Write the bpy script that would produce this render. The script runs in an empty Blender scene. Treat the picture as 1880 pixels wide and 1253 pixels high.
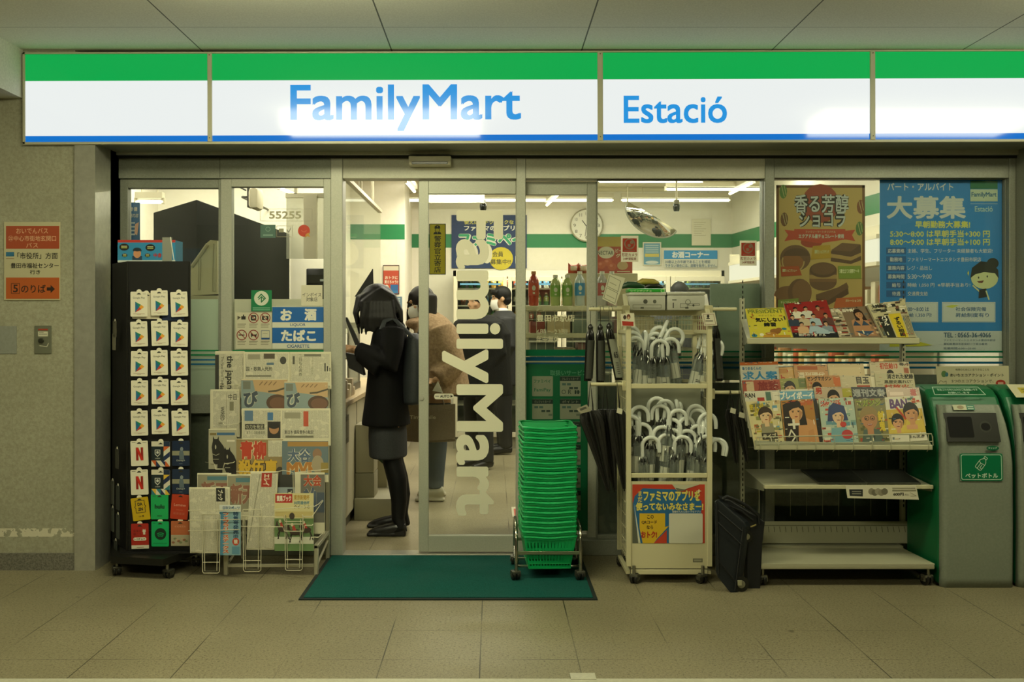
import bpy, bmesh, math, random
from mathutils import Vector, Matrix, Euler
R = random.Random(7)
SC = bpy.context.scene
COL = SC.collection
# ---------------------------------------------------------------- camera, world, exposure
FPX, CX, CY, EYE = 1830.0, 905.0, 590.0, 1.30      # focal length and principal point in pixels of 1880x1253, eye height in metres
cd = bpy.data.cameras.new('camera'); cam = bpy.data.objects.new('camera', cd); COL.objects.link(cam)
cd.sensor_width = 36.0; cd.lens = FPX / 1880 * 36
cd.shift_x = (940 - CX) / 1880; cd.shift_y = -(626.5 - CY) / 1880
cam.location = (0, 0, EYE); cam.rotation_euler = (math.pi / 2, 0, 0); cd.clip_start = .05
SC.camera = cam
vs = SC.view_settings
vs.view_transform = 'Standard'; vs.look = 'None'; vs.gamma = 1; vs.use_curve_mapping = False; vs.exposure = 0.0
w = bpy.data.worlds.new('world'); SC.world = w; w.use_nodes = True
w.node_tree.nodes['Background'].inputs[0].default_value = (.75, .72, .5, 1); w.node_tree.nodes['Background'].inputs[1].default_value = .045
SC.cycles.max_bounces = 7; SC.cycles.diffuse_bounces = 3; SC.cycles.glossy_bounces = 3; SC.cycles.transparent_max_bounces = 24
SC.cycles.use_denoising = True; SC.cycles.caustics_reflective = False; SC.cycles.caustics_refractive = False; SC.cycles.sample_clamp_indirect = 3.0
def area(name, loc, sx, sy, power, color):
    l = bpy.data.lights.new(name, 'AREA'); l.shape = 'RECTANGLE'; l.size = sx; l.size_y = sy; l.energy = power; l.color = color
    o = bpy.data.objects.new(name, l); o.location = loc; COL.objects.link(o); return o
WARM, INN = (1, .91, .58), (1, .95, .76)
# the passage's ceiling tubes (one row, 3.5 m apart) and unseen area lights added to bring up the shop's tube lighting
PASSAGE = ((-4.25, 3.66, 9.5), (-.74, 3.66, 23), (2.83, 3.66, 16), (-.74, .57, 32))      # the passage's glowing ceiling fittings: x, y, radiance; built with the setting
for x, y, p in ((-2.2, 6.5, 24), (-.2, 7.2, 32), (1.2, 7.0, 32), (2.2, 6.3, 14), (-.2, 9.3, 32), (1.0, 9.3, 32), (2.0, 8.8, 24), (-2.2, 7.8, 26), (-1.2, 8.2, 14)):
    area('shop_fill', (x, y, 2.69), 1.2, .25, p, INN)
# ---------------------------------------------------------------- pixel helpers: a pixel at a known depth gives a point
def PX(px, Y): return (px - CX) * Y / FPX
def PZ(py, Y): return EYE - (py - CY) * Y / FPX
def P(px, py, Y): return Vector((PX(px, Y), Y, PZ(py, Y)))
# ---------------------------------------------------------------- materials
def lin(c): return c / 12.92 if c <= .04045 else ((c + .055) / 1.055) ** 2.4
def rgb(h): return tuple(lin(int(h[i:i + 2], 16) / 255) for i in (0, 2, 4))
MATS = {}
GAIN = [1.]
THIN = [False]          # while True, plain colours are made as thin paper that lets part of the light through
def mat(h, rough=.5, metal=0., emit=0., coat=0., spec=.5):
    """plain principled material for a hex colour; cached"""
    if not isinstance(h, str): return h
    k = (h, rough, metal, emit, coat, spec, THIN[0], GAIN[0])
    if k in MATS: return MATS[k]
    m = bpy.data.materials.new('m_' + h); m.use_nodes = True
    b = m.node_tree.nodes['Principled BSDF']; c = (*(min(.92, x * GAIN[0]) for x in rgb(h)), 1)
    b.inputs['Base Color'].default_value = c if not emit else (0.01, 0.01, 0.01, 1)
    b.inputs['Roughness'].default_value = rough; b.inputs['Metallic'].default_value = metal
    b.inputs['Specular IOR Level'].default_value = spec; b.inputs['Coat Weight'].default_value = coat
    if emit:
        b.inputs['Emission Color'].default_value = c; b.inputs['Emission Strength'].default_value = emit
    m.diffuse_color = c
    if THIN[0]:
        t = m.node_tree; tl = t.nodes.new('ShaderNodeBsdfTranslucent'); tl.inputs[0].default_value = c; mx = t.nodes.new('ShaderNodeMixShader'); mx.inputs[0].default_value = .5
        t.links.new(b.outputs[0], mx.inputs[1]); t.links.new(tl.outputs[0], mx.inputs[2]); t.links.new(mx.outputs[0], t.nodes['Material Output'].inputs[0])
    MATS[k] = m; return m
def tree(name):
    m = bpy.data.materials.new(name); m.use_nodes = True
    return m, m.node_tree, m.node_tree.nodes['Principled BSDF']
def N(t, typ, ins=None, **kw):
    n = t.nodes.new(typ)
    for k, v in kw.items(): setattr(n, k, v)
    for k, v in (ins or {}).items():
        if hasattr(v, 'is_output'): t.links.new(v, n.inputs[k])
        else: n.inputs[k].default_value = v
    return n
def mth(t, op, a, b=0., c=0.): return N(t, 'ShaderNodeMath', {0: a, 1: b, 2: c}, operation=op).outputs[0]
def mixc(t, f, a, b):
    n = N(t, 'ShaderNodeMix', data_type='RGBA')
    for i, v in ((0, f), (6, a), (7, b)):
        if hasattr(v, 'is_output'): t.links.new(v, n.inputs[i])
        else: n.inputs[i].default_value = (*v, 1) if isinstance(v, tuple) and len(v) == 3 else v
    return n.outputs[2]
def pos(t):
    g = N(t, 'ShaderNodeNewGeometry'); s = N(t, 'ShaderNodeSeparateXYZ', {0: g.outputs['Position']})
    return g.outputs['Position'], s.outputs
def noise(t, vec, scale, detail=2., rough=.5): return N(t, 'ShaderNodeTexNoise', {'Vector': vec, 'Scale': scale, 'Detail': detail, 'Roughness': rough}).outputs[0]
def ramp(t, f, stops):
    n = N(t, 'ShaderNodeValToRGB', {0: f}); e = n.color_ramp.elements
    while len(e) < len(stops): e.new(.5)
    for x, (p, c) in zip(e, stops): x.position = p; x.color = (*c, 1) if isinstance(c, tuple) else (c, c, c, 1)
    return n.outputs[0]
def joint(t, co, off, pitch, w):
    """1 on thin joint lines repeated every PITCH along a coordinate"""
    f = mth(t, 'FRACT', mth(t, 'DIVIDE', mth(t, 'SUBTRACT', co, off - 50 * pitch), pitch))
    d = mth(t, 'MINIMUM', f, mth(t, 'SUBTRACT', 1., f))
    return mth(t, 'LESS_THAN', d, w / pitch / 2)
def terrazzo(name, base, dark, light, x0, px_, y0, py_, jw, rough=.45):
    m, t, b = tree(name); p, s = pos(t)
    big = noise(t, p, 1.3, 3); fine = noise(t, p, 95, 2, .7); fine2 = noise(t, p, 210, 1)
    c = ramp(t, fine, [(.3, dark), (.47, base), (.62, base), (.75, light)])
    c = mixc(t, mth(t, 'MULTIPLY', ramp(t, fine2, [(.55, 0.), (.66, 1.)]), .55), c, dark)
    c = mixc(t, ramp(t, big, [(.35, 0.), (.7, .35)]), c, dark)
    j = mth(t, 'MAXIMUM', joint(t, s[0], x0, px_, jw), mth(t, 'MULTIPLY', joint(t, s[1], y0, py_, jw * .8), ramp(t, noise(t, p, 2.2), [(.4, .15), (.6, 1.)])))
    c = mixc(t, mth(t, 'MULTIPLY', j, ramp(t, noise(t, p, 1.7, 1), [(.42, .12), (.58, .9)])), c, tuple(x * .25 for x in dark))
    blot = ramp(t, noise(t, p, 9, 2), [(.72, 0.), (.76, .6)])
    c = mixc(t, blot, c, tuple(x * .4 for x in dark))
    t.links.new(c, b.inputs['Base Color']); b.inputs['Roughness'].default_value = rough
    b.inputs['Specular IOR Level'].default_value = .35
    return m
def speckle(name, base, var, scale=60, rough=.7, metal=0., big=.25, bump=0., spec=.4):
    m, t, b = tree(name); p, s = pos(t)
    f = noise(t, p, scale, 3, .65); g = noise(t, p, 2.1, 3)
    c = mixc(t, ramp(t, f, [(.35, 0.), (.65, 1.)]), base, var)
    c = mixc(t, ramp(t, g, [(.35, 0.), (.7, big)]), c, tuple(x * .55 for x in base))
    t.links.new(c, b.inputs['Base Color']); b.inputs['Roughness'].default_value = rough; b.inputs['Metallic'].default_value = metal
    b.inputs['Specular IOR Level'].default_value = spec
    if bump:
        bn = N(t, 'ShaderNodeBump', {'Height': f, 'Strength': bump, 'Distance': .004}); t.links.new(bn.outputs[0], b.inputs['Normal'])
    return m
def glass(name, tint, refl=1.0, veil=0., veilc=(.8, .8, .7), rough=0.0):
    """clear sheet: transparent with a Fresnel reflection; VEIL adds a milky film"""
    m = bpy.data.materials.new(name); m.use_nodes = True; t = m.node_tree; t.nodes.clear()
    tr = N(t, 'ShaderNodeBsdfTransparent', {0: (*tint, 1)}); gl = N(t, 'ShaderNodeBsdfGlossy', {'Color': (.95, .97, .95, 1), 'Roughness': rough})
    fr = N(t, 'ShaderNodeFresnel', {'IOR': 1.45}); a = tr.outputs[0]
    if veil:
        d = N(t, 'ShaderNodeBsdfDiffuse', {0: (*veilc, 1)}); tl = N(t, 'ShaderNodeBsdfTranslucent', {0: (*veilc, 1)})
        dm = N(t, 'ShaderNodeMixShader', {0: .45, 1: d.outputs[0], 2: tl.outputs[0]})
        a = N(t, 'ShaderNodeMixShader', {0: veil, 1: a, 2: dm.outputs[0]}).outputs[0]
    mx = N(t, 'ShaderNodeMixShader', {0: mth(t, 'MULTIPLY', fr.outputs[0], refl), 1: a, 2: gl.outputs[0]})
    o = N(t, 'ShaderNodeOutputMaterial', {0: mx.outputs[0]}); return m
# ---------------------------------------------------------------- mesh builder
TXT = {}
def glyphs(s, bold):
    k = (s, bold)
    if k not in TXT:
        cu = bpy.data.curves.new('lettering', 'FONT'); cu.body = s; cu.size = 1; cu.resolution_u = 4 if len(s) < 16 else 2; cu.offset = bold
        cu.align_x = 'CENTER' if '\n' in s else 'LEFT'; cu.space_line = .98
        o = bpy.data.objects.new('lettering', cu); me = bpy.data.meshes.new_from_object(o)
        TXT[k] = ([(v.co.x, v.co.y) for v in me.vertices], [tuple(p.vertices) for p in me.polygons])
        bpy.data.objects.remove(o); bpy.data.curves.remove(cu); bpy.data.meshes.remove(me)
    return TXT[k]
class MB:
    """collects boxes, tubes, lathes, sheets and printed graphics and links them as ONE mesh object"""
    def __init__(s): s.v, s.f, s.m, s.sm, s.mats, s.X = [], [], [], [], [], Matrix()
    def mi(s, m):
        m = mat(m)
        if m not in s.mats: s.mats.append(m)
        return s.mats.index(m)
    def add(s, vs, fs, m, smooth=False):
        n = len(s.v); X = s.X
        s.v += [X @ Vector(v) for v in vs]; k = s.mi(m)
        for f in fs: s.f.append([i + n for i in f]); s.m.append(k); s.sm.append(smooth)
        return s
    def box(s, x0, x1, y0, y1, z0, z1, m, bev=0., seg=2):
        if x0 > x1: x0, x1 = x1, x0
        if y0 > y1: y0, y1 = y1, y0
        if z0 > z1: z0, z1 = z1, z0
        if bev:
            bm = bmesh.new(); bmesh.ops.create_cube(bm, size=1)
            for v in bm.verts: v.co = Vector(((x0 + x1) / 2 + v.co.x * (x1 - x0), (y0 + y1) / 2 + v.co.y * (y1 - y0), (z0 + z1) / 2 + v.co.z * (z1 - z0)))
            bmesh.ops.bevel(bm, geom=bm.edges[:], offset=min(bev, .45 * min(x1 - x0, y1 - y0, z1 - z0)), segments=seg, profile=.5, affect='EDGES')
            bm.verts.index_update(); r = s.add([v.co[:] for v in bm.verts], [[v.index for v in f.verts] for f in bm.faces], m, seg > 1); bm.free(); return r
        vs = [(x, y, z) for x in (x0, x1) for y in (y0, y1) for z in (z0, z1)]
        return s.add(vs, [(0, 1, 3, 2), (4, 6, 7, 5), (0, 4, 5, 1), (2, 3, 7, 6), (0, 2, 6, 4), (1, 5, 7, 3)], m)
    def tube(s, pts, r, m, n=8, closed=False, cap=True, smooth=True, flat=1.):
        pts = [Vector(p) for p in pts]; k = len(pts); rs = r if isinstance(r, (list, tuple)) else [r] * k
        vs, fs, up = [], [], None
        for i, p in enumerate(pts):
            a = pts[(i - 1) % k] if (closed or i) else p; b = pts[(i + 1) % k] if (closed or i < k - 1) else p
            d = (b - a).normalized() if (b - a).length > 1e-9 else Vector((0, 0, 1))
            if up is None: up = d.orthogonal().normalized()
            else: up = (up - d * up.dot(d)); up = up.normalized() if up.length > 1e-6 else d.orthogonal().normalized()
            q = d.cross(up)
            for j in range(n):
                t = 2 * math.pi * j / n; vs.append(p + (up * math.cos(t) + q * math.sin(t) * flat) * rs[i])
        for i in range(k if closed else k - 1):
            for j in range(n):
                a, b = i * n, ((i + 1) % k) * n
                fs.append((a + j, a + (j + 1) % n, b + (j + 1) % n, b + j))
        if cap and not closed: fs += [tuple(range(n))[::-1], tuple((k - 1) * n + j for j in range(n))]
        return s.add(vs, fs, m, smooth)
    def lathe(s, prof, m, n=16, c=(0, 0, 0), ax='Z', smooth=True, sx=1., sy=1.):
        vs, fs = [], []; c = Vector(c)
        for r, h in prof:
            for j in range(n):
                t = 2 * math.pi * j / n; a, b = r * math.cos(t) * sx, r * math.sin(t) * sy
                vs.append(c + Vector({'Z': (a, b, h), 'X': (h, a, b), 'Y': (b, h, a)}[ax]))
        for i in range(len(prof) - 1):
            for j in range(n): fs.append((i * n + j, i * n + (j + 1) % n, (i + 1) * n + (j + 1) % n, (i + 1) * n + j))
        fs += [tuple(range(n))[::-1], tuple((len(prof) - 1) * n + j for j in range(n))]
        return s.add(vs, fs, m, smooth)
    def ball(s, c, rx, ry, rz, m, n=12, k=8):
        return s.lathe([(max(math.sin(math.pi * i / k), .001), -math.cos(math.pi * i / k) * rz) for i in range(k + 1)], m, n, c, 'Z', True, rx, ry)
    def sheet(s, fn, nu, nv, m, smooth=True, thick=0.):
        """grid surface fn(u, v) -> point, u and v in 0..1"""
        vs = [fn(i / nu, j / nv) for j in range(nv + 1) for i in range(nu + 1)]
        fs = [(j * (nu + 1) + i, j * (nu + 1) + i + 1, (j + 1) * (nu + 1) + i + 1, (j + 1) * (nu + 1) + i) for j in range(nv) for i in range(nu)]
        return s.add(vs, fs, m, smooth)
    def prism(s, pts, d, m):
        """outline (3D points in one plane) pushed along the vector d"""
        pts = [Vector(p) for p in pts]; d = Vector(d); n = len(pts)
        return s.add(pts + [p + d for p in pts], [tuple(range(n)), tuple(range(2 * n - 1, n - 1, -1))] + [(i, i + n, (i + 1) % n + n, (i + 1) % n) for i in range(n)], m)
    def build(s, name, parent=None, loc=None):
        me = bpy.data.meshes.new(name); o = bpy.data.objects.new(name, me)
        off = Vector(loc) if loc is not None else (parent_world(parent) if parent is not None else Vector((0, 0, 0)))
        me.from_pydata([tuple(v - off) for v in s.v], [], s.f)
        for m in s.mats: me.materials.append(m)
        me.polygons.foreach_set('material_index', s.m); me.polygons.foreach_set('use_smooth', s.sm); me.update()
        bm = bmesh.new(); bm.from_mesh(me)
        if len(bm.faces) < 30000: bmesh.ops.recalc_face_normals(bm, faces=bm.faces[:])
        bm.to_mesh(me); bm.free()
        if any(s.sm): 
            try: me.set_sharp_from_angle(angle=math.radians(42))
            except Exception: pass
        COL.objects.link(o)
        if parent is not None: o.parent = parent
        elif loc is not None: o.location = off
        return o
    def thing(s, name, label, cat, group=None, loc=None): return tag(s.build(name, None, loc), label, cat, group)
    def struct(s, name, parent=None):
        o = s.build(name, parent)
        if parent is None: o['kind'] = 'structure'
        return o
def parent_world(o):
    p = Vector(o.location)
    while o.parent: o = o.parent; p += o.location
    return p
def tag(o, label, cat, group=None, kind=None):
    o['label'] = label; o['category'] = cat
    if group: o['group'] = group
    if kind: o['kind'] = kind
    return o
def thing(name, label, cat, loc=(0, 0, 0), group=None):
    o = bpy.data.objects.new(name, None); o.empty_display_size = .1; o.location = loc; COL.objects.link(o)
    return tag(o, label, cat, group)
def struct_root(name, loc=(0, 0, 0)):
    o = bpy.data.objects.new(name, None); o.location = loc; COL.objects.link(o); o['kind'] = 'structure'; return o
def dup(o, loc=None, rot=None, label=None, group=None, scale=None):
    """a copy of a thing with copies of its parts and sub-parts"""
    r = o.copy(); COL.objects.link(r)
    if loc is not None: r.location = loc
    if rot is not None: r.rotation_euler = rot
    if scale is not None: r.scale = scale
    if label: r['label'] = label
    if group: r['group'] = group
    for ch in o.children:
        c = ch.copy(); COL.objects.link(c); c.parent = r
        for g in ch.children:
            d = g.copy(); COL.objects.link(d); d.parent = c
    return r
class G:
    """flat print on a plane: u, v run along U and V from O; each call lies a hair in front of the one before"""
    def __init__(s, mb, O, U, V, n=None, lift=.0003, step=.00004, flip=False):
        s.mb, s.O, s.U, s.V = mb, Vector(O), Vector(U), Vector(V); s.h = lift; s.step = step; s.flip = flip
        s.n = Vector(n) if n is not None else s.U.cross(s.V).normalized()
    def pt(s, u, v): return s.O + s.U * u + s.V * v + s.n * s.h
    def poly(s, pts, m):
        s.h += s.step; s.mb.add([s.pt(*p) for p in pts], [tuple(range(len(pts)))], m); return s
    def rect(s, u0, v0, u1, v1, m): return s.poly([(u0, v0), (u1, v0), (u1, v1), (u0, v1)], m)
    def asp(s): return s.V.length / s.U.length
    def rrect(s, u0, v0, u1, v1, m, r, k=4):
        a = s.asp(); u0, u1 = min(u0, u1), max(u0, u1); v0, v1 = min(v0, v1), max(v0, v1); pts = []
        for cu_, cv, t0 in ((u1 - r * a, v1 - r, 0), (u0 + r * a, v1 - r, 90), (u0 + r * a, v0 + r, 180), (u1 - r * a, v0 + r, 270)):
            for i in range(k + 1):
                t = math.radians(t0 + 90 * i / k); pts.append((cu_ + r * a * math.cos(t), cv + r * math.sin(t)))
        return s.poly(pts, m)
    def ell(s, cu_, cv, ru, rv, m, n=20, t0=0, t1=360):
        f = t1 - t0 < 360
        return s.poly([(cu_ + ru * math.cos(math.radians(t0 + (t1 - t0) * i / n)), cv + rv * math.sin(math.radians(t0 + (t1 - t0) * i / n))) for i in range(n + f)], m)
    def line(s, pts, w, m, closed=False):
        """polyline of width W (in v units) with square joins"""
        s.h += s.step; a = s.asp(); k = len(pts)
        for i in range(k if closed else k - 1):
            (u0, v0), (u1, v1) = pts[i], pts[(i + 1) % k]; du, dv = (u1 - u0) / a, v1 - v0; L = math.hypot(du, dv) or 1
            ex, ey = du / L * w * .4, dv / L * w * .4; nx, ny = -dv / L * w / 2, du / L * w / 2
            q = [(u0 + (-ex + nx) * a, v0 - ey + ny), (u0 + (-ex - nx) * a, v0 - ey - ny), (u1 + (ex - nx) * a, v1 + ey - ny), (u1 + (ex + nx) * a, v1 + ey + ny)]
            s.mb.add([s.pt(*p) for p in q], [(0, 1, 2, 3)], m)
        return s
    def ring(s, cu_, cv, ru, w, m, n=24, t0=0, t1=360):
        a = s.asp(); s.h += s.step; vs_, fs = [], []
        for i in range(n + 1):
            t = math.radians(t0 + (t1 - t0) * i / n)
            for r in (ru - w / 2, ru + w / 2): vs_.append(s.pt(cu_ + r * math.cos(t), cv + r * math.sin(t) / a))
        s.mb.add(vs_, [(2 * i, 2 * i + 1, 2 * i + 3, 2 * i + 2) for i in range(n)], m); return s
    def text(s, body, u0, v0, u1, v1, m, bold=.0, rot=0, out=None, vert=False, skew=0.):
        """lettering whose outline fills the box u0..u1, v0..v1; OUT = (width, colour) puts a rim behind"""
        if vert: body = '\n'.join(body)
        if out: s.text(body, u0 - .0, v0, u1, v1, out[1], bold + out[0], rot, None, False, skew)
        thin = THIN[0] and bold > 0
        vs_, fs = glyphs(body, min(bold, .03) * .6 if thin else 0)      # see-through print must not overlap itself
        if not vs_: return s
        s.h += s.step; q = []
        for x, y in vs_:
            x = x + skew * y
            if rot == 90: x, y = y, -x          # reads downwards
            elif rot == -90: x, y = -y, x
            q.append((x, y))
        xs, ys = [p[0] for p in q], [p[1] for p in q]; a, b, c, d = min(xs), max(xs), min(ys), max(ys)
        top, bot = (min(v0, v1), max(v0, v1)) if s.flip else (max(v0, v1), min(v0, v1))
        lo, hi = min(u0, u1), max(u0, u1)
        e = 0 if thin else bold * .85; a -= e; b += e; c -= e; d += e
        kx, ky = (hi - lo) / max(b - a, 1e-6), (top - bot) / max(d - c, 1e-6)
        nb = 1 if bold <= 0 or thin else (16 if len(body) < 12 and bold > .024 else 8 if bold > .024 else 4)
        for i in range(nb):                                 # heavier strokes: the same outlines set off round a small ring
            t = math.radians(45 + 360 * i / nb); dx, dy = (bold * math.cos(t), bold * math.sin(t)) if nb > 1 else (0, 0)
            s.h += s.step * .25
            s.mb.add([s.pt(lo + (x + dx - a) * kx, bot + (y + dy - c) * ky) for x, y in q], fs, m)
        return s
class GQ(G):
    """print fitted to four corners (bottom-left, bottom-right, top-right, top-left)"""
    def __init__(s, mb, A, B, D, C, n, lift=.0003, step=.00004):
        s.A, s.B, s.D, s.C = A, B, D, C
        G.__init__(s, mb, A, B - A, ((C - A) + (D - B)) / 2, n, lift, step)
    def pt(s, u, v): return s.A.lerp(s.B, u).lerp(s.C.lerp(s.D, u), v) + s.n * s.h
def GP(mb, Y, lift=.0003, step=.00004):
    """print authored in photo pixels on the upright plane at depth Y, facing the passage"""
    k = Y / FPX
    return G(mb, (-CX * k, Y, EYE + CY * k), (k, 0, 0), (0, 0, -k), (0, -1, 0), lift, step, True)
# ================================================================ the setting
YF, YS = 5.53, 5.19                                 # shop front plane and fascia plane
CEIL, SCEIL = 2.715, 2.71
XF = lambda px: PX(px, YF)
ZF = lambda py: PZ(py, YF)
tile = terrazzo('passage_terrazzo', (.275, .24, .15), (.09, .075, .038), (.42, .38, .25), -.049, .375, 4.188, .361, .0045)
stile = terrazzo('shop_terrazzo', (.30, .265, .165), (.18, .15, .085), (.42, .38, .26), -.3, .4, 5.9, .4, .004, .3)
def ceil_mat():
    m, t, b = tree('ceiling_board'); p, s = pos(t)
    f = noise(t, p, 120, 3, .7); c = mixc(t, ramp(t, f, [(.35, 0.), (.65, 1.)]), (.66, .66, .55), (.78, .78, .66))
    j = mth(t, 'MAXIMUM', joint(t, s[0], -.529, .992, .007), joint(t, s[1], 4.795, .9, .004))
    c = mixc(t, mth(t, 'MULTIPLY', j, .9), c, (.06, .06, .04)); t.links.new(c, b.inputs['Base Color']); b.inputs['Roughness'].default_value = .8
    return m
def wall_mat():
    m, t, b = tree('painted_concrete'); p, s = pos(t)
    f = noise(t, p, 70, 3, .65); c = mixc(t, ramp(t, f, [(.35, 0.), (.65, 1.)]), (.29, .28, .195), (.38, .37, .265))
    c = mixc(t, ramp(t, noise(t, p, 1.8, 4), [(.4, 0.), (.7, .4)]), c, (.22, .21, .14))
    band = mth(t, 'MULTIPLY', mth(t, 'LESS_THAN', mth(t, 'ABSOLUTE', mth(t, 'SUBTRACT', s[2], .195)), .022), mth(t, 'GREATER_THAN', noise(t, p, 30, 3), .47))
    c = mixc(t, mth(t, 'MULTIPLY', band, .8), c, (.7, .66, .5)); t.links.new(c, b.inputs['Base Color']); b.inputs['Roughness'].default_value = .75
    bn = N(t, 'ShaderNodeBump', {'Height': f, 'Strength': .25, 'Distance': .004}); t.links.new(bn.outputs[0], b.inputs['Normal'])
    return m
wallm, ceilm = wall_mat(), ceil_mat()
alu = speckle('anodised_aluminium', (.44, .445, .355), (.50, .50, .41), 140, .42, .2, .15)
alud = speckle('dull_aluminium', (.26, .27, .215), (.31, .32, .26), 140, .45, .3, .2)
steel = speckle('brushed_steel', (.52, .51, .43), (.6, .59, .5), 30, .33, .6, .35)
granite = speckle('granite_base', (.10, .095, .075), (.22, .21, .17), 130, .5, 0, .1)
cream = speckle('shop_wall_paint', (.80, .76, .62), (.83, .79, .66), 20, .6, 0, .05)
gdark = mat('1d7a45', .4)
clear = glass('window_glass', (.95, .97, .95), .8)
hazy = glass('hazed_glass', (.93, .96, .94), .8, .04, (.55, .62, .5))
frost = glass('frosted_film', (.85, .93, .88), .5, .86, (.74, .82, .68), .3); frost2 = glass('cream_film', (.9, .9, .85), .5, .92, (.86, .84, .70), .3)
b = MB(); b.box(-6, 6, -3.5, YF + .06, -.12, 0, tile); b.struct('floor')
kerb = speckle('pale_kerb', (.46, .44, .34), (.54, .52, .40), 80, .5)
b = MB(); b.box(-6, 6, 3.1, 3.612, -.05, .004, kerb); b.struct('trim_70'); b = MB(); b.box(PX(1046, 3.66), PX(1092, 3.66), 3.6, 3.665, -.05, .006, kerb); b.struct('trim_71')
b = MB(); b.box(-3.6, 3.6, YF + .06, 11.2, -.12, .002, stile); b.struct('floor_shop')
b = MB(); b.box(-6, 6, -3.5, YF + .06, CEIL, CEIL + .1, ceilm); b.struct('ceiling')
b = MB(); b.box(-6, 6, 3.2, 3.615, 0, .003, speckle('pale_kerb_strip', (.5, .48, .37), (.58, .56, .44), 80, .5)); b.box(PX(1046, 3.66), PX(1092, 3.66), 3.60, 3.665, 0, .003, speckle('pale_kerb_strip_b', (.5, .48, .37), (.58, .56, .44), 80, .5)); b.struct('trim_70')
b = MB(); b.box(-3.6, 3.6, YF + .06, 11.2, SCEIL, SCEIL + .1, mat('d8cfae', .7)); b.struct('ceiling_shop')
for i_, (x_, y_, e_) in enumerate(PASSAGE):      # the passage's surface-mounted ceiling lights
    t_ = struct_root('trim_%d' % (60 + i_), (x_, y_, CEIL)); b = MB(); b.box(x_ - .66, x_ + .66, y_ - .21, y_ + .21, 2.69, CEIL, mat('b9b79c', .5)); b.struct('housing', t_); b = MB(); b.box(x_ - .65, x_ + .65, y_ - .2, y_ + .2, 2.58, 2.69, mat('fff3c8', .4, 0, e_)); b.struct('diffuser', t_)
b = MB(); b.box(-6, PX(138, 5.206), 5.206, 5.56, 0, CEIL, wallm); b.struct('wall_left')
b = MB(); b.box(-6, PX(138, 5.2), 5.195, 5.206, 0, PZ(1016, 5.2), granite); b.struct('baseboard_left')
b = MB(); b.box(-3.3, PX(40, 5.19), 4.2, 5.205, PZ(180, 5.19), CEIL, speckle('bulkhead_paint', (.5, .5, .42), (.6, .6, .5), 90, .7)); b.struct('trim_1')
# stainless pilaster: front face, then a return back to the shop front
b = MB(); b.box(PX(138, 5.2), PX(176, 5.2), 5.19, 5.56, 0, PZ(262, 5.2), steel); b.struct('trim_2')
b = MB(); b.box(PX(176, 5.2), XF(205), 5.40, 5.56, 0, ZF(262), alu); b.struct('trim_3')
b = MB(); b.box(XF(1862), 6, 5.30, 5.56, 0, CEIL, alud); b.struct('wall_right')
b = MB(); b.box(-6, 6, -3.6, -3.5, 0, CEIL, speckle('far_wall_paint', (.30, .28, .2), (.36, .34, .25), 40)); b.struct('wall_opposite')
# wall over the shop front, behind the fascia
b = MB(); b.box(XF(205), XF(1862), YF - .02, YF + .08, ZF(272), CEIL, alud); b.struct('wall_front')
# header: track cover and the deep panel under it
b = MB()
b.box(XF(205), XF(1862), YF - .05, YF, ZF(287), ZF(266), alu, .004); b.box(XF(205), XF(1862), YF - .03, YF, ZF(292), ZF(287), mat('1c1d16'))
b.struct('trim_4')
b = MB(); b.box(XF(205), XF(608), YF - .012, YF + .1, ZF(328), ZF(291), alud); b.box(XF(608), XF(1403), YF - .012, YF + .1, ZF(328), ZF(291), speckle('header_lit_tone', (.56, .55, .43), (.62, .61, .48), 140, .45, 0, .1))  # middle paler than the duller ends: light and shade put into the colour
b.box(XF(1403), XF(1862), YF - .012, YF + .1, ZF(327), ZF(291), alud)
for px in (405, 630, 948, 965): b.box(XF(px) - .001, XF(px) + .001, YF - .0135, YF, ZF(327), ZF(291), mat('2b2b20'))
b.struct('trim_5')
n_ = [5]
def trim(x0, x1, y0, y1, p0, p1, m=alu, bev=.003):
    n_[0] += 1; q = MB(); q.box(x0, x1, y0, y1, p0, p1, m, bev, 1); return q.struct('trim_%d' % n_[0])
def post(a, c, m=alu, y0=-.02, y1=.1, top=291): trim(XF(a), XF(c), YF + y0, YF + y1, 0, ZF(top), m)
post(205, 216, alud); post(608, 630); post(948, 965); post(1403, 1420, alud); post(1850, 1862, alud)
trim(XF(216), XF(608), YF - .01, YF + .09, 0, ZF(1000), alud)        # sill rails
trim(XF(965), XF(1850), YF - .01, YF + .09, 0, ZF(992), alud)
trim(XF(608), XF(965), YF - .01, YF + .10, .0, .006, steel)           # threshold
def window(n, a, c, top, bot, fw, m=alu, gm=clear, y=.04, mid=None):
    """fixed light: frame bars round one pane"""
    r = struct_root('window_%d' % n, (XF((a + c) / 2), YF + y, ZF(bot))); f = MB(); y0, y1 = YF + y - .03, YF + y + .03
    l, t, rr, bt = fw
    f.box(XF(a), XF(a + l), y0, y1, ZF(bot), ZF(top), m, .002, 1); f.box(XF(c - rr), XF(c), y0, y1, ZF(bot), ZF(top), m, .002, 1)
    f.box(XF(a + l), XF(c - rr), y0, y1, ZF(top + t), ZF(top), m, .002, 1); f.box(XF(a + l), XF(c - rr), y0, y1, ZF(bot), ZF(bot - bt), m, .002, 1)
    if mid: f.box(XF(a + l), XF(c - rr), y0, y1, ZF(mid[1]), ZF(mid[0]), m, .002, 1)
    f.struct('frame', r)
    g = MB(); g.box(XF(a + l), XF(c - rr), YF + y - .003, YF + y + .003, ZF(bot - bt), ZF(top + t), gm); g.struct('pane', r); return r
window(1, 216, 405, 328, 1000, (17, 17, 5, 12), alud, clear, .04, (727, 760))
window(2, 405, 608, 328, 1000, (20, 15, 14, 14), alu, clear, .03)
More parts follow.
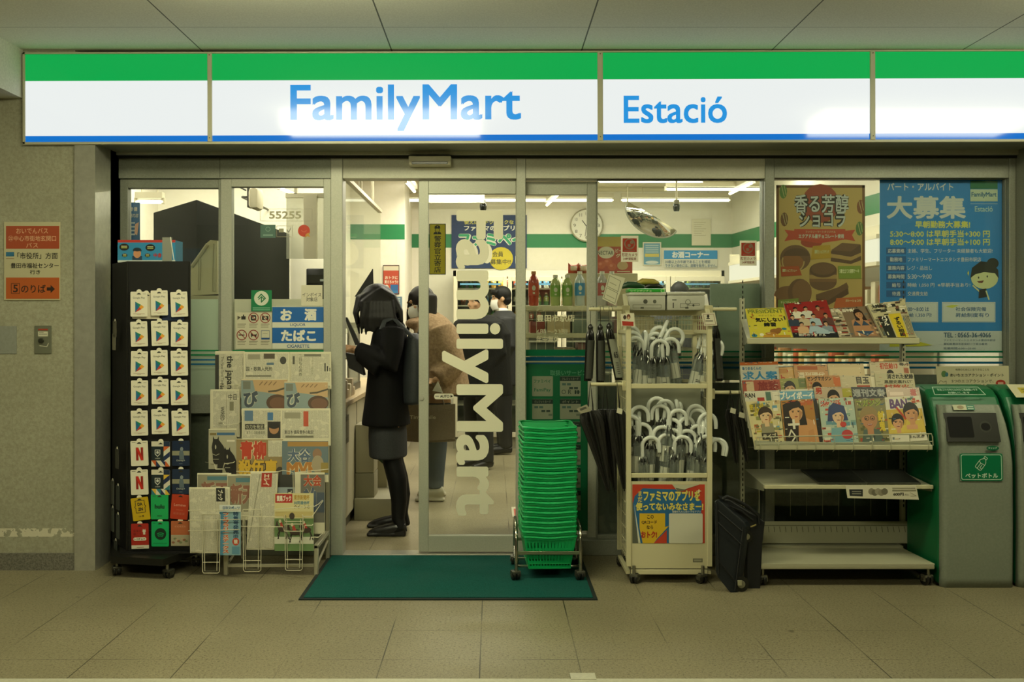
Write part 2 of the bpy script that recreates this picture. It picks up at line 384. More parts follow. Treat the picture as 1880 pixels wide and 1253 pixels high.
window(3, 1097, 1403, 327, 992, (1, 1, 1, 8), alud, hazy, .05)
window(4, 1420, 1850, 327, 992, (1, 1, 1, 8), alud, hazy, .05)
def leaf(n, a, c, y, stile_l, stile_r, top=330):
    r = struct_root('door_%d' % n, (XF((a + c) / 2), YF + y, 0)); f = MB(); y0, y1 = YF + y - .018, YF + y + .018; tp, bt = ZF(top), .012
    f.box(XF(a), XF(a + stile_l), y0, y1, bt, tp, alu, .002, 1); f.box(XF(c - stile_r), XF(c), y0, y1, bt, tp, alu, .002, 1)
    f.box(XF(a + stile_l), XF(c - stile_r), y0, y1, tp - ZF(330) + ZF(355), tp, alu, .002, 1)
    f.box(XF(a + stile_l), XF(c - stile_r), y0, y1, bt, ZF(986), alu, .002, 1); f.struct('frame', r)
    g = MB(); g.box(XF(a + stile_l), XF(c - stile_r), YF + y - .003, YF + y + .003, ZF(986), ZF(355), clear); g.struct('pane', r)
    return r
door = leaf(1, 768, 950, .045, 18, 3); leaf(2, 950, 1097, .085, 10, 17)
b = MB(); b.lathe([(.0, -.006), (.011, -.005), (.012, 0), (.012, .002)], steel, 16, (XF(774), YF + .027, ZF(733)), 'Y'); b.build('lock', door)
# lower infill of the windows: pale film with stripes, opaque board underneath
def infill(a, c, y, lo, hi, m): 
    n_[0] += 1; q = MB(); q.box(XF(a), XF(c), YF + y, YF + y + .004, ZF(lo), ZF(hi), m); return q.struct('trim_%d' % n_[0])
board = speckle('grey_board', (.26, .28, .22), (.30, .32, .26), 60, .5)
infill(216, 400, .075, 727, 549, frost); infill(216, 405, .075, 990, 760, board)
infill(425, 594, .062, 990, 549, frost2)
infill(1310, 1403, .09, 700, 520, speckle('grey_green_sheet', (.42, .5, .40), (.46, .54, .43), 40, .4))
infill(1097, 1403, .10, 992, 705, speckle('dark_board', (.10, .11, .085), (.13, .14, .11), 60, .45))
infill(1420, 1850, .10, 992, 690, speckle('dark_board_b', (.10, .11, .085), (.13, .14, .11), 60, .45))
stripe_g, stripe_b = mat('0f7f4d', .4), mat('12618c', .4)
def stripes(a, c, y, rows, n):
    n_[0] += 1; q = MB()
    for lo, hi, m in rows: q.box(XF(a), XF(c), YF + y, YF + y + .0008, ZF(hi), ZF(lo), m)
    q.struct('trim_%d' % n_[0])
stripes(234, 400, .0352, [(643, 646, stripe_g), (651, 654, stripe_g), (660, 663, stripe_b), (668, 671, stripe_b)], 1)
stripes(425, 594, .0255, [(643, 647, stripe_g)], 1)
tint_g, tint_b = glass('green_stripe_film', (.25, .62, .42), .3, .6, (.02, .28, .14)), glass('blue_stripe_film', (.2, .45, .55), .3, .6, (.02, .16, .30))
stripes(962, 1078, .078, [(643, 655, tint_g), (657, 664, tint_b), (667, 674, tint_b)], 1)
for a, c in ((1098, 1402), (1421, 1849)):
    stripes(a, c, .0455, [(645, 648, tint_g), (655, 658, tint_g), (665, 669, tint_b), (674, 678, tint_b)], 1)
# ---------------------------------------------------------------- inside: walls with the green band
def inner(name, p0, p1, z0=0, z1=SCEIL, th=.08, m=cream, band=(2.10, 2.248)):
    p0, p1 = Vector((*p0, 0)), Vector((*p1, 0)); d = (p1 - p0).normalized(); n = Vector((d.y, -d.x, 0)); q = MB()
    def slab(za, zb, off, thk, mm): q.prism([p0 + n * off + Vector((0, 0, za)), p1 + n * off + Vector((0, 0, za)), p1 + n * off + Vector((0, 0, zb)), p0 + n * off + Vector((0, 0, zb))], -n * thk, mm)
    slab(z0, z1, 0, th, m)
    if band: slab(band[0], band[1], .002, .001, gdark)
    return q.struct(name)
YB = 10.85
inner('wall_shop_back', (-.95, YB), (2.60, YB)); inner('wall_shop_right', (2.60, YB), (2.98, YF + .1))
inner('wall_shop_counter', (-2.9, 8.63), (PX(622, 8.63), 8.63), band=None); inner('wall_shop_pier', (PX(600, 9.75), 9.75), (PX(743, 9.75), 9.75)); inner('wall_shop_return', (PX(743, 9.75), 9.75), (PX(743, 9.75) - .02, YB), band=None)
inner('wall_shop_side', (PX(622, 8.63), 8.63), (PX(622, 8.63) - .06, 9.75), band=None)
inner('wall_shop_left', (-2.95, YF + .1), (-2.9, 8.63), band=None)
# dark glazed booth behind the left windows
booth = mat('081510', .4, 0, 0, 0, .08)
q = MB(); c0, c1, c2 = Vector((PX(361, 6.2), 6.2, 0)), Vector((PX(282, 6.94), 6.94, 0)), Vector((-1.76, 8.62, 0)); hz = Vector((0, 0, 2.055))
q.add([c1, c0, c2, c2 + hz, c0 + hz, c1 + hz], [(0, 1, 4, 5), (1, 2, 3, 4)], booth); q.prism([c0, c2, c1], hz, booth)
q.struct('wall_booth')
# ================================================================ fascia sign
sign = thing('illuminated_shop_sign', 'long backlit white shop fascia with green and blue bands under the ceiling', 'sign', (PX(45, YS), YS, PZ(265, YS)))
alus = mat('b9b69c', .4)
f = MB(); yb = YF - .02
f.box(PX(43, YS), PX(2010, YS), YS + .012, yb, PZ(263, YS), PZ(97.5, YS), alud)
f.box(PX(43, YS), PX(2010, YS), YS - .008, YS + .02, PZ(100, YS), PZ(97, YS), alus); f.box(PX(43, YS), PX(2010, YS), YS - .008, YS + .02, PZ(266, YS), PZ(261.5, YS), alus)
f.box(PX(43, YS), PX(47, YS), YS - .008, YS + .02, PZ(265, YS), PZ(97, YS), alus)
f.build('housing', sign)
GRN, WHT, BLU = mat('00b04e', .1, 0, .88, 0, .32), mat('f0f5f3', .1, 0, .95, 0, .32), mat('0074d2', .06, 0, .9)
TXB = mat('2498e4', .1, 0, .92, 0, .32)
for i, (a, c) in enumerate(((47, 382), (390, 1097), (1107, 1597), (1606, 2010))):
    q = MB(); q.box(PX(a, YS), PX(c, YS), YS, YS + .012, PZ(261.5, YS), PZ(100, YS), WHT); g = GP(q, YS)
    g.rect(a, 100, c, 149, GRN); g.rect(a, 250, c, 261.5, BLU)
    if i == 1: g.text('FamilyMart', 533, 157, 957, 243, TXB, .02)
    if i == 2: g.text('Estació', 1145, 179, 1335, 230, TXB, .018)
    q.build('lit_panel', sign)
for a, c in ((382, 390), (1097, 1107), (1597, 1606)):
    q = MB(); q.box(PX(a, YS), PX(c, YS), YS - .012, YS + .01, PZ(262, YS), PZ(99, YS), alus, .002, 1)
    for py in (103, 255): q.lathe([(.003, -.002), (.003, 0)], mat('55523f', .4, .6), 10, (PX((a + c) / 2, YS), YS - .012, PZ(py, YS)), 'Y')
    q.build('joint_cover', sign)
sign.rotation_euler.y = -.003
# ================================================================ passage wall at the left: bus sign, plates; door mat
YW = 5.206
INK = '26251c'
def plate(x0, y0, x1, y1, Y, th, m, name='panel'):
    q = MB(); q.box(PX(x0, Y), PX(x1, Y), Y - th, Y, PZ(y1, Y), PZ(y0, Y), m, .0015, 1); return q, GP(q, Y - th)
q, g = plate(8, 408, 111, 552, YW, .006, 'b9b28f')
k = .006 / FPX
g.rect(11, 415, 109, 457, 'a04420'); g.text('おいでんバス', 30, 419, 88, 429, 'e0b48c'); g.text('㉒中心市街地玄関口', 15, 433, 103, 443, 'e0b48c'); g.text('バス', 48, 446, 70, 455, 'e0b48c')
g.rect(11, 510, 109, 549, 'b0561c'); g.line([(21, 521), (36, 521), (36, 539), (21, 539)], 1, '2a180c', True); g.text('5', 24, 523, 33, 537, '2a180c', .02)
g.text('のりば', 39, 523, 84, 538, '2a180c', .02); g.poly([(86, 528), (93, 528), (93, 523.5), (101, 531), (93, 538.5), (93, 534), (86, 534)], '2a180c')
g.text('「市役所」方面', 32, 464, 106, 476, INK, .02); g.text('豊田市福祉センター', 20, 483, 108, 493, INK, .02); g.text('行き', 55, 496, 74, 504, INK, .02)
g.rect(11, 463, 26, 471, '2c6a8c'); g.rect(11, 475, 26, 476, '8a5a3a')
q.thing('bus_sign', 'orange and cream bus stop sign screwed to the passage wall', 'sign', loc=P(60, 552, YW))
q = MB(); q.box(PX(-8, YW), PX(31, YW), YW - .004, YW, PZ(650, YW), PZ(599, YW), speckle('grey_plate', (.24, .25, .21), (.28, .29, .25), 60, .5), .001, 1)
q.thing('blank_wall_plate', 'plain grey square plate on the passage wall at the frame edge', 'wall plate', loc=P(10, 650, YW))
t_ = thing('call_plate', 'small steel plate with a round key switch on the passage wall', 'switch', P(79, 650, YW))
q, g = plate(64, 598, 95, 650, YW, .006, mat('8a8c78', .4, .6)); g.rect(70, 604, 88, 607, 'a03a22'); g.rect(70, 609, 88, 618, 'c9c6ad')
g.line([(73, 635), (86, 637)], 1.2, 'c9c6ad'); g.line([(86, 637), (89, 631)], 1.2, 'c9c6ad'); g.line([(72, 611), (80, 611)], .8, '444438'); g.line([(72, 614), (86, 614)], .8, '444438'); q.build('face_plate', t_)
q = MB(); q.lathe([(.001, -.012), (.013, -.011), (.014, 0)], mat('55564a', .35, .8), 16, P(76, 626, YW - .006), 'Y'); q.build('key_switch', t_)
m_, tt, bb = tree('mat_pile'); p_, s_ = pos(tt)
cc = mixc(tt, ramp(tt, noise(tt, p_, 260, 2, .7), [(.35, 0.), (.65, 1.)]), (.004, .055, .045), (.012, .10, .085)); cc = mixc(tt, ramp(tt, noise(tt, p_, 4, 3), [(.4, 0.), (.7, .35)]), cc, (.02, .08, .07))
tt.links.new(cc, bb.inputs['Base Color']); bb.inputs['Roughness'].default_value = .95; bb.inputs['Specular IOR Level'].default_value = .1
t_ = thing('door_mat', 'dark teal entrance mat in front of the sliding door', 'mat', (-.21, 5.05, 0))
q = MB(); q.box(-.885, .468, 4.66, 5.49, 0, .009, m_); q.build('pile', t_)
q = MB(); rb = mat('0a1a17', .8)
q.box(-.905, .487, 4.637, 4.66, 0, .006, rb); q.box(-.905, .487, 5.49, 5.51, 0, .006, rb); q.box(-.905, -.885, 4.66, 5.49, 0, .006, rb); q.box(.468, .487, 4.66, 5.49, 0, .006, rb); q.build('rubber_edge', t_)
# ================================================================ gift card stand
blk = mat('0c0c0a', .55); blk2 = mat('14140f', .4); YC = 5.12
def caster(mb, x, y, r=.028, fork='6b6b5e', wheel='1b1b16', turn=0., top=.085):
    """twin-wheel castor standing on the floor under (x, y)"""
    old = mb.X; mb.X = old @ Matrix.Translation((x, y, 0)) @ Matrix.Rotation(turn, 4, 'Z')
    for d in (-.011, .011): mb.lathe([(r * .35, -.008), (r * .95, -.007), (r, -.004), (r, .004), (r * .95, .007), (r * .35, .008)], mat(wheel, .4), 18, (d, .012, r), 'X')
    mb.lathe([(.007, -.024), (.007, .024)], mat('b5b3a0', .3, .8), 10, (0, .012, r), 'X')
    mb.box(-.023, .023, -.012, .030, r * 1.25, r * 1.25 + .016, mat(fork, .4, .5), .005); mb.box(-.024, -.0205, -.006, .024, r * .7, r * 1.4, mat(fork, .4, .5)); mb.box(.0205, .024, -.006, .024, r * .7, r * 1.4, mat(fork, .4, .5))
    mb.lathe([(.008, r * 1.4), (.008, top)], mat('8d8b7a', .3, .8), 10, (0, 0, 0)); mb.X = old
st = thing('gift_card_stand', 'tall black stand of hanging gift cards on castors left of the newspapers', 'display stand', (PX(290, 5.2), 5.2, 0))
xa, xb, xl = PX(234, YC), PX(348.5, YC), PX(206, 5.34); zt, zb = PZ(480, YC), PZ(1012, YC)
q = MB(); foot = [(xa, YC), (xb, YC), (PX(349, 5.4), 5.4), (xl + .03, 5.44), (xl, 5.34)]
q.prism([(x, y, zb) for x, y in foot], (0, 0, zt - zb), blk); q.build('column', st)
q = MB()
for i in range(10):
    z = PZ(540 + 54.5 * i, YC); q.box(xa + .004, xb - .004, YC - .003, YC, z - .004, z + .004, blk2)
for x, a in ((xa, 0), (xb, 0)): q.box(x - .004, x + .004, YC - .006, YC + .006, zb, zt, blk2, .002, 1)
q.build('slat_panel', st)
q = MB(); base = [(PX(200, 5.02), 5.04), (PX(300, 4.98), 4.98), (PX(372, 5.3), 5.27), (PX(350, 5.46), 5.46), (PX(205, 5.46), 5.46)]
q.prism([(x, y, .075) for x, y in base], (0, 0, .035), blk2); ped = [(xa - .03, YC - .02), (xb + .02, YC - .02), (xb + .03, 5.4), (xl, 5.42)]
q.prism([(x, y, .11) for x, y in ped], (0, 0, zb - .11), blk); q.build('base', st)
for x, y, tr in ((PX(212, 5.07), 5.09, .5), (PX(306, 5.02), 5.03, -.4), (PX(362, 5.3), 5.28, .2), (PX(215, 5.42), 5.42, 0)):
    q = MB(); caster(q, x, y, .026, '4a493e', '1b1b16', tr, .08); q.build('castor', st)
# header box on top
q = MB(); z0, z1 = PZ(482, 5.2), PZ(441, 5.2); xs0, xs1 = PX(216, 5.2), PX(299, 5.2)
q.box(xs0, xs1 + .06, 5.2, 5.34, z0, z1, '2a7fa8'); g = GP(q, 5.2)
g.rect(216, 441, 322, 445.5, 'b8352a'); g.rect(216, 445.5, 322, 478, '2f86b4'); g.rect(216, 478, 322, 482, 'c8cfc8'); g.rect(298, 436, 316, 481, '8a8c80'); g.line([(313, 436), (320, 481)], 1.5, 'e6e4d4')
for u, v, r in ((228, 454, 9), (276, 455, 9), (229, 469, 5), (271, 469, 5)): g.ell(u, v, r, r * .72, '1c1d16'); g.rect(u - r * .6, v - 2.3, u + r * .6, v - 1, 'd9d6a0'); g.rect(u - r * .6, v + .6, u + r * .6, v + 1.8, 'cfd46a')
g.rect(243, 470, 261, 478, '23405a'); g.ell(252, 466, 7, 8, 'c98e62'); g.ell(252, 458.5, 7.5, 3.5, '20303a'); g.rect(244, 459, 260, 461.5, '20303a'); g.text('中身', 282, 465, 297, 473, 'b8352a', .03)
q.build('header_box', st)
def gcard(design, px, py, w=31, h=46, Y=YC - .02, rot=0, label='', side=None):
    """hanging card: stiff sheet with a rounded hanger tab; px, py is its middle"""
    q = MB(); k = Y / FPX; c = P(px, py, Y); ww, hh = w * k, h * k; wh = mat('e8e2cc', .35)
    M = Matrix.Translation(c) @ Matrix.Rotation(math.radians(rot), 4, 'Y')
    if side is not None: M = side
    q.X = M; out = []
    r = .005
    for cx_, cz, t0 in ((ww / 2 - r, hh / 2 - r, 0), (-ww / 2 + r, hh / 2 - r, 90), (-ww / 2 + r, -hh / 2 + r, 180), (ww / 2 - r, -hh / 2 + r, 270)):
        for i in range(4): t = math.radians(t0 + 30 * i); out.append((cx_ + r * math.cos(t), 0, cz + r * math.sin(t)))
    base = {'play': wh, 'film': wh}.get(design[0], mat(design[1], .35) if len(design) > 1 else wh)
    q.prism(out, (0, .0016, 0), base)
    q.prism([(.013 * math.cos(math.radians(t)), .0018, hh / 2 + .001 + .011 * math.sin(math.radians(t))) for t in range(-20, 201, 20)], (0, .001, 0), wh)
    g = G(q, (-ww / 2, 0, -hh / 2), (ww, 0, 0), (0, 0, hh), (0, -1, 0)); dk = '2b2b22'
    g.poly([(.36, .885), (.64, .885), (.58, .93), (.5, .955), (.42, .93)], dk)
    d = design[0]
    if d == 'play':
        g.text('Google Play', .14, .70, .86, .79, '6b6a5c', .012)
        A, B, C_, D = (.28, .58), (.28, .19), (.80, .385), (.52, .385)
        g.poly([A, (.62, .475), D, (.28, .40)], '1f7f5c'); g.poly([(.28, .60), D, (.28, .17)], '1b6a94'); g.poly([D, (.64, .475), (.80, .385), (.64, .295)], 'e3a032'); g.poly([(.28, .17), D, (.64, .295)], 'c2402c'); g.poly([(.28, .60), (.62, .475), D], '23855a')
        g.rect(.16, .105, .84, .118, 'a8886a'); g.rect(.38, .07, .62, .083, 'a8886a'); g.rect(.74, .915, .92, .925, 'a8a48e'); g.rect(.74, .89, .92, .9, 'a8a48e')
    elif d == 'film':
        g.poly([(.30, .22), (.44, .22), (.44, .74), (.30, .74)], '96200f'); g.poly([(.58, .22), (.72, .22), (.72, .74), (.58, .74)], '96200f'); g.poly([(.30, .74), (.45, .74), (.72, .22), (.57, .22)], 'c4291a'); g.rect(.08, .93, .3, .945, '55503f'); g.rect(.7, .93, .92, .945, '55503f')
    elif d == 'quilt':
        al = design[2]; g.rect(0, .80, .66, 1, 'd8d2bc'); g.poly([(.36, .885), (.64, .885), (.5, .955)], dk); g.rect(0, .24, .66, .80, '16252b'); g.line([(.20, .66), (.46, .66), (.46, .5), (.33, .40), (.20, .5)], .03, 'd8d8cc', True); g.ell(.33, .56, .07, .06, 'd8d8cc'); g.text('U-NEXT', .2, .30, .48, .345, 'c9c9ba', .01)
        cs = (['c9602a', 'd8d2bc', '1d2e52', 'd8d2bc'], ['d8b13a', '2f7a86', 'd8d2bc', '1d2e52'])[al]
        for i in range(4): g.rect(i * .25, 0, i * .25 + .25, .24, cs[i]); g.poly([(i * .25, 0), (i * .25 + .25, 0), (i * .25, .24)], cs[(i + 1) % 4])
        for j in range(3):
            g.rect(.66, .2 + j * .2, 1, .4 + j * .2, cs[(j + 2) % 4]); g.poly([(.66, .2 + j * .2), (1, .2 + j * .2), (1, .4 + j * .2)], cs[(j + 1) % 4])
        g.rect(.66, .8, 1, 1, '1d2e48')
    elif d == 'night':
        g.rect(0, .42, 1, .60, '8c8b74'); g.poly([(.42, .25), (.7, .25), (.66, .5), (.6, .68), (.46, .66), (.4, .5)], '5d6a72'); g.ell(.55, .68, .09, .075, '7f8a8c'); g.text('Disney+', .26, .17, .74, .25, 'b9bcb0', .01); g.rect(.4, .08, .6, .1, '6b7684')
    elif d == 'dazn':
        g.line([(.24, .86), (.76, .86), (.76, .66), (.82, .6), (.76, .54), (.76, .34), (.24, .34), (.24, .54), (.18, .6), (.24, .66)], .025, dk, True)
        g.text('DA', .36, .64, .64, .78, dk, .05); g.text('ZN', .36, .42, .64, .56, dk, .05); g.text('1ヶ月', .36, .14, .64, .22, dk, .03)
    elif d == 'hulu':
        g.text('hulu', .22, .42, .78, .60, '11402c', .05); g.rect(.36, .12, .64, .15, '11402c'); g.rect(.1, .92, .3, .935, '0d5a38')
    elif d == 'lemino':
        g.text('Lemino', .16, .52, .84, .62, 'd9a088', .01); g.rect(.3, .36, .7, .38, 'c26a50')
        for i in range(4): g.rect(.17 + i * .17, .18, .3 + i * .17, .27, 'b3553c')
    elif d == 'reco':
        g.rect(0, 0, 1, .14, 'd9d3bd'); g.text('音楽を', .12, .66, .58, .76, '7a2018', .02); g.text('聴こう', .12, .53, .58, .63, '7a2018', .02); g.rrect(.12, .32, .86, .45, 'e3ddc8', .06); g.text('レコチョク', .18, .345, .78, .425, '26251c', .03)
        g.ell(.75, .70, .10, .055, 'd9d3bd'); g.poly([(.67, .72), (.68, .79), (.73, .75)], 'd9d3bd'); g.poly([(.83, .72), (.82, .79), (.77, .75)], 'd9d3bd'); g.rect(.69, .56, .81, .66, 'd9d3bd'); g.rect(.3, .05, .7, .07, '8a5a48')
    elif d == 'sound':
        g.ell(.52, .50, .33, .235, '0c2a1c', 28)
        for cv, rr in ((.40, .235), (.385, .19), (.37, .15)): g.ring(.52, cv - .06 + (.235 - rr) * -.2, rr * 1.25, .042, '0aa05c', 16, 48, 132)
        g.rect(.1, .12, .9, .135, '0c5a38'); g.rect(.1, .92, .22, .94, '0c5a38')
    elif d == 'photo':
        g.rect(0, 0, 1, .44, 'a89f84')
        for i in range(8): g.ell(.12 + .1 * i, .14 + .05 * ((i * 3) % 4), .09, .045, ('8f5f45', '76805c', 'b8a184')[i % 3])
        g.text('cotta', .2, .74, .8, .82, 'c98a6a', .02); g.rect(.25, .6, .75, .615, 'b5714f'); g.rect(.3, .55, .7, .562, 'b5714f')
    return q.thing('gift_card', label, 'gift card', 'gift cards on the black stand', loc=M.translation)
rows = ['topmost', 'second', 'third', 'fourth', 'fifth']; cols = ['left', 'middle', 'right']
xs_ = (255.5, 293.5, 330); ys_ = (558, 613, 667, 721, 776)
for r in range(5):
    for c in range(3):
        gcard(('play',), xs_[c] + R.uniform(-1.2, 1.2), ys_[r] + (1.5, -1.5, 1)[c] + R.uniform(-1, 1), rot=R.uniform(-2.5, 1), label='white gift card with a coloured triangle, %s row, %s column of the black stand' % (rows[r], cols[c]))
# stock cards showing behind the first row
gcard(('plain', 'd8d0b6'), 268, 562, 50, 48, YC - .008, 1, label='plain white card half hidden behind the first row of triangle cards')
gcard(('plain', '2a3550'), 318, 574, 40, 30, YC - .006, 0, label='dark blue card peeping out under the first row of triangle cards')
DS = [(('film',), 256, 833, 'white card with a red letter N, upper of two'), (('quilt', 'd8d2bc', 0), 295, 834, 'card with dark square and orange triangles under a cream top, upper of two'), (('night', '1c2a44'), 332, 833, 'dark blue card with a pale figure, upper of two'),
      (('film',), 256, 886, 'white card with a red letter N, lower of two'), (('quilt', 'd8d2bc', 1), 295, 886, 'card with dark square and yellow and teal triangles, lower of two'), (('night', '1f2d46'), 332, 885, 'dark blue card with a pale figure, lower of two'),
      (('dazn', 'c6a51c'), 258, 935, 'yellow gift card with a black square frame'), (('hulu', '1ea55c'), 293, 931, 'bright green gift card with four dark letters'), (('lemino', 'b33c22'), 330, 931, 'orange red gift card tilted on its hook'),
      (('reco', 'a82a20'), 257, 985, 'red gift card with a white cat figure and cream foot'), (('sound', '12a862'), 294, 981, 'green gift card with a black disc of curved bars'), (('photo', 'b5653f'), 331, 980, 'terracotta gift card with a food photo at its foot')]
for d, x, y, l in DS: gcard(d, x, y, 34 if d[0] in ('quilt', 'photo') else 32, 46 if d[0] != 'dazn' else 42, YC - .02, {'dazn': -7, 'lemino': 5, 'film': -2, 'reco': -1.5}.get(d[0], 0), label=l)
dv = (Vector((xa, YC, 0)) - Vector((xl, 5.34, 0))).normalized(); ang = math.atan2(dv.y, dv.x)
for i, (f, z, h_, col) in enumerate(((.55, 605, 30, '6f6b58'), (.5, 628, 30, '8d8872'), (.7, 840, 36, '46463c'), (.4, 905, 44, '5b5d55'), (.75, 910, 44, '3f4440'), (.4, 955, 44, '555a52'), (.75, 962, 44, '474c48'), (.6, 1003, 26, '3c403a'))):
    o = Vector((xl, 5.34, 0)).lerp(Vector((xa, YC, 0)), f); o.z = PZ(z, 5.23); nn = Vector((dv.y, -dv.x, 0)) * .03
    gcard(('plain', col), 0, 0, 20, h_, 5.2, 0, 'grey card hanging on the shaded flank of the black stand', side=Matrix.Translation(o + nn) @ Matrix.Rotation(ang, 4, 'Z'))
# ================================================================ newspaper rack
def newsprint():
    m, t, b = tree('newsprint'); p, s = pos(t)
    col = mth(t, 'LESS_THAN', mth(t, 'FRACT', mth(t, 'MULTIPLY', s[0], 190.)), .62)
    row = N(t, 'ShaderNodeCombineXYZ', {0: mth(t, 'MULTIPLY', s[0], 1.), 1: 0., 2: mth(t, 'MULTIPLY', s[2], 1.)}).outputs[0]
    ink = mth(t, 'GREATER_THAN', noise(t, row, 480, 1, .5), .48); blk_ = mth(t, 'GREATER_THAN', noise(t, row, 32, 1), .40)
    f = mth(t, 'MULTIPLY', mth(t, 'MULTIPLY', col, ink), mth(t, 'MULTIPLY', blk_, .55))
    c = mixc(t, f, (.60, .565, .43), (.11, .11, .085)); c = mixc(t, ramp(t, noise(t, p, 7, 2), [(.4, 0.), (.8, .25)]), c, (.40, .38, .27))
    t.links.new(c, b.inputs['Base Color']); b.inputs['Roughness'].default_value = .9; b.inputs['Specular IOR Level'].default_value = .1
    return m
nprint = newsprint(); paperm = mat('cdc7ac', .85, 0, 0, 0, .1)
wire = mat('cfc9ae', .35, .15); wire2 = mat('b9b49b', .4, .2)
def paper(x0, y0, x1, y1, Y, design, label, dy=.03, ext=.25, dx=0., th=.012, edge=paperm, curl=0.):
    """folded newspaper standing in a pocket; px box is the part in view, EXT more of it goes down behind the next one"""
    q = MB(); A, B, C_ = P(x0, y1, Y), P(x1, y1, Y), P(x0 + dx, y0, Y + dy); U, V = B - A, C_ - A; n = U.cross(V).normalized()
    O = A - V * ext; Vt = V * (1 + ext)
    k = 8
    def at(u, w, o): return O + U * u + Vt * w - n * o + n * (curl * math.sin(math.pi * u))
    prof = [(0, 0), (1 - th / Vt.length * .7, 0)] + [(1 - th / Vt.length * .7 + math.sin(math.radians(a)) * th / Vt.length * .7, th / 2 - math.cos(math.radians(a)) * th / 2) for a in (30, 60, 90, 120, 150)] + [(1 - th / Vt.length * .7, th), (0, th)]
    vs_ = [at(i / k, w, o) for i in range(k + 1) for w, o in prof]; m_ = len(prof)
    fs = [(i * m_ + j, i * m_ + j + 1, (i + 1) * m_ + j + 1, (i + 1) * m_ + j) for i in range(k) for j in range(m_ - 1)]
    q.add(vs_, fs[:], edge, True); q.add([at(0, w, o) for w, o in prof], [tuple(range(m_))], edge); q.add([at(1, w, o) for w, o in prof], [tuple(range(m_))[::-1]], edge)
    g = G(q, A + n * (curl + .0004), U, V, n); design(g)
    return q.thing('newspaper', label, 'newspaper', 'newspapers in the wire rack', loc=(A + B) / 2 - V * ext)
def body(g, u0=.03, v0=.02, u1=.97, v1=.93): g.rect(u0, v0, u1, v1, nprint); return g
def d_eng(g): body(g); g.rect(0, 0, .13, .9, '2e2d24'); g.text('the japan', .34, .02, .62, .88, '2a2920', .03, 90); g.text('The New York Times', .2, .10, .30, .86, '4a483a', .0, 90); g.text('Ne', .16, .0, .3, .16, '3a382c', .02, 90)
def d_txt(g): body(g); g.rect(.1, .72, .36, .90, '8f8a74'); g.rect(.44, .74, .68, .93, '4a3f2c'); g.rect(.5, .52, .66, .6, '4a6478'); g.ell(.86, .68, .07, .14, '2e2d24'); g.text('国・歌舞人死刑', .06, .3, .62, .46, '3a392e', .02); g.rect(.05, .1, .6, .14, '55523f')
def d_txt2(g): body(g); g.rect(.35, .84, .76, .92, '6b6754'); g.text('二日もの改め', .22, .2, .30, .9, '55523f', .01, vert=True); g.rect(.07, .58, .12, .85, '4b4a3c'); g.rect(.84, .35, .87, .62, '26251c'); g.rect(.9, .35, .93, .52, '26251c'); g.rect(.96, .35, .98, .47, '26251c'); g.text('減まる理由を', .52, .25, .57, .72, '8a856c', vert=True)
def d_wir(g): body(g, .1, .02, .98, .95); g.text('WIRED', .35, .2, .48, .55, '3a392e', .02, 90); g.text('中日', .62, .72, .9, .88, '2e2d24', .02); g.rect(.66, .45, .8, .68, '7b775f'); g.line([(.55, 0), (.55, .9)], .01, '8f8a74')
def d_hat(g):
    g.rect(0, 0, 1, .97, 'b5956a'); g.poly([(0, 0), (1, 0), (1, .42), (.55, .55), (.3, .6), (.25, .95), (0, .95)], '7d8c8a'); g.ell(.78, .22, .24, .27, '4f3826'); g.ell(.8, .2, .19, .2, '6b4a34'); g.line([(.6, .58), (.75, .6), (1, .72)], .06, '4c4535')
    g.text('び', .05, .06, .36, .6, '3c4650', .05, out=(.05, 'b6b5a0')); g.rect(.04, .66, .2, .92, '6d6f62')
    for i in range(4): g.line([(.4 + .1 * i, .8), (.46 + .1 * i, .9)], .03, '7a5f42')
def d_hat2(g): d_hat(g)
def d_blue(g): body(g); g.rect(.07, .58, .28, .92, '56718a'); g.rect(.64, .6, .78, .86, '3d6a94'); g.rect(.08, .3, .56, .48, '33322a'); g.text('の力を発足', .1, .32, .54, .46, 'b9b49b', .01); g.text('またとの記者会見', .12, .15, .58, .25, '4b4a3c', .01); g.rect(.64, .02, .98, .56, '26221a'); g.ell(.8, .32, .12, .17, 'a87a52'); g.ell(.8, .42, .14, .1, '1e1a14')
def d_red(g): body(g); g.rect(.46, .4, .56, .9, 'b0492c'); g.rect(.08, .66, .4, .86, '8f8a74'); g.text('東日本 値段景争の転記', .08, .15, .66, .28, '33322a', .02); g.rect(.1, .03, .66, .1, '6d6a56')
def horse(g, u, v, s, m, blaze='b9b49b'):
    g.poly([(u + a * s, v + b_ * s * .72) for a, b_ in ((.40, .85), (.62, .6), (.86, .1), (.9, -.25), (.34, -.25))], m); pts = [(.14, .78), (.15, .98), (.22, .86), (.34, .86), (.41, .98), (.42, .78), (.46, .56), (.42, .28), (.40, .02), (.34, -.1), (.22, -.1), (.15, .02), (.13, .28), (.09, .56)]
    g.poly([(u + a * s, v + b_ * s * .72) for a, b_ in pts], m); g.ell(u + .27 * s, v + .56 * s * .72, .03 * s, .06 * s, blaze); g.line([(u + .12 * s, v + .3 * s * .72), (u + .28 * s, v + .24 * s * .72), (u + .43 * s, v + .3 * s * .72)], .012, 'a9a48c'); g.line([(u + .16 * s, v + .1 * s * .72), (u + .4 * s, v + .1 * s * .72)], .012, 'a9a48c')
def d_horse(g): g.rect(0, 0, 1, .98, 'a7a28a'); g.rect(.3, .86, .95, .92, '3f6488'); g.rect(.05, .86, .28, .91, '7b6a3c'); horse(g, .04, .28, .8, '23211a'); horse(g, .48, .1, .72, '1c1a15'); g.rect(0, 0, .5, .12, '23211a'); g.rect(.66, .72, .95, .76, 'd8d2bc')
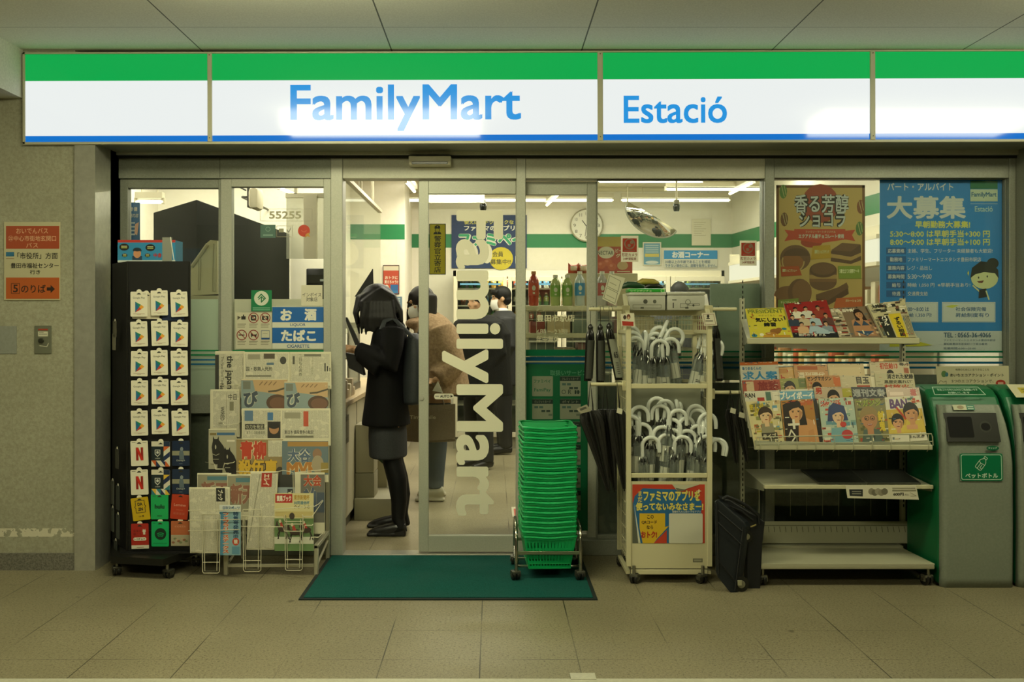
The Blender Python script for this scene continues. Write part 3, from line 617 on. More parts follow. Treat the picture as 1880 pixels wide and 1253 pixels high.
def d_big1(g): g.rect(0, 0, 1, .98, '8d7a52'); g.rect(.68, .5, 1, .96, nprint); g.text('青柳', .08, .42, .64, .94, 'b03c22', .05, out=(.05, 'd6c49a')); g.text('殺伍車', .04, .0, .88, .42, 'c9a22e', .05, out=(.05, '3a2c1a')); g.ell(.93, .06, .09, .16, '3a3226')
def d_big2(g): g.rect(0, 0, 1, .98, '5f6f74'); g.rect(.12, .82, 1, .96, 'a0793c'); g.text('大谷', .12, .36, .62, .76, '4d5f74', .05, out=(.04, 'd8d2bc')); g.text('MVP', .1, 0, .74, .36, 'a8702e', .05, out=(.04, 'cdb88a')); g.ell(.76, .6, .1, .16, '8a6a50'); g.ell(.77, .3, .13, .26, '9c8f74'); g.rect(.84, .05, 1, .35, '8f7c3c')
def d_roll(g): g.rect(.02, 0, .98, .95, '8f8a72'); g.rect(.3, .78, .95, .9, '4f7680'); g.text('新天', .12, .2, .95, .74, '8c5f4c', .05, out=(.04, 'b7a98c'))
def d_book(g): body(g, .03, .02, .97, .97); g.rect(.68, .78, .9, .985, '1f1f19'); g.text('ブック', .72, .80, .85, .96, 'd8d2bc', .04, 90); g.line([(.66, .2), (.66, .96)], .004, '8f8a74')
def d_ire(g): body(g, .03, .02, .97, .97); g.rect(.42, .80, .80, .98, 'a3301f'); g.text('エレイ', .5, .82, .72, .965, 'd8c9b0', .05, 90); g.line([(.36, .96), (.08, .1)], .012, '8f8a74')
def d_dark(g): g.rect(0, 0, 1, .6, '8f9a9c'); g.rect(0, .6, 1, 1, '2f2e27'); g.rect(.68, 0, .92, .55, '2c2f33'); g.text('ブ', .72, .2, .88, .5, 'b9b49b', .03)
def d_blond(g): g.rect(.2, 0, 1, .96, '6d6a60'); g.text('大会', .3, .72, .9, .95, 'b0492c', .04, out=(.04, 'cdc3a4')); g.text('凶', .3, .2, .72, .7, '4d5a6c', .05, out=(.04, 'b9b49b')); g.rect(.74, .2, 1, .6, '46505c')
# rear, top tier first
TP = [(395, 645, 449, 716, 5.40, d_eng, 'english newspaper turned sideways with a dark strip, top tier of the rack'), (447, 646, 532, 697, 5.385, d_txt, 'folded black and white newspaper in the middle of the top tier'), (532, 646, 608, 702, 5.40, d_txt2, 'folded newspaper with small bar chart at the end of the top tier'),
      (386, 715, 440, 787, 5.34, d_wir, 'thick folded newspaper turned sideways below the english one'), (443, 696, 528, 752, 5.33, d_hat, 'colour newspaper with brown hat picture, nearer the english paper'), (522, 701, 602, 752, 5.312, d_hat2, 'colour newspaper with brown hat picture, nearer the door'),
      (444, 750, 518, 806, 5.27, d_blue, 'newspaper with blue blocks and a face on black'), (515, 750, 607, 806, 5.255, d_red, 'newspaper with an upright red block'),
      (383, 788, 434, 872, 5.21, d_horse, 'racing paper with two dark horse heads'), (434, 806, 520, 872, 5.20, d_big1, 'sports paper with huge red and yellow headline'), (518, 809, 603, 872, 5.185, d_big2, 'sports paper with huge grey and orange headline'),
      (362, 869, 424, 930, 5.13, d_roll, 'rolled sports paper behind the grey racing sheet'), (417, 871, 470, 940, 5.108, d_roll, 'rolled sports paper behind the tilted sheet with red block'), (500, 872, 541, 930, 5.125, d_dark, 'dark newspaper deep in the pocket behind the green racing magazine'), (541, 868, 596, 960, 5.12, d_blond, 'grey sports paper at the pocket end by the door')]
for x0, y0, x1, y1, Y, d, l in TP: paper(x0, y0, x1, y1, Y, d, l, th=.016 if d in (d_wir, d_roll) else .011, ext=.22)
paper(349, 895, 424, 1016, 5.04, d_book, 'pale racing sheet with black title block hanging low in front', .05, .0, -2, .012, curl=.008)
paper(452, 866, 503, 1010, 5.05, d_ire, 'tilted folded racing sheet with red title block', .05, .0, 8, .012, curl=.004)
def d_green(g):
    g.rect(0, 0, 1, 1, 'c9bf8c'); g.rect(0, 0, 1, .56, '5f7a48'); g.rect(.02, .83, .46, .985, 'a8291d'); g.text('競馬ブック', .06, .855, .43, .96, 'e3ddc8', .04); g.text('東京新聞杯', .5, .88, .9, .97, 'a8842e', .03); g.text('共同通信杯', .5, .8, .9, .86, '4f7680', .03)
    g.text('クイーンC', .5, .73, .9, .79, '55503a', .03); g.rect(.02, .58, .98, .68, 'b9a86c'); g.rect(0, .12, 1, .24, 'c7c6b0')
    for u, v, s in ((.3, .3, .42), (.02, .36, .34), (.62, .34, .36)): g.ell(u + s * .55, v + .02, s * .34, .055, '3a2a1c'); g.poly([(u + s * .14, v + .15), (u + s * .3, v + .05), (u + s * .36, v - .01), (u + s * .26, v), (u + s * .06, v + .10)], '3a2a1c'); g.poly([(u + s * .02, v + .06), (u + s * .1, v + .15), (u + s * .2, v + .14), (u + s * .1, v + .06)], '3a2a1c'); [g.line([(u + s * a, v - .01), (u + s * b_, v - .08), (u + s * c_, v - .15)], .016, '2a2016') for a, b_, c_ in ((.32, .2, .26), (.36, .3, .2), (.78, .88, .8), (.82, .94, 1.0))]; g.poly([(u + s * .4, v + .05), (u + s * .62, v + .05), (u + s * .5, v + .14), (u + s * .36, v + .12)], ('a83a2c', 'c9c2a8', '3f6488')[int(u * 10) % 3]); g.ell(u + s * .36, v + .15, .035, .03, 'd8c9a8')
    g.ell(.45, .6, .07, .06, '3a2f22')
paper(504, 906, 576, 1012, 5.02, d_green, 'green racing magazine with red title block and running horses', .05, .0, 0, .006, mat('cfcaaf', .4))
q = MB(); Yp = 4.995; q.box(PX(403, Yp), PX(442, Yp), Yp, Yp + .002, PZ(1020, Yp), PZ(928, Yp), 'd4d8d0'); g = GP(q, Yp)
g.rect(403, 940, 442, 1020, '86aab4'); g.poly([(403, 940), (416, 940), (410, 1020), (403, 1020)], '4f86a4'); g.text('日刊スポーツ', 409, 930, 440, 937, '2c5a84', .03)
g.text('フェブラリーステークス', 409, 942, 421, 1016, 'c25a34', .05, out=(.07, 'ece4cc'), vert=True); g.text('特集号発売中', 428, 940, 438, 990, '2a4a6c', .03, vert=True); g.ell(433, 995, 6.5, 7, 'b8452c'); g.text('競', 429.5, 991, 436.5, 999, 'e3ddc8', .03); g.rect(426, 1004, 440, 1018, '5f8ea4')
q.thing('advert_card', 'tall blue and orange advert card clipped to the newspaper rack', 'advert card', loc=P(422, 1020, Yp))
rk = thing('newspaper_rack', 'cream wire rack of newspapers on a low tube frame by the window', 'rack', (PX(480, 5.2), 5.2, 0))
q = MB(); rw = .0022; W_ = lambda pts, Y, r=rw, c=False: q.tube([P(px, py, Y + (0 if len(pp) < 1 else pp[0])) for px, py, *pp in pts], r, wire, 6, c)
for x, py, Y in ((414, 1057, 5.09), (580, 1057, 5.09)):
    q.box(PX(x - 4, Y), PX(x + 4, Y), Y, Y + .022, 0, PZ(1002, Y), wire2, .003, 1); q.box(PX(x - 4, Y), PX(x + 4, Y), Y, 5.46, PZ(1008, Y), PZ(1001, Y), wire2, .002, 1)
    q.box(PX(x - 4, Y), PX(x + 4, Y), 5.44, 5.46, .0, 1.12, wire2, .003, 1); q.tube([(PX(x, Y), Y + .01, .045), (PX(x, Y), 5.44, .10)], .007, wire2, 8)
q.box(PX(414, 5.09), PX(580, 5.09), 5.095, 5.112, PZ(1043, 5.09), PZ(1037, 5.09), wire2, .002, 1)
q.box(PX(414, 5.09), PX(580, 5.09), 5.445, 5.46, .9, .915, wire2, .002, 1); q.box(PX(414, 5.09), PX(580, 5.09), 5.445, 5.46, 1.105, 1.12, wire2, .002, 1)
q.build('tube_frame', rk)
for (a, c, yt, yb, Y) in ((371, 404, 945, 1053, 4.985), (446, 480, 936, 1050, 4.99), (523, 556, 946, 1048, 4.99)):
    q = MB(); W_([(a, yt), (a + 1, yb - 3), (a + 3, yb), (c - 4, yb), (c - 1, yb - 3), (c, yt)], Y); W_([(a + 3, yt + 8, .03), (a + 5, yb - 4, .03), (c - 6, yb - 4, .03), (c - 4, yt + 8, .03)], Y)
    for yy in ((yt + 17, yb - 20) if a > 500 else (yt, yb - 20)): W_([(a + 1, yy), (c - 1, yy)], Y)
    for px in (a + 1, c - 1):
        q.tube([P(px, yt, Y), P(px, yt, Y + .1)], rw, wire, 6)
    q.build('wire_loop', rk)
def pocket(pts, Y, r=rw):
    q = MB(); q.tube([P(px, py, Y + d) for px, py, d in pts], r, wire, 6); return q.build('wire_rail', rk)
for yy in (938, 956, 975): pocket([(348, yy + 2, .30), (346, yy, .0), (370, yy, 0), (440, yy - 2, 0)], 4.985)
pocket([(443, 948, 0), (500, 950, 0), (520, 950, 0), (523, 958, 0), (556, 958, 0), (558, 949, 0), (573, 949, 0), (593, 920, .1)], 4.985)
pocket([(443, 967, 0), (519, 968, 0), (522, 976, 0), (557, 976, 0), (560, 965, 0), (573, 965, 0), (575, 962, .1)], 4.985); pocket([(571, 987, 0), (585, 987, 0), (594, 978, .1)], 4.985)
pocket([(502, 936, 0), (578, 930, 0), (585, 926, .0), (592, 919, .12)], 5.0)
pocket([(377, 849, .12), (394, 853, 0), (396, 862, 0), (409, 862, 0), (412, 852, 0), (428, 850, 0), (434, 846, .1)], 5.17)
pocket([(392, 776, .1), (409, 777, 0), (412, 781, .0), (438, 778, 0), (444, 773, .1)], 5.30); pocket([(395, 707, .1), (412, 708, 0), (430, 707, 0), (442, 708, .08)], 5.36)
pocket([(434, 866, .03), (505, 868, 0), (520, 864, 0), (538, 868, 0), (539, 925, 0)], 5.095); pocket([(541, 868, 0), (585, 864, .02), (603, 862, .1)], 5.09); pocket([(598, 709, 0), (609, 709, .1)], 5.33)
# flat feet bars of every tier: rails the papers rest on
for Y, py in ((5.42, 730), (5.36, 800), (5.30, 825), (5.24, 885), (5.165, 945)):
    q = MB(); q.tube([P(414, py + 4, Y), P(580, py + 4, Y)], .003, wire, 6); q.tube([P(414, py + 4, Y), (PX(414, Y), 5.45, PZ(py + 4, Y))], .003, wire, 6); q.tube([P(580, py + 4, Y), (PX(580, Y), 5.45, PZ(py + 4, Y))], .003, wire, 6); q.build('wire_tier', rk)
# ================================================================ shopping baskets on a trolley
ORD = ['topmost', 'second', 'third', 'fourth', 'fifth', 'sixth', 'seventh', 'eighth', 'ninth', 'tenth', 'eleventh', 'twelfth', 'thirteenth', 'fourteenth', 'fifteenth', 'sixteenth', 'seventeenth', 'eighteenth', 'nineteenth', 'twentieth', 'twenty-first', 'twenty-second', 'lowest']
bg = mat('10a45a', .36); bgd = mat('0d8f4d', .42)
def rr(w, d, r, z, k=4, dip=0.):
    o = []
    for cx_, cy, t0 in ((w / 2 - r, d / 2 - r, 0), (-w / 2 + r, d / 2 - r, 90), (-w / 2 + r, -d / 2 + r, 180), (w / 2 - r, -d / 2 + r, 270)):
        for i in range(k + 1): t = math.radians(t0 + 90 * i / k); o.append(Vector((cx_ + r * math.cos(t), cy + r * math.sin(t), z)))
        if dip and t0 in (90, 270):      # the long rims sag a little in the middle
            a = o[-1]; b_ = Vector((a.x, -a.y, z)) if False else None
    return o
def basket():
    t = thing('shopping_basket', '', 'basket', (0, 0, 0), 'green baskets stacked on the trolley')
    q = MB(); W0, D0, W1, D1, H = .205, .27, .262, .335, .165
    c0 = [(-W0 / 2, -D0 / 2), (W0 / 2, -D0 / 2), (W0 / 2, D0 / 2), (-W0 / 2, D0 / 2)]; c1 = [(-W1 / 2, -D1 / 2), (W1 / 2, -D1 / 2), (W1 / 2, D1 / 2), (-W1 / 2, D1 / 2)]
    zs = [0, .016, .070, .082, .134, H - .018, H]
    for e in range(4):
        a0, b0, a1, b1 = (Vector((*p, 0)) for p in (c0[e], c0[(e + 1) % 4], c1[e], c1[(e + 1) % 4])); n = 29 if e % 2 == 0 else 37
        for j in range(6):
            for i in range(n):
                if i % 2 == 1 and j in (1, 3, ): continue
                q.add([(a0.lerp(b0, u)).lerp(a1.lerp(b1, u), z / H) + Vector((0, 0, z)) for u, z in ((i / n, zs[j]), ((i + 1) / n, zs[j]), ((i + 1) / n, zs[j + 1]), (i / n, zs[j + 1]))], [(0, 1, 2, 3)], bg)
    for i in range(12): 
        x = -W0 / 2 + W0 * i / 11; q.box(x - .004, x + .004, -D0 / 2, D0 / 2, 0, .003, bgd)
    for i in range(9): y = -D0 / 2 + D0 * i / 8; q.box(-W0 / 2, W0 / 2, y - .004, y + .004, 0, .003, bgd)
    o = q.build('body', t); m = o.modifiers.new('wall', 'SOLIDIFY'); m.thickness = .0022; m.offset = 0
    q = MB()
    def loop(w, d, z, k=7):
        o = []
        for p in rr(w, d, .022, z): o.append(p)
        r_ = []
        for i, p in enumerate(o):
            r_.append(p); b_ = o[(i + 1) % len(o)]
            if (b_ - p).length > .1:
                for j in range(1, k): f = j / k; v = p.lerp(b_, f); v.z -= .007 * math.sin(math.pi * f) ** 2 * (1 if abs(p.y - b_.y) < .01 else .3); r_.append(v)
        return r_
    q.tube(loop(W1 + .006, D1 + .006, H), .0052, bg, 8, True, flat=1.); q.tube(loop(W1 + .002, D1 + .002, H - .0095), .0034, bg, 6, True); q.build('rim', t)
    for s in (-1, 1):
        q = MB(); y = s * (D1 / 2 - .004); pts = [(-W1 / 2 - .006, s * .02, H - .004), (-W1 / 2 - .008, s * .09, H + .002), (-W1 / 2 - .002, y - s * .03, H + .004), (-W1 / 2 + .02, y, H + .004), (-.06, y + s * .002, H - .001), (.06, y + s * .002, H - .001), (W1 / 2 - .02, y, H + .004), (W1 / 2 + .002, y - s * .03, H + .004), (W1 / 2 + .008, s * .09, H + .002), (W1 / 2 + .006, s * .02, H - .004)]
        q.tube(pts, .0032, bg, 6); q.build('handle', t)
    return t
YK = 5.12; bx = PX(1005, 5.08)
proto = basket(); nb = 23
for i in range(nb):
    z = .062 + (nb - 1 - i) * .02465
    lab = 'green plastic shopping basket, %s of the stack on the trolley' % ORD[i]
    if i == 0: proto.location = (bx, YK, z); proto.rotation_euler.z = math.radians(2); proto['label'] = lab
    else: dup(proto, (bx + R.uniform(-.003, .003), YK + R.uniform(-.004, .004), z), (0, 0, math.radians(2 + R.uniform(-1, 1))), lab)
chrome = mat('a9a795', .18, .95)
t_ = thing('basket_trolley', 'chrome wheeled trolley holding the stack of green baskets', 'trolley', (bx, YK, 0))
xl, xr, y0, y1 = bx - .162, bx + .158, 4.96, 5.28
for x in (xl, xr):
    q = MB(); q.tube([(x, y0, .085), (x, y0, .20), (x, y0 + .02, .245), (x, y0 + .06, .262), (x, y1 - .06, .262), (x, y1 - .02, .245), (x, y1, .20), (x, y1, .085)], .009, chrome, 10); q.build('side_hoop', t_)
q = MB(); q.box(xl, xr, y0 - .004, y0 + .004, .128, .146, mat('6f7a60', .35, .6), .002, 1); q.box(xl, xr, y1 - .004, y1 + .004, .128, .146, mat('6f7a60', .35, .6), .002, 1)
q.box(xl, xr, y0 + .07, y0 + .085, .046, .058, chrome, .002, 1); q.box(xl, xr, y1 - .085, y1 - .07, .046, .058, chrome, .002, 1)
for x in (xl, xr): q.tube([(x, y0 + .075, .052), (x, y0 + .01, .1)], .006, chrome, 8); q.tube([(x, y1 - .075, .052), (x, y1 - .01, .1)], .006, chrome, 8)
q.build('cross_bars', t_)
for x in (xl, xr):
    for y in (y0, y1): q = MB(); caster(q, x, y, .026, '55554a', '1b1b16', R.uniform(-.8, .8), .095); o = q.build('castor', t_)
# lift castors standing on the mat onto its pile
t_.location.z = .009
# ================================================================ umbrella rack
YR = 4.93; crm = mat('c9c29c', .45); crmd = mat('b9b28c', .5)
rackt = thing('umbrella_rack', 'cream two-tier umbrella stand on castors with a red and blue poster', 'rack', (PX(1229, YR), YR, 0))
RX = lambda p, Y=YR: PX(p, Y); RZ = lambda p, Y=YR: PZ(p, Y)
xL, xR, yb = RX(1150), RX(1308), 5.31; pw = RX(1159) - xL
q = MB()
for a in (xL, xR - pw): q.box(a, a + pw, YR, YR + .025, .085, RZ(592), crm, .002, 1); q.box(a, a + pw, yb - .02, yb, .085, RZ(560), crm, .002, 1)
for p0, p1 in ((1047, 1056), (870, 878), (705, 714)): q.box(xL + pw, xR - pw, YR + .003, YR + .02, RZ(p1), RZ(p0), crm, .002, 1)
q.box(PX(1158, 5.27), PX(1296, 5.27), 5.275, 5.29, PZ(615, 5.27), PZ(606, 5.27), crm, .002, 1); q.box(PX(1156, 5.25), PX(1298, 5.25), 5.245, 5.262, PZ(580, 5.25), PZ(570, 5.25), crm, .002, 1)
for z in (RZ(1054), RZ(872), RZ(708), RZ(610)):
    for a in (xL, xR - pw): q.box(a + .002, a + pw - .002, YR + .025, yb - .02, z - .008, z + .008, crm)
    q.box(xL + pw, xR - pw, yb - .018, yb - .002, z - .008, z + .008, crm)
q.build('frame', rackt)
q = MB(); q.box(xL + pw, xR - pw, YR + .012, yb - .02, .108, .122, crmd); q.build('bottom_shelf', rackt)
q = MB(); q.box(xL + pw, xR - pw, YR + .008, YR + .014, RZ(1045), RZ(885), crm); g = GP(q, YR + .008); g.rect(1272, 1026, 1290, 1033, '6f6d58'); g.rect(1274, 1028, 1288, 1031, '9a9880'); q.build('front_panel', rackt)
q = MB(); q.box(xL + pw, xR - pw, 5.092, 5.097, RZ(1045), RZ(716), mat('787a68', .6)); q.box(xL + pw, xR - pw, 5.097, yb - .02, .60, .612, crmd); q.build('tier_divider', rackt)
q = MB()      # side grids and the wire tray under the top
for a in (xL + .006, xR - .006):
    for i in range(8): y = YR + .03 + i * (yb - YR - .06) / 7; q.tube([(a, y, .11), (a, y, RZ(574))], .0014, crm, 5)
    for i in range(19): z = .13 + i * .065; q.tube([(a, YR + .02, z), (a, yb - .01, z)], .0014, crm, 5)
q.build('side_grid', rackt)
q = MB(); ya, yz_ = 5.25, 5.31
for a, c in ((1154.5, 1147), (1303, 1294)): q.prism([P(a - 4, 594, YR + .01), P(a + 4, 594, YR + .01), P(c + 4, 540, 5.29), P(c - 4, 540, 5.29)], (0, .003, -.014), crm)
for i in range(24): x = RX(1160) + i * (RX(1298) - RX(1160)) / 23; q.tube([(x, ya, RZ(580)), (x, ya, RZ(606)), (x, yz_ - .05, RZ(606))], .0012, crm, 5)
for z in (588, 597): q.tube([P(1158, z, ya), P(1300, z, ya)], .0016, crm, 5)
q.build('top_tray', rackt)
for px, y in ((1164, 4.93), (1290, 4.93), (1160, 5.28), (1285, 5.28)): q = MB(); caster(q, PX(px, 4.93), y, .027, '5a594c', '1b1b16', R.uniform(-.6, .6), .09); q.build('castor', rackt)
arms = []
for x0, x1, py, Y in ((1081, 1150, 568, 5.1), (1083, 1150, 706, 5.0), (1302, 1352, 568, 5.12), (1306, 1359, 721, 5.05)):
    q = MB(); q.tube([P(x0, py, Y), P(x1, py, Y)], .0095, crm, 10)
    e = x1 if x0 < 1150 else x0; q.box(PX(e - 8, Y), PX(e + 6, Y), Y - .012, Y + .012, PZ(py + 12, Y), PZ(py - 7, Y), crmd, .003, 1); q.tube([P(e, py, Y), (PX(e, Y), Y + .02, PZ(py, Y))], .006, crmd, 8)
    q.build('side_arm', rackt)
q = MB(); g = GP(q, YR + .0075)
g.rect(1161, 890, 1294, 998, '1f5f8e'); g.poly([(1161, 890), (1294, 890), (1294, 998), (1286, 998), (1288, 920), (1240, 899), (1180, 897), (1165, 912), (1161, 930)], 'b63a22'); g.poly([(1161, 918), (1172, 998), (1161, 998)], '55584a'); g.poly([(1164, 925), (1176, 998), (1172, 998)], 'c9c6ae')
g.text('まだ', 1171, 902, 1179, 922, 'd6c25a', .03, vert=True); g.text('ファミマのアプリを', 1181, 901, 1285, 921, 'd8ca5e', .045, out=(.03, '183f66')); g.text('使ってないみなさまー!', 1167, 923, 1291, 938, 'd8ca5e', .045, out=(.03, '183f66')); g.text('登録かんたん!おトクなアプリ', 1234, 938, 1286, 942, 'cfd0c0', .02)
g.poly([(1174, 943), (1221, 943), (1221, 968), (1228, 966), (1206, 990), (1200, 998), (1180, 998), (1174, 970)], 'cfa91e'); g.poly([(1200, 998), (1224, 974), (1224, 998)], 'b63a22')
g.text('この', 1188, 946, 1200, 953, '3a2a14', .03); g.text('QRコード', 1178, 956, 1206, 963, '3a2a14', .03); g.text('なら', 1187, 965, 1199, 972, '3a2a14', .03); g.text('おトク!', 1177, 976, 1206, 988, 'a62c1c', .05)
g.rrect(1228, 943, 1290, 998, 'c9c7b2', 2.5); g.poly([(1234, 890), (1284, 890), (1244, 903)], 'b9b79a'); g.poly([(1240, 896), (1262, 900), (1244, 903)], '6a6a58')
g.poly([(1283, 898), (1284.5, 901), (1288, 902), (1284.5, 903), (1283, 907), (1281.5, 903), (1278, 902), (1281.5, 901)], 'e0d8a8')
pst = q.build('poster', rackt)
# --- curved-handle umbrellas
whi = mat('d6dad2', .22, 0, 0, .6); film = glass('umbrella_film', (.86, .9, .88), 1.1, .34, (.55, .60, .55), .18); met = mat('8a8c84', .25, .9); tagw = mat('b4b5a4', .5); inkb = mat('1c1c17', .5)
def umbrella():
    t = thing('clear_umbrella', '', 'umbrella')
    q = MB(); r = .043; pts = [(0, 0, -.01), (0, 0, .03), (0, 0, .062)] + [(r - r * math.cos(math.radians(a)), 0, .062 + r * math.sin(math.radians(a))) for a in range(15, 181, 15)] + [(2 * r, 0, .045), (2 * r - .001, 0, .028)]
    q.tube(pts, [.0104] * (len(pts) - 1) + [.0088], whi, 12); q.lathe([(.0112, -.012), (.0112, .004)], mat('9fa39a', .3, .4), 12); q.build('handle', t)
    q = MB(); ra = lambda z: .030 - .014 * (z / .5)
    n = 24; prof = [(.0, 1.), (.02, 1.05), (.12, 1.0), (.25, .9), (.4, .7), (.48, .45)]
    vs_, fs = [], []
    for d, k in prof:
        for j in range(n): a = 2 * math.pi * j / n; rr_ = .027 * k * (1 + .20 * math.cos(8 * a)); vs_.append((rr_ * math.cos(a + d * 1.5), rr_ * math.sin(a + d * 1.5), -.015 - d))
    for i in range(len(prof) - 1):
        for j in range(n): fs.append((i * n + j, i * n + (j + 1) % n, (i + 1) * n + (j + 1) % n, (i + 1) * n + j))
    q.add(vs_, fs, film, True); q.build('canopy', t)
    q = MB()
    for j in range(8):
        a = 2 * math.pi * j / 8; x, y = math.cos(a), math.sin(a); q.tube([(.020 * x, .020 * y, .012), (.030 * x, .030 * y, -.012), (.028 * x, .028 * y, -.03)], [.0028, .0042, .0018], met if j % 2 else inkb, 6)
    q.lathe([(.012, -.03), (.017, -.012), (.012, .0)], inkb, 10); q.build('rib_tips', t)
    q = MB(); q.tube([(0, 0, -.01), (0, 0, -.495)], .004, met, 8); q.build('shaft', t)
    q = MB(); q.lathe([(.0305, -.17), (.0305, -.09)], tagw, 14); g = G(q, (-.02, -.0308, -.165), (.04, 0, 0), (0, 0, .07), (0, -1, 0)); g.text('70', .12, .06, .72, .42, inkb, .02, skew=.2); g.rect(.1, .55, .8, .6, inkb); g.rect(.1, .68, .6, .72, inkb); q.build('paper_band', t)
    return t
up = umbrella(); first = [True]
def place_umb(px, py, phi, lean, Y, label, group, back=0., tw=0.):
    a = Vector((.043, 0, .115)); E_ = Euler((math.radians(back), math.radians(lean), 0)); Mz = Matrix.Rotation(math.radians(phi), 3, 'Z')
    Rm = E_.to_matrix() @ Mz; loc = P(px, py, Y) - Rm @ a; loc.y = Y; eu = Rm.to_euler()
    if first[0]: first[0] = False; up.location = loc; up.rotation_euler = eu; up['label'] = label; up['group'] = group; return up
    return dup(up, loc, eu, label, group)
UP = [(1158, 597, 200, 0, 5.2), (1162, 607, 180, 3, 5.15), (1166, 617, 185, -2, 5.10), (1187, 607, 95, 9, 5.12), (1203, 609, 20, 0, 5.19), (1208, 598, 170, -10, 5.23), (1229, 588, 80, 24, 5.21), (1246, 602, 0, 22, 5.2), (1230, 619, 0, -4, 5.12), (1212, 622, 0, 2, 5.09), (1197, 618, 160, 4, 5.16), (1296, 612, 95, 14, 5.12), (1321, 616, 100, 24, 5.14), (1313, 620, -20, 10, 5.09)]
UL = [(1173, 744, 0, -4, 5.02), (1160, 762, 180, 4, 5.01), (1168, 762, 100, 2, 5.005), (1176, 757, 80, -2, 5.03), (1181, 776, 170, 4, 5.005), (1194, 800, 0, -2, 4.99), (1208, 728, 180, 6, 5.04), (1221, 733, 10, -2, 5.03), (1215, 742, 165, 5, 5.01), (1244, 734, 85, -6, 5.04), (1251, 739, 95, 4, 5.03), (1245, 750, 0, 0, 5.01), (1276, 742, 0, -4, 5.04), (1283, 750, 150, 2, 5.02), (1298, 757, 5, -3, 5.01), (1218, 781, 180, 8, 5.0), (1236, 786, 180, 7, 5.005), (1227, 795, 175, 6, 4.99), (1244, 802, 5, -4, 5.0), (1264, 788, 175, 6, 5.0), (1254, 799, 0, 2, 4.99), (1291, 770, 100, 10, 5.0), (1286, 779, 165, 8, 5.0), (1297, 798, 0, 0, 4.99), (1314, 803, -12, 6, 5.0), (1321, 804, 0, 9, 4.985), (1237, 768, 150, 4, 5.0), (1262, 765, 20, 3, 5.01)]
UP = [(a, b_, c, d, 5.145 + (Y - 5.09) * .35) for a, b_, c, d, Y in UP]
for k_, lst, nm in ((0, UP, 'upper'), (1, UL, 'lower')):
    s_ = sorted(lst, key=lambda e: e[0])
    for i, e in enumerate(s_):
        dirn = {0: 'crook to the right', 1: 'crook to the left', 2: 'crook seen edge on'}[0 if abs(math.cos(math.radians(e[2]))) > .4 and math.cos(math.radians(e[2])) > 0 else 1 if abs(math.cos(math.radians(e[2]))) > .4 else 2]
        nth = (['leftmost'] + ORD[1:22] + ['twenty-third', 'twenty-fourth', 'twenty-fifth', 'twenty-sixth', 'twenty-seventh'])[i] if i < len(s_) - 1 else 'rightmost'
        place_umb(*e, 'white-handled clear umbrella in the %s tier, %s, %s' % (nm, nth + ('' if nth in ('leftmost', 'rightmost') else ' from the left'), dirn), 'clear umbrellas in the %s tier' % nm)
# --- hanging black umbrellas
fab = mat('11110e', .42); fabg = mat('0d0d0b', .22, 0, 0, .5)
def pleat(mb, top, bot, r0, r1, folds, m, amp=.3, n=48, rows=8, flat=1.):
    top, bot = Vector(top), Vector(bot); d = bot - top; vs_, fs = [], []
    for i in range(rows + 1):
        f = i / rows; r = r0 + (r1 - r0) * f ** .9; r *= min(1., .55 + f * 4)
        for j in range(n): a = 2 * math.pi * j / n; k = r * (1 + amp * math.cos(folds * a)); vs_.append(top + d * f + Vector((k * math.cos(a + f * .4), k * flat * math.sin(a + f * .4), 0)))
    for i in range(rows):
        for j in range(n): fs.append((i * n + j, i * n + (j + 1) % n, (i + 1) * n + (j + 1) % n, (i + 1) * n + j))
    fs += [tuple(range(n)), tuple((rows * n + j for j in range(n)))]
    mb.add(vs_, fs, m, True)
sleeve = glass('clear_sleeve', (.8, .82, .8), 1.6, .06, (.4, .42, .4), .12)
def folding(px0, py0, px1, py1, Y, label, r=.021, txt=None, arm=568):
    t = thing('folding_umbrella', label, 'umbrella', P(px1, py1, Y), 'black folding umbrellas hung on the rack'); a, b_ = P(px0, py0, Y), P(px1, py1, Y)
    q = MB(); pleat(q, a, b_, r * .95, r * .8, 9, fabg, .16, 54, 14); q.build('canopy', t)
    q = MB(); q.lathe([(r * .55, 0), (r * .7, .012), (r * .5, .022), (.004, .03)], mat('1b1b16', .3), 14, a); q.build('handle', t)
    q = MB(); d = b_ - a; ax = Vector((1, 0, 0)); q.sheet(lambda u, v: a + d * (.2 + .75 * v) + Vector((r * 1.22 * math.sin((u - .3) * 1.9), -r * 1.22 * math.cos((u - .3) * 1.9), 0)), 8, 4, mat('7d7f70' if txt else '3c3e38', .3)); 
    g = G(q, a + d * .95 + Vector((-.004, -r * 1.24, 0)), Vector((.022, 0, 0)), -d * .7, (0, -1, 0))
    if txt: g.text(txt, .0, .55, .95, .72, inkb, .03)
    for i in range(6): g.rect(.1, .1 + .06 * i, .7, .12 + .06 * i, '3a3a30')
    q.build('label_sleeve', t)
    q = MB(); top = Vector((a.x, a.y, PZ(arm, Y) + .012)); q.tube([a + Vector((0, 0, .02)), a + Vector((.001, 0, .06)), top, top + Vector((.014, 0, .004)), top + Vector((.02, 0, -.02))], .0013, mat('33332b', .4, .6), 5); q.build('hook', t)
    return t
folding(1084, 606, 1079, 700, 5.10, 'black folding umbrella in clear sleeve, first on the upper arm by the baskets')
folding(1102, 606, 1102, 704, 5.09, 'black folding umbrella in clear sleeve, second on the upper arm by the baskets')
folding(1118, 604, 1136, 698, 5.07, 'tilted black folding umbrella marked 65 on the upper arm', .021, '65')
folding(1314, 602, 1320, 700, 5.13, 'slim black folding umbrella on the upper arm by the magazines', .02)
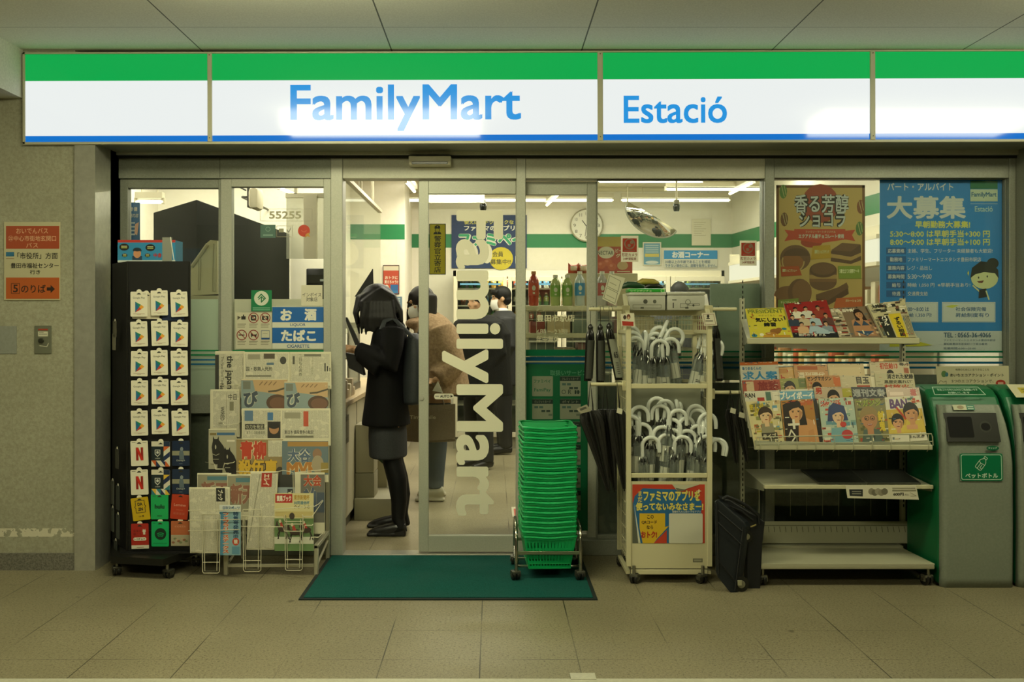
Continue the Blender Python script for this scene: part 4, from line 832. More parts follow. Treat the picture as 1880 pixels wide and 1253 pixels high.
def long_black(px0, py0, px1, py1, Y, label, r=.05, arm=706, tagp=True, flat=.6):
    t = thing('black_umbrella', label, 'umbrella', P(px1, py1, Y), 'long black umbrellas hung on the rack'); a, b_ = P(px0, py0, Y), P(px1, py1, Y)
    q = MB(); pleat(q, a, b_, r, .008, 11, fab, .22, 66, 14, flat); q.build('canopy', t)
    q = MB(); q.tube([b_ + (a - b_) * .03, b_ - (a - b_) * .03], [.005, .003], mat('33332b', .3, .7), 8); q.build('tip', t)
    q = MB(); armz = PZ(arm, Y) + .012; q.tube([a + Vector((-.012, 0, -.02)), a + Vector((-.008, 0, .03)), (a.x + .002, Y, armz), a + Vector((.014, 0, .03)), a + Vector((.016, 0, -.02))], .0038, mat('151511', .6), 6); q.build('strap', t)
    if tagp: q = MB(); q.prism([a + Vector(v) for v in ((.0, -r * flat - .006, .012), (.026, -r * flat - .006, .002), (.022, -r * flat - .006, -.022), (-.005, -r * flat - .006, -.014))], (0, .001, 0), 'c9c6ae'); q.build('price_tag', t)
    return t
long_black(1083, 754, 1117, 902, 4.99, 'black umbrella fanned out toward the baskets on the lower arm', .062, tagp=False)
long_black(1110, 752, 1128, 900, 5.02, 'black umbrella in the middle of the lower arm', .055, tagp=False)
long_black(1132, 752, 1146, 898, 4.975, 'black umbrella with white price tag next to the rack post', .048)
long_black(1340, 752, 1352, 850, 5.04, 'slim black umbrella on the lower arm by the magazines', .028, 721)
long_black(1356, 760, 1372, 848, 5.02, 'slim black umbrella with pale tag nearest the magazines', .026, 721)
q = MB(); g = GP(q, 4.97); q.prism([P(1058, 751, 4.93), P(1077, 743, 4.93), P(1086, 755, 4.93), P(1066, 760, 4.93)], (0, .001, 0), '8d8a74'); g = GP(q, 4.93); g.poly([(1064, 751), (1075, 747), (1078, 750), (1066, 755)], '4a4a3e')
q.thing('price_tag', 'grey price tag on the fanned black umbrella by the baskets', 'price tag', loc=P(1070, 755, 4.93))
# --- boxes and small things on top of the rack
def clearbox(x0, x1, y0, y1, Y, d, label, marks):
    t = thing('storage_box', label, 'box', P((x0 + x1) / 2, y1, Y), 'translucent boxes on the umbrella rack'); bm = speckle('milky_box', (.46, .46, .38), (.5, .5, .42), 30, .25)
    q = MB(); q.box(PX(x0, Y), PX(x1, Y), Y, Y + d, PZ(y1, Y), PZ(y0 + 6, Y), bm, .006); g = GP(q, Y); marks(g); q.build('body', t)
    q = MB(); q.box(PX(x0 - 1, Y), PX(x1 + 1, Y), Y - .004, Y + d + .004, PZ(y0 + 6, Y), PZ(y0, Y), bm, .005); q.build('lid', t)
def mk1(g): g.ell(1185, 554, 4, 4.2, '44453a'); g.ell(1202, 554, 3.3, 3.4, '55574a'); g.line([(1162, 560), (1214, 560), (1214, 566), (1162, 566)], .8, '6f7060', True); g.rect(1176, 564, 1182, 567, '4a4a3e')
def mk2(g): g.rect(1234, 550, 1242, 552, '55574a'); g.rect(1235, 556, 1237, 566, '33342b'); g.ring(1263, 555, 4.5, 1, '55574a'); g.line([(1249, 558), (1284, 558), (1284, 561), (1262, 561), (1262, 565), (1249, 565)], .9, '55574a', True); g.ell(1273, 561, 2, 2, '33342b'); g.rect(1258, 564, 1264, 567, '44453a')
clearbox(1156, 1222, 537, 570, 5.15, .15, 'translucent box with two dark dots on the umbrella rack', mk1); clearbox(1225, 1294, 536, 570, 5.15, .15, 'translucent box with round diagram next to the two-dot box', mk2)
t_ = thing('rain_poncho_pack', 'bright green flat packet lying on the left translucent box', 'packet', P(1188, 537, 5.16)); q = MB(); q.box(PX(1154, 5.15), PX(1222, 5.15), 5.15, 5.27, PZ(537, 5.15), PZ(530, 5.15), mat('2f9a34', .3), .006); g = GP(q, 5.15); g.ell(1217, 534, 4, 3.6, 'b9cfa0'); g.ell(1217, 534, 3, 2.6, '2f9a34'); g.text('レインポンチョ', 1158, 532, 1196, 536, 'b9cfa0', .02); q.build('packet', t_)
for i, (x, y, w_, c) in enumerate(((1163, 524, 44, '25402a'), (1190, 518, 40, '9a8a3c'), (1200, 526, 34, '16170f'))):
    q = MB(); q.tube([P(x - w_ / 2, y + 3, 5.27), P(x - w_ / 4, y - 1, 5.27), P(x + w_ / 4, y, 5.27), P(x + w_ / 2, y + 3, 5.27)], [.012, .018, .018, .008], mat(c, .35), 10)
    q.thing('pouch', ('dark green rolled pouch lying on the rack top behind the green packet', 'olive yellow rolled pouch at the back of the rack top', 'black rolled pouch at the back of the rack top')[i], 'pouch', loc=P(x, y + 5, 5.2))
q = MB(); M_ = [P(1118, 503, 5.0), P(1148, 511, 5.0), P(1130, 561, 5.0), P(1106, 549, 5.0)]; q.prism(M_, (0, .004, 0), 'b9b79c'); g = G(q, M_[3], M_[2] - M_[3], M_[0] - M_[3], (0, -1, 0)); g.line([(.08, .06), (.92, .06), (.92, .47), (.08, .47)], .02, '6b6b58', True); g.line([(.08, .53), (.92, .53), (.92, .95), (.08, .95)], .02, '6b6b58', True); g.rect(.2, .2, .8, .23, '8a8972'); g.rect(.2, .7, .7, .73, '8a8972')
q.thing('price_board', 'tilted pale price board clipped to the umbrella rack arm', 'price board', loc=P(1125, 560, 5.0))
q = MB(); g = GP(q, 4.915); q.prism([P(1139, 577, 4.915), P(1164, 575, 4.915), P(1166, 600, 4.915), P(1141, 599, 4.915)], (0, .002, 0), 'cfcab0'); g.poly([(1142, 590), (1163, 591), (1163, 599), (1143, 598)], 'a0301f'); g.ell(1147, 583, 3, 4, '3a2a20'); g.ell(1154, 582, 3.5, 5, '6a3a2a'); g.ell(1154, 584, 2, 2.5, 'c9a07c')
q.thing('price_card', 'small red and white picture card on the left post of the umbrella rack', 'price card', loc=P(1152, 600, 4.915))
q = MB(); g = GP(q, 4.915); q.prism([P(1288, 576, 4.915), P(1312, 574, 4.915), P(1317, 598, 4.915), P(1293, 599, 4.915)], (0, .002, 0), 'd3cdb4'); g.line([(1291, 578), (1310, 577), (1314, 596), (1295, 597)], .8, '8a6a58', True); g.ell(1300, 581, 2.4, 3, '2a2a22'); g.rect(1297, 584, 1303, 586, '2a2a22'); g.rect(1295, 589, 1309, 590.5, '55503f')
q.thing('price_card', 'small cream card with a dark head on the right post of the umbrella rack', 'price card', loc=P(1302, 599, 4.915))
# ================================================================ folded navy cart leaning by the rack
nav = mat('10161b', .45); navd = mat('0a0d10', .5)
t_ = thing('folding_cart', 'folded navy plastic cart standing between umbrella rack and magazines', 'cart', P(1355, 1097, 4.78))
def slab(outline, Ya, d, m, name, lean=0.):
    q = MB(); pts = [P(x, y, Ya + lean * (1097 - y) / 180) for x, y in outline]; q.prism(pts, d, m); o = q.build(name, t_); bv = o.modifiers.new('soft', 'BEVEL'); bv.width = .006; bv.segments = 2; return o
slab([(1311, 921), (1316, 917), (1366, 960), (1370, 968), (1352, 1090), (1346, 1097), (1318, 1062), (1313, 1050)], 4.77, (.03, .03, 0), nav, 'front_panel', .05)
slab([(1322, 915), (1340, 918), (1392, 950), (1405, 958), (1400, 1000), (1396, 1085), (1372, 1090), (1372, 966)], 4.84, (.004, .09, 0), navd, 'rear_panel', .04)
q = MB()
for i, (a, c) in enumerate((((1318, 938), (1362, 976)), ((1318, 960), (1360, 1000)), ((1319, 1030), (1350, 1068)))): q.tube([P(*a, 4.80 - .01 * i), P(*c, 4.795 - .01 * i)], .004, navd, 6)
q.tube([P(1316, 925, 4.81), P(1319, 1055, 4.775)], .004, navd, 6); q.tube([P(1364, 968, 4.80), P(1349, 1085, 4.765)], .004, navd, 6); q.build('panel_ribs', t_)
q = MB(); q.tube([P(1326, 917, 4.83), P(1334, 912, 4.83), P(1350, 918, 4.84), P(1372, 930, 4.85), P(1392, 946, 4.86), P(1394, 962, 4.86)], .009, navd, 10); q.tube([P(1340, 930, 4.82), P(1360, 938, 4.83), P(1382, 956, 4.84)], .006, navd, 8); q.build('carry_handle', t_)
for px, py, r, Y in ((1360, 1078, .037, 4.79), (1370, 985, .03, 4.83)):
    q = MB(); c = P(px, py, Y); c.z = max(c.z, r + .001); q.lathe([(r * .5, -.012), (r, -.01), (r, .01), (r * .5, .012)], mat('14140f', .4), 22, c, 'Y'); q.lathe([(r * .12, -.016), (r * .5, -.014), (r * .52, .014)], mat('8d8b76', .3, .5), 18, c, 'Y'); q.build('wheel', t_)
q = MB(); q.box(PX(1354, 4.77), PX(1362, 4.77), 4.768, 4.772, PZ(1076, 4.77), PZ(1066, 4.77), mat('b9b79c', .3, .6), .001, 1); q.tube([P(1378, 968, 4.82), P(1388, 964, 4.82)], .004, mat('b9a96c', .3, .8), 8); q.build('latch', t_)
# ================================================================ magazine rack
gry = mat('b3b196', .5); gryd = mat('8c8b74', .55)
mr = thing('magazine_rack', 'grey gondola rack of magazines on castors between umbrella rack and recycling bins', 'rack', (PX(1540, 5.1), 5.1, 0))
YU = 5.36; UXL, UXR = PX(1363.5, YU), PX(1659, YU)
for x in (UXL, UXR):
    q = MB(); q.box(x - .011, x + .011, YU, YU + .03, .09, PZ(548, YU), gry, .002, 1)
    for i in range(44): z = .30 + i * .028; q.box(x - .003, x + .003, YU - .0006, YU + .001, z, z + .015, mat('1c1c16'))
    q.build('slotted_upright', mr)
q = MB()
for i in range(11): x = UXL + (UXR - UXL) * i / 10; q.tube([(x, YU + .01, .25), (x, YU + .01, PZ(680, YU))], .0016, gryd, 5)
for z in (.45, .62, .80, .97, 1.1): q.tube([(UXL, YU + .012, z), (UXR, YU + .012, z)], .0018, gryd, 5)
q.build('wire_back', mr)
# base deck
q = MB(); Yb0 = 4.865
q.box(PX(1394, Yb0), PX(1716, Yb0), Yb0, Yb0 + .03, PZ(1046, Yb0), PZ(1037, Yb0), mat('b9b79c', .3, .4), .004)
a0, a1, b0, b1 = PX(1396, Yb0), PX(1716, Yb0), UXL - .01, UXR + .015
q.prism([(a0, Yb0, PZ(1038, Yb0)), (a1, Yb0, PZ(1038, Yb0)), (2.165, 5.28, PZ(1008, 5.28)), (b0, 5.28, PZ(1008, 5.28))], (0, 0, .006), gry)
q.box(b0, 2.165, 5.26, 5.35, PZ(1010, 5.28), PZ(1002, 5.28), gry)
q.box(PX(1700, Yb0), PX(1718, Yb0), Yb0 + .01, 5.34, .10, PZ(1046, Yb0), gryd, .003, 1); q.box(PX(1394, Yb0), PX(1406, Yb0), Yb0 + .01, 5.34, .10, PZ(1046, Yb0), gryd, .003, 1)
q.build('base_deck', mr)
q = MB(); q.prism([(b0, 5.30, .118), (b1, 5.30, .118), (b1 - .0, 5.35, PZ(958, 5.35)), (b0, 5.35, PZ(958, 5.35))], (0, .004, 0), gry)
n = (Vector((0, .05, PZ(958, 5.35) - .118))).normalized()
for i in range(29):
    x = b0 + .02 + i * (b1 - b0 - .04) / 28; q.tube([Vector((x, 5.30, .118)) + n * .09 + Vector((0, -.001, 0)), Vector((x, 5.30, .118)) + n * .06 + Vector((0, -.001, 0))], .0012, mat('3a3a2e'), 4)
q.tube([Vector((b0, 5.298, .118)) + n * .096, Vector((b1, 5.298, .118)) + n * .096], .0015, mat('4a4a3c'), 4); q.build('kick_plate', mr)
for px, y in ((1704, 4.90), (1400, 4.90), (1690, 5.3), (1410, 5.3)): q = MB(); caster(q, PX(px, 4.9), y, .03, '7d7b68', '1b1b16', R.uniform(-.5, .5), .105); q.build('castor', mr)
# empty shelf with two dark trays
q = MB(); Ye = 4.93; fl, fr, bl, br = P(1403, 892, Ye), P(1713, 893, Ye), P(1367, 862, YU), P(1663, 862, YU)
br.x = 2.174; bl.z = br.z = PZ(862, YU); q.prism([fl, fr, br, bl], (0, 0, -.012), gry); q.box(fl.x, fr.x, Ye - .006, Ye + .006, fl.z - .016, fl.z + .003, mat('c4bf9c', .4), .002, 1)
for e, f in ((fl, bl), (fr, br)): q.prism([e + Vector((0, .02, .0)), f, f + Vector((0, 0, -.09)), e + Vector((0, .02, -.03))], (.004, 0, 0), gryd)
q.build('empty_shelf', mr)
for i, (a, c, d_, e) in enumerate(((1470, 1562, 1504, 1591), (1560, 1655, 1593, 1690))):
    q = MB(); za = fl.z + (bl.z - fl.z) * .05 + .001; zb_ = fl.z + (bl.z - fl.z) * .9 + .001; y0_, y1_ = Ye + .02, YU - .05
    pts = [(PX(d_, y0_), y0_, za), (PX(e, y0_), y0_, za), (PX(c, y1_), y1_, zb_), (PX(a, y1_), y1_, zb_)]
    q.prism(pts, (0, 0, .004), mat('2c2d26', .35)); q.tube([Vector(p) + Vector((0, 0, .006)) for p in pts], .003, mat('55564a', .3), 6, True); q.thing('display_tray', 'dark shallow tray on the empty magazine shelf, %s' % ('nearer the cart', 'nearer the bins')[i], 'tray', 'dark trays on the empty shelf', loc=pts[0])
q = MB(); Yt = 4.915; q.prism([P(1552, 891, Yt), P(1682, 892, Yt), P(1687, 918, Yt), P(1556, 915, Yt)], (0, .0012, 0), 'd2cdb6'); g = GP(q, Yt)
g.poly([(1559, 899), (1584, 899), (1584, 912), (1560, 911)], '262a2c'); g.rect(1564, 902, 1581, 904, '8a8a7a'); g.rect(1564, 906, 1581, 908, '8a8a7a')
for i in range(5): g.ell(1600 + i * 6, 903 + (i % 2) * 2, 6, 6, ('8a8470', '6f6a58', '9a9480')[i % 3])
g.text('600円', 1640, 905, 1659, 911, '1c1c17', .03); g.text('(税込)', 1661, 907, 1668, 911, '55503f'); g.rect(1638, 896, 1680, 898, '9a967e'); g.rect(1638, 900, 1682, 902.5, '8a866e'); g.line([(1671, 905), (1682, 911), (1672, 912)], .8, '8a866e')
q.thing('shelf_card', 'long white shelf card priced 600 yen on the empty magazine shelf', 'price card', loc=P(1620, 918, Yt))
# top ledge
Yl = 5.08
q = MB(); q.box(PX(1372, Yl), PX(1688, Yl), Yl - .006, Yl + .012, PZ(632, Yl), PZ(621, Yl), mat('bdb99a', .4), .003, 1); z = PZ(622, Yl); q.prism([(PX(1372, Yl), Yl, z - .006), (PX(1688, Yl), Yl, z - .006), (UXR + .01, YU, z + .10), (UXL - .01, YU, z + .10)], (0, 0, -.006), gry)
for x, x2 in ((PX(1372, Yl), UXL), (PX(1686, Yl), UXR)): q.prism([(x, Yl, z - .012), (x, Yl + .03, z - .03), (x2, YU, z - .04), (x2, YU, z + .095)], (.004, 0, 0), gryd)
for i in range(3): q.tube([P(1688, 622 + 3 * i, Yl), P(1692, 622 + 3 * i, Yl + .02)], .0012, gry, 4)
q.build('top_ledge', mr)
# stepped magazine tray with wire fence
Yw = 4.865
q = MB(); fz = PZ(822, Yw); q.prism([(PX(1388, Yw), Yw, fz), (PX(1712, Yw), Yw, fz), (2.172, YU, fz + .33), (UXL - .02, YU, fz + .33)], (0, 0, -.012), gryd); q.box(PX(1386, Yw), PX(1712, Yw), Yw - .004, Yw + .02, fz - .012, fz + .012, mat('bdb99a', .4), .003, 1); q.build('sloped_tray', mr)
q = MB(); zf = PZ(801, Yw - .01)
q.tube([P(1386, 826, Yw), P(1388, 812, Yw - .008), P(1390, 803, Yw - .01), P(1710, 797, Yw - .01), P(1712, 803, Yw - .008), P(1713, 818, Yw)], .0028, gry, 8)
for i in range(10): px = 1394 + i * 34.5; q.tube([P(px, 802.5 - i * .6, Yw - .01), P(px + 1, 824, Yw - .006), P(px - 3, 830, Yw + .02)], .0018, gry, 6)
q.tube([P(1388, 815, Yw - .009), P(1712, 811, Yw - .009)], .0016, gry, 6); q.build('wire_fence', mr)
# ---------------------------------------------------------------- magazines
def mag(quad, Yb_, dy, design, label, group='magazines in the stepped tray', th=.008, ext=.0, edge='b9b49b', rough=.28):
    """bound magazine leaning back; quad = bottom-left, bottom-right, top-right, top-left pixels of the part in view"""
    q = MB(); A, B, D, C_ = P(*quad[0], Yb_), P(*quad[1], Yb_), P(*quad[2], Yb_ + dy), P(*quad[3], Yb_ + dy)
    n = (B - A).cross(C_ - A).normalized(); eye = Vector((0, 0, EYE)); r_ = D - eye; D = eye + r_ * ((A - eye).dot(n) / r_.dot(n))     # keep the cover flat
    U, V = B - A, ((C_ - A) + (D - B)) / 2; A2, B2 = A - V * ext, B - V * ext; k = 1
    bul = lambda u: n * 0.
    vs_ = []
    for i in range(k + 1):
        u = i / k; vs_ += [A2.lerp(B2, u) + bul(u), C_.lerp(D, u) + bul(u), C_.lerp(D, u) - n * th, A2.lerp(B2, u) - n * th]
    fs = [(4 * i + j, 4 * i + (j + 1) % 4, 4 * i + 4 + (j + 1) % 4, 4 * i + 4 + j) for i in range(k) for j in range(4)] + [(0, 1, 2, 3), tuple(4 * k + j for j in (3, 2, 1, 0))]
    q.add(vs_, fs, mat(edge, .5)); g = GQ(q, A, B, D, C_, n, .0003, .00003); design(g)
    r = random.Random(label)                                        # small cover lines round the edge
    for i in range(26 if 'row' in label or 'ledge' in label else 12):
        u, v = r.choice(((r.uniform(.01, .16), r.uniform(.05, .9)), (r.uniform(.78, .94), r.uniform(.05, .9)), (r.uniform(.02, .9), r.uniform(.01, .13)), (r.uniform(.02, .9), r.uniform(.93, .97))))
        c_ = mm(r.choice(('2a2a22', 'dcd6c0', 'b03a26', '3a372c', 'c9b48a', '2f5f7a', 'd8d0b0'))); w_, h_ = r.uniform(.03, .13), r.uniform(.010, .022)
        g.rect(u, v, min(u + w_, .99), v + h_, c_) if r.random() < .7 else g.rect(u, v, min(u + h_ * 1.6, .99), min(v + w_, .99), c_)
    return q.thing('magazine', label, 'magazine', group, loc=(A2 + B2) / 2)
mm = lambda h: mat(h, .3)
def face(g, u, v, s, skin='c69a72', hair='1c1611', long=False, tilt=0., smile=True):
    """simple portrait: hair, face, eyes, mouth; s = face height in v units"""
    a = g.asp(); w = s * .38 * a
    if long: g.poly([(u - w * 1.45, v - s * .75), (u - w * 1.3, v + s * .3), (u - w * .6, v + s * .68), (u + w * .6, v + s * .68), (u + w * 1.3, v + s * .3), (u + w * 1.5, v - s * .75)], mm(hair))
    else: g.ell(u, v + s * .14, w * 1.22, s * .56, mm(hair))
    g.rect(u - w * .4, v - s * .75, u + w * .4, v - s * .2, mm(skin)); g.ell(u, v, w, s * .5, mm(skin))
    g.poly([(u - w * 1.05, v + s * .08), (u - w * .9, v + s * .45), (u, v + s * .62), (u + w * .9, v + s * .45), (u + w * 1.05, v + s * .08), (u + w * .5, v + s * .28), (u - w * .3, v + s * .24)], mm(hair))
    for d in (-.42, .42): g.ell(u + d * w, v + s * .04, w * .17, s * .035, mm('1c1611'), 8)
    g.line([(u + w * .05, v), (u + w * .1, v - s * .12)], s * .02, mm('9c7450')); g.poly([(u + w * .55, v + s * .1), (u + w, v), (u + w * .6, v - s * .38), (u + w * .35, v - s * .45)], mm('a87850'))
    for d in (-.42, .42): g.line([(u + (d - .2) * w, v + s * .1), (u + (d + .2) * w, v + s * .11)], s * .022, mm(hair))
    if smile: g.ell(u, v - s * .25, w * .34, s * .055, mm('7a2a20'), 10); g.rect(u - w * .26, v - s * .25, u + w * .26, v - s * .225, mm('e2dcc8'))
    else: g.ell(u, v - s * .25, w * .25, s * .035, mm('8a3a30'), 10)
def blocks(g, seed, cols, n=14, box=(0, 0, 1, 1), sz=.1):
    r = random.Random(seed)
    for i in range(n):
        u, v = r.uniform(box[0], box[2] - sz), r.uniform(box[1], box[3] - sz * .5); g.rect(u, v, min(u + r.uniform(.4, 1.6) * sz, box[2]), min(v + r.uniform(.2, .6) * sz, box[3]), mm(r.choice(cols)))
def m_pres(g):
    g.rect(0, 0, 1, 1, mm('c8bb3c')); g.text('PRESIDENT', .05, .82, .95, .95, mm('6f7a34'), .03); g.rect(.05, .965, .95, .985, mm('7b7a3a')); g.text('サボってる人', .3, .71, .72, .77, mm('5a5a2a'), .0); g.text('気にしない', .2, .52, .88, .67, mm('1c1b14'), .05); g.text('練習', .38, .36, .68, .50, mm('1c1b14'), .05)
    g.ell(.62, .2, .13, .09, mm('8a5a2a')); g.ell(.72, .26, .07, .06, mm('8a5a2a')); g.ell(.5, .12, .14, .05, mm('a8742e')); g.ell(.85, .28, .06, .04, mm('2f6f86')); g.ell(.1, .06, .07, .05, mm('2f6f86')); g.rect(.3, 0, .95, .08, mm('b8862e')); g.ell(.28, .09, .05, .05, mm('d8d2bc'))
def m_group(g):
    g.rect(0, 0, 1, 1, mm('8e2320')); g.rect(0, 0, 1, .14, mm('17171a')); sh = ['d8d2bc', 'c9c6b8', '8a3a2a', '2f3a4a', 'b9a98a', '9fb0b8', '5a3a34', 'c9a27a', '2a2a2e', '7d8a94']
    k = 0
    for v, us in ((.80, (.22, .46, .74)), (.58, (.1, .34, .58, .86)), (.36, (.26, .52, .8))):
        for u in us: g.poly([(u - .13, v - .26), (u - .11, v - .08), (u - .04, v - .05), (u + .04, v - .05), (u + .12, v - .08), (u + .14, v - .26)], mm(sh[k % 10])); face(g, u, v, .105, ('b98a68', 'c69a78')[k % 2], '14110f', smile=False); k += 1
    g.poly([(.36, .1), (.42, .3), (.6, .3), (.85, .14), (.8, .08)], mm('9db0ba')); g.text('期待のアイドル', .12, .02, .72, .09, mm('c9c6b8'), .03)
def m_beach(g):
    g.rect(0, 0, 1, 1, mm('7a6650')); g.rect(0, .02, .28, .98, mm('a89a80')); blocks(g, 3, ['3a2a20', 'c9c0a0', '8a3a28', 'd8d2bc', '55503f'], 26, (0, .02, .28, .96), .12); g.text('FLA', .02, .86, .26, .97, mm('d8d2bc'), .05); g.text('田中美久', .3, .84, .66, .95, mm('e3ddc8'), .04)
    g.poly([(.36, .05), (.42, .55), (.55, .62), (.72, .6), (.82, .5), (.84, .05)], mm('a87a56')); face(g, .66, .74, .26, 'b5835c', '2a1a12', True, smile=False)
    for u in (.5, .7): g.poly([(u - .09, .38), (u + .09, .38), (u, .54)], mm('2f4258'))
    g.line([(.5, .54), (.56, .64)], .012, mm('2f4258')); g.poly([(.40, .2), (.82, .2), (.62, .04)], mm('2f4a66')); blocks(g, 4, ['8a6a50', '3a2a20', 'c9b08a'], 9, (.78, .05, 1, .5), .14)
def m_black(g):
    g.rect(0, 0, 1, 1, mm('b9b08a')); blocks(g, 5, ['3a3a30', '8a8470', '6a4a38', 'd8d2bc', '26251c'], 30, (0, .62, 1, 1), .14); g.text('大特集', .08, .86, .4, .97, mm('1c1b14'), .04)
    g.rect(.12, 0, .40, .62, mm('1f1f1a')); g.rect(.44, 0, .78, .66, mm('c7b02a')); g.rect(.80, 0, 1, .62, mm('a89f80')); g.text('バブル', .2, .34, .36, .62, mm('e3ddc8'), .05, vert=True); g.text('ずるい相続', .54, .02, .72, .56, mm('17170f'), .05, vert=True)
    for i in range(5): g.rect(.02 + .02 * i, .02, .03 + .02 * i, .55, mm('55503f')); g.rect(.82 + .035 * i, .05, .835 + .035 * i, .58, mm('3a3a30'))
TG = 'magazines on the top ledge'
mag([(1378, 620), (1456, 620), (1439, 565), (1368, 567)], 5.10, .14, m_pres, 'yellow business magazine at the end of the top ledge nearest the umbrellas', TG)
mag([(1457, 620), (1541, 620), (1517, 551), (1439, 558)], 5.095, .15, m_group, 'red cover magazine with a seated group on the top ledge', TG)
mag([(1540, 620), (1627, 620), (1593, 562), (1523, 567)], 5.105, .14, m_beach, 'magazine with a dark-haired woman in a blue bikini on the top ledge', TG)
mag([(1622, 620), (1681, 620), (1660, 551), (1592, 560)], 5.085, .15, m_black, 'magazine with black and yellow headline columns on the top ledge', TG, .014)
def m_comic(g):
    g.rect(0, 0, 1, 1, mm('c9bd8c')); blocks(g, 11, ['b0a23a', '8a8a50', 'c4a87a', '6a6a4a', 'a85a30', 'd8d2bc', '5f8ea4'], 60, (0, 0, 1, 1), .16); g.text('まんが', .08, .76, .5, .95, mm('b5a02a'), .05, out=(.04, '3a3420'))
    g.poly([(.3, .2), (.34, .5), (.7, .5), (.76, .2)], mm('8a8468')); face(g, .52, .66, .3, 'd0b088', '3a2c20', smile=False); g.rect(.3, .16, .8, .3, mm('3a372c')); g.text('ライブ', .34, .18, .76, .28, mm('c9c0a0'), .03); g.text('極めた!', .42, .03, .9, .12, mm('1c1b14'), .04)
def m_girl(g):
    g.rect(0, 0, 1, 1, mm('a3712e')); g.rect(.9, 0, 1, 1, mm('201812')); g.poly([(.02, .0), (.04, .9), (.3, 1), (.5, .85), (.45, .3), (.4, 0)], mm('241a14')); g.poly([(.36, 0), (.42, .45), (.6, .6), (.88, .5), (.92, 0)], mm('c08a58')); face(g, .38, .72, .38, 'cc9c6c', '20160f', True, smile=False); g.text('吉野', .52, .86, .88, .97, mm('b5582a'), .05)
    g.poly([(.62, 0), (.66, .3), (.8, .34), (.84, 0)], mm('b57f4e')); g.line([(.16, .46), (.42, .46)], .05, mm('d8d2bc')); g.line([(.29, .38), (.29, .55)], .05, mm('d8d2bc')); g.line([(.12, .2), (.2, .34), (.3, .2), (.2, .1)], .03, mm('d8d2bc'))
def m_blue(g):
    g.rect(0, 0, 1, 1, mm('a9b7a4')); blocks(g, 12, ['b0462c', '5f8a94', 'c9c6b0', 'a3452c', '7d9a8a', 'd8d2bc'], 46, (0, 0, 1, 1), .15); g.text('ジャンプ', .02, .82, .6, .97, mm('b03a24'), .05, out=(.04, 'e3ddc8'))
    g.poly([(.2, 0), (.28, .35), (.7, .35), (.86, .0)], mm('6f9aa0')); g.poly([(.18, .5), (.25, .8), (.4, .9), (.7, .82), (.78, .5)], mm('2a3a62')); face(g, .5, .60, .32, 'd2b08c', '2c3c66'); g.ell(.7, .2, .16, .1, mm('b03a3a')); g.ell(.62, .42, .09, .06, mm('b83a30'))
def m_old(g):
    g.rect(0, 0, 1, 1, mm('7d7548')); blocks(g, 13, ['55562c', '8a8a4a', 'a3452c', '3a3a24', 'b0a86a'], 36, (0, 0, 1, 1), .16); g.text('マガジン', .05, .82, .85, .97, mm('8f9a3a'), .05, out=(.04, '2a2a18')); g.poly([(.1, 0), (.2, .3), (.7, .3), (.85, 0)], mm('4a5a50')); face(g, .42, .52, .44, 'b07a52', '8a7444'); g.ring(.34, .55, .07, .02, mm('3a2a1c'), 14); g.ring(.52, .55, .07, .02, mm('3a2a1c'), 14); g.text('銭鬼', .7, .25, .92, .7, mm('c9b02a'), .05, vert=True, out=(.05, '2a2a18'))
def m_duo(g):
    g.rect(0, 0, 1, 1, mm('d2ccb6')); g.rect(0, .18, 1, .72, mm('c0a03c')); g.text('BAN', .12, .74, .62, .95, mm('5a3a6a'), .05, out=(.05, 'd8d2bc')); blocks(g, 14, ['8a8a9a', 'c9a27a', '6a8a6a', 'b0462c'], 16, (.6, .8, 1, 1), .1)
    g.poly([(0, .2), (.1, .38), (.5, .36), (.55, .2)], mm('cbb24a')); g.poly([(.4, .2), (.55, .5), (.95, .48), (1, .2)], mm('c9ae48')); face(g, .28, .42, .30, 'c9946a', '15110d'); face(g, .68, .60, .38, 'c08a5e', '15110d'); g.line([(.3, .75), (.5, .5)], .04, mm('b03a24')); g.rect(.5, .26, .8, .36, mm('c9946a')); g.text('まん次郎', .52, .06, .92, .14, mm('26251c'), .02)
FG = 'magazines in the front row'
FR = [((1386, 823), (1441, 819), (1431, 735), (1369, 738), m_comic, 'comic weekly with yellow lettering at the left end of the front row'), ((1442, 820), (1511, 816), (1499, 732), (1433, 736), m_girl, 'magazine with a bare-shouldered woman on the front row'), ((1512, 818), (1577, 814), (1566, 730), (1503, 733), m_blue, 'comic weekly with a blue-haired laughing figure on the front row'),
      ((1577, 815), (1634, 812), (1624, 731), (1568, 733), m_old, 'comic weekly with an old man in round glasses on the front row'), ((1634, 813), (1703, 809), (1688, 727), (1624, 730), m_duo, 'variety magazine with two grinning men on the front row')]
for a, b_, c, d_, f, l in FR: mag([a, b_, c, d_], 4.895, .085, f, l, FG, .010)
def strip(bgc, items):
    def f(g):
        g.rect(0, 0, 1, 1, mm(bgc))
        for it in items:
            if it[0] == 't': g.text(it[1], *it[2:6], mm(it[6]), .04)
            elif it[0] == 'f': face(g, it[1], it[2], it[3], it[4] if len(it) > 4 else 'c69a72', smile=False)
            else: g.rect(*it[1:5], mm(it[5]))
    return f
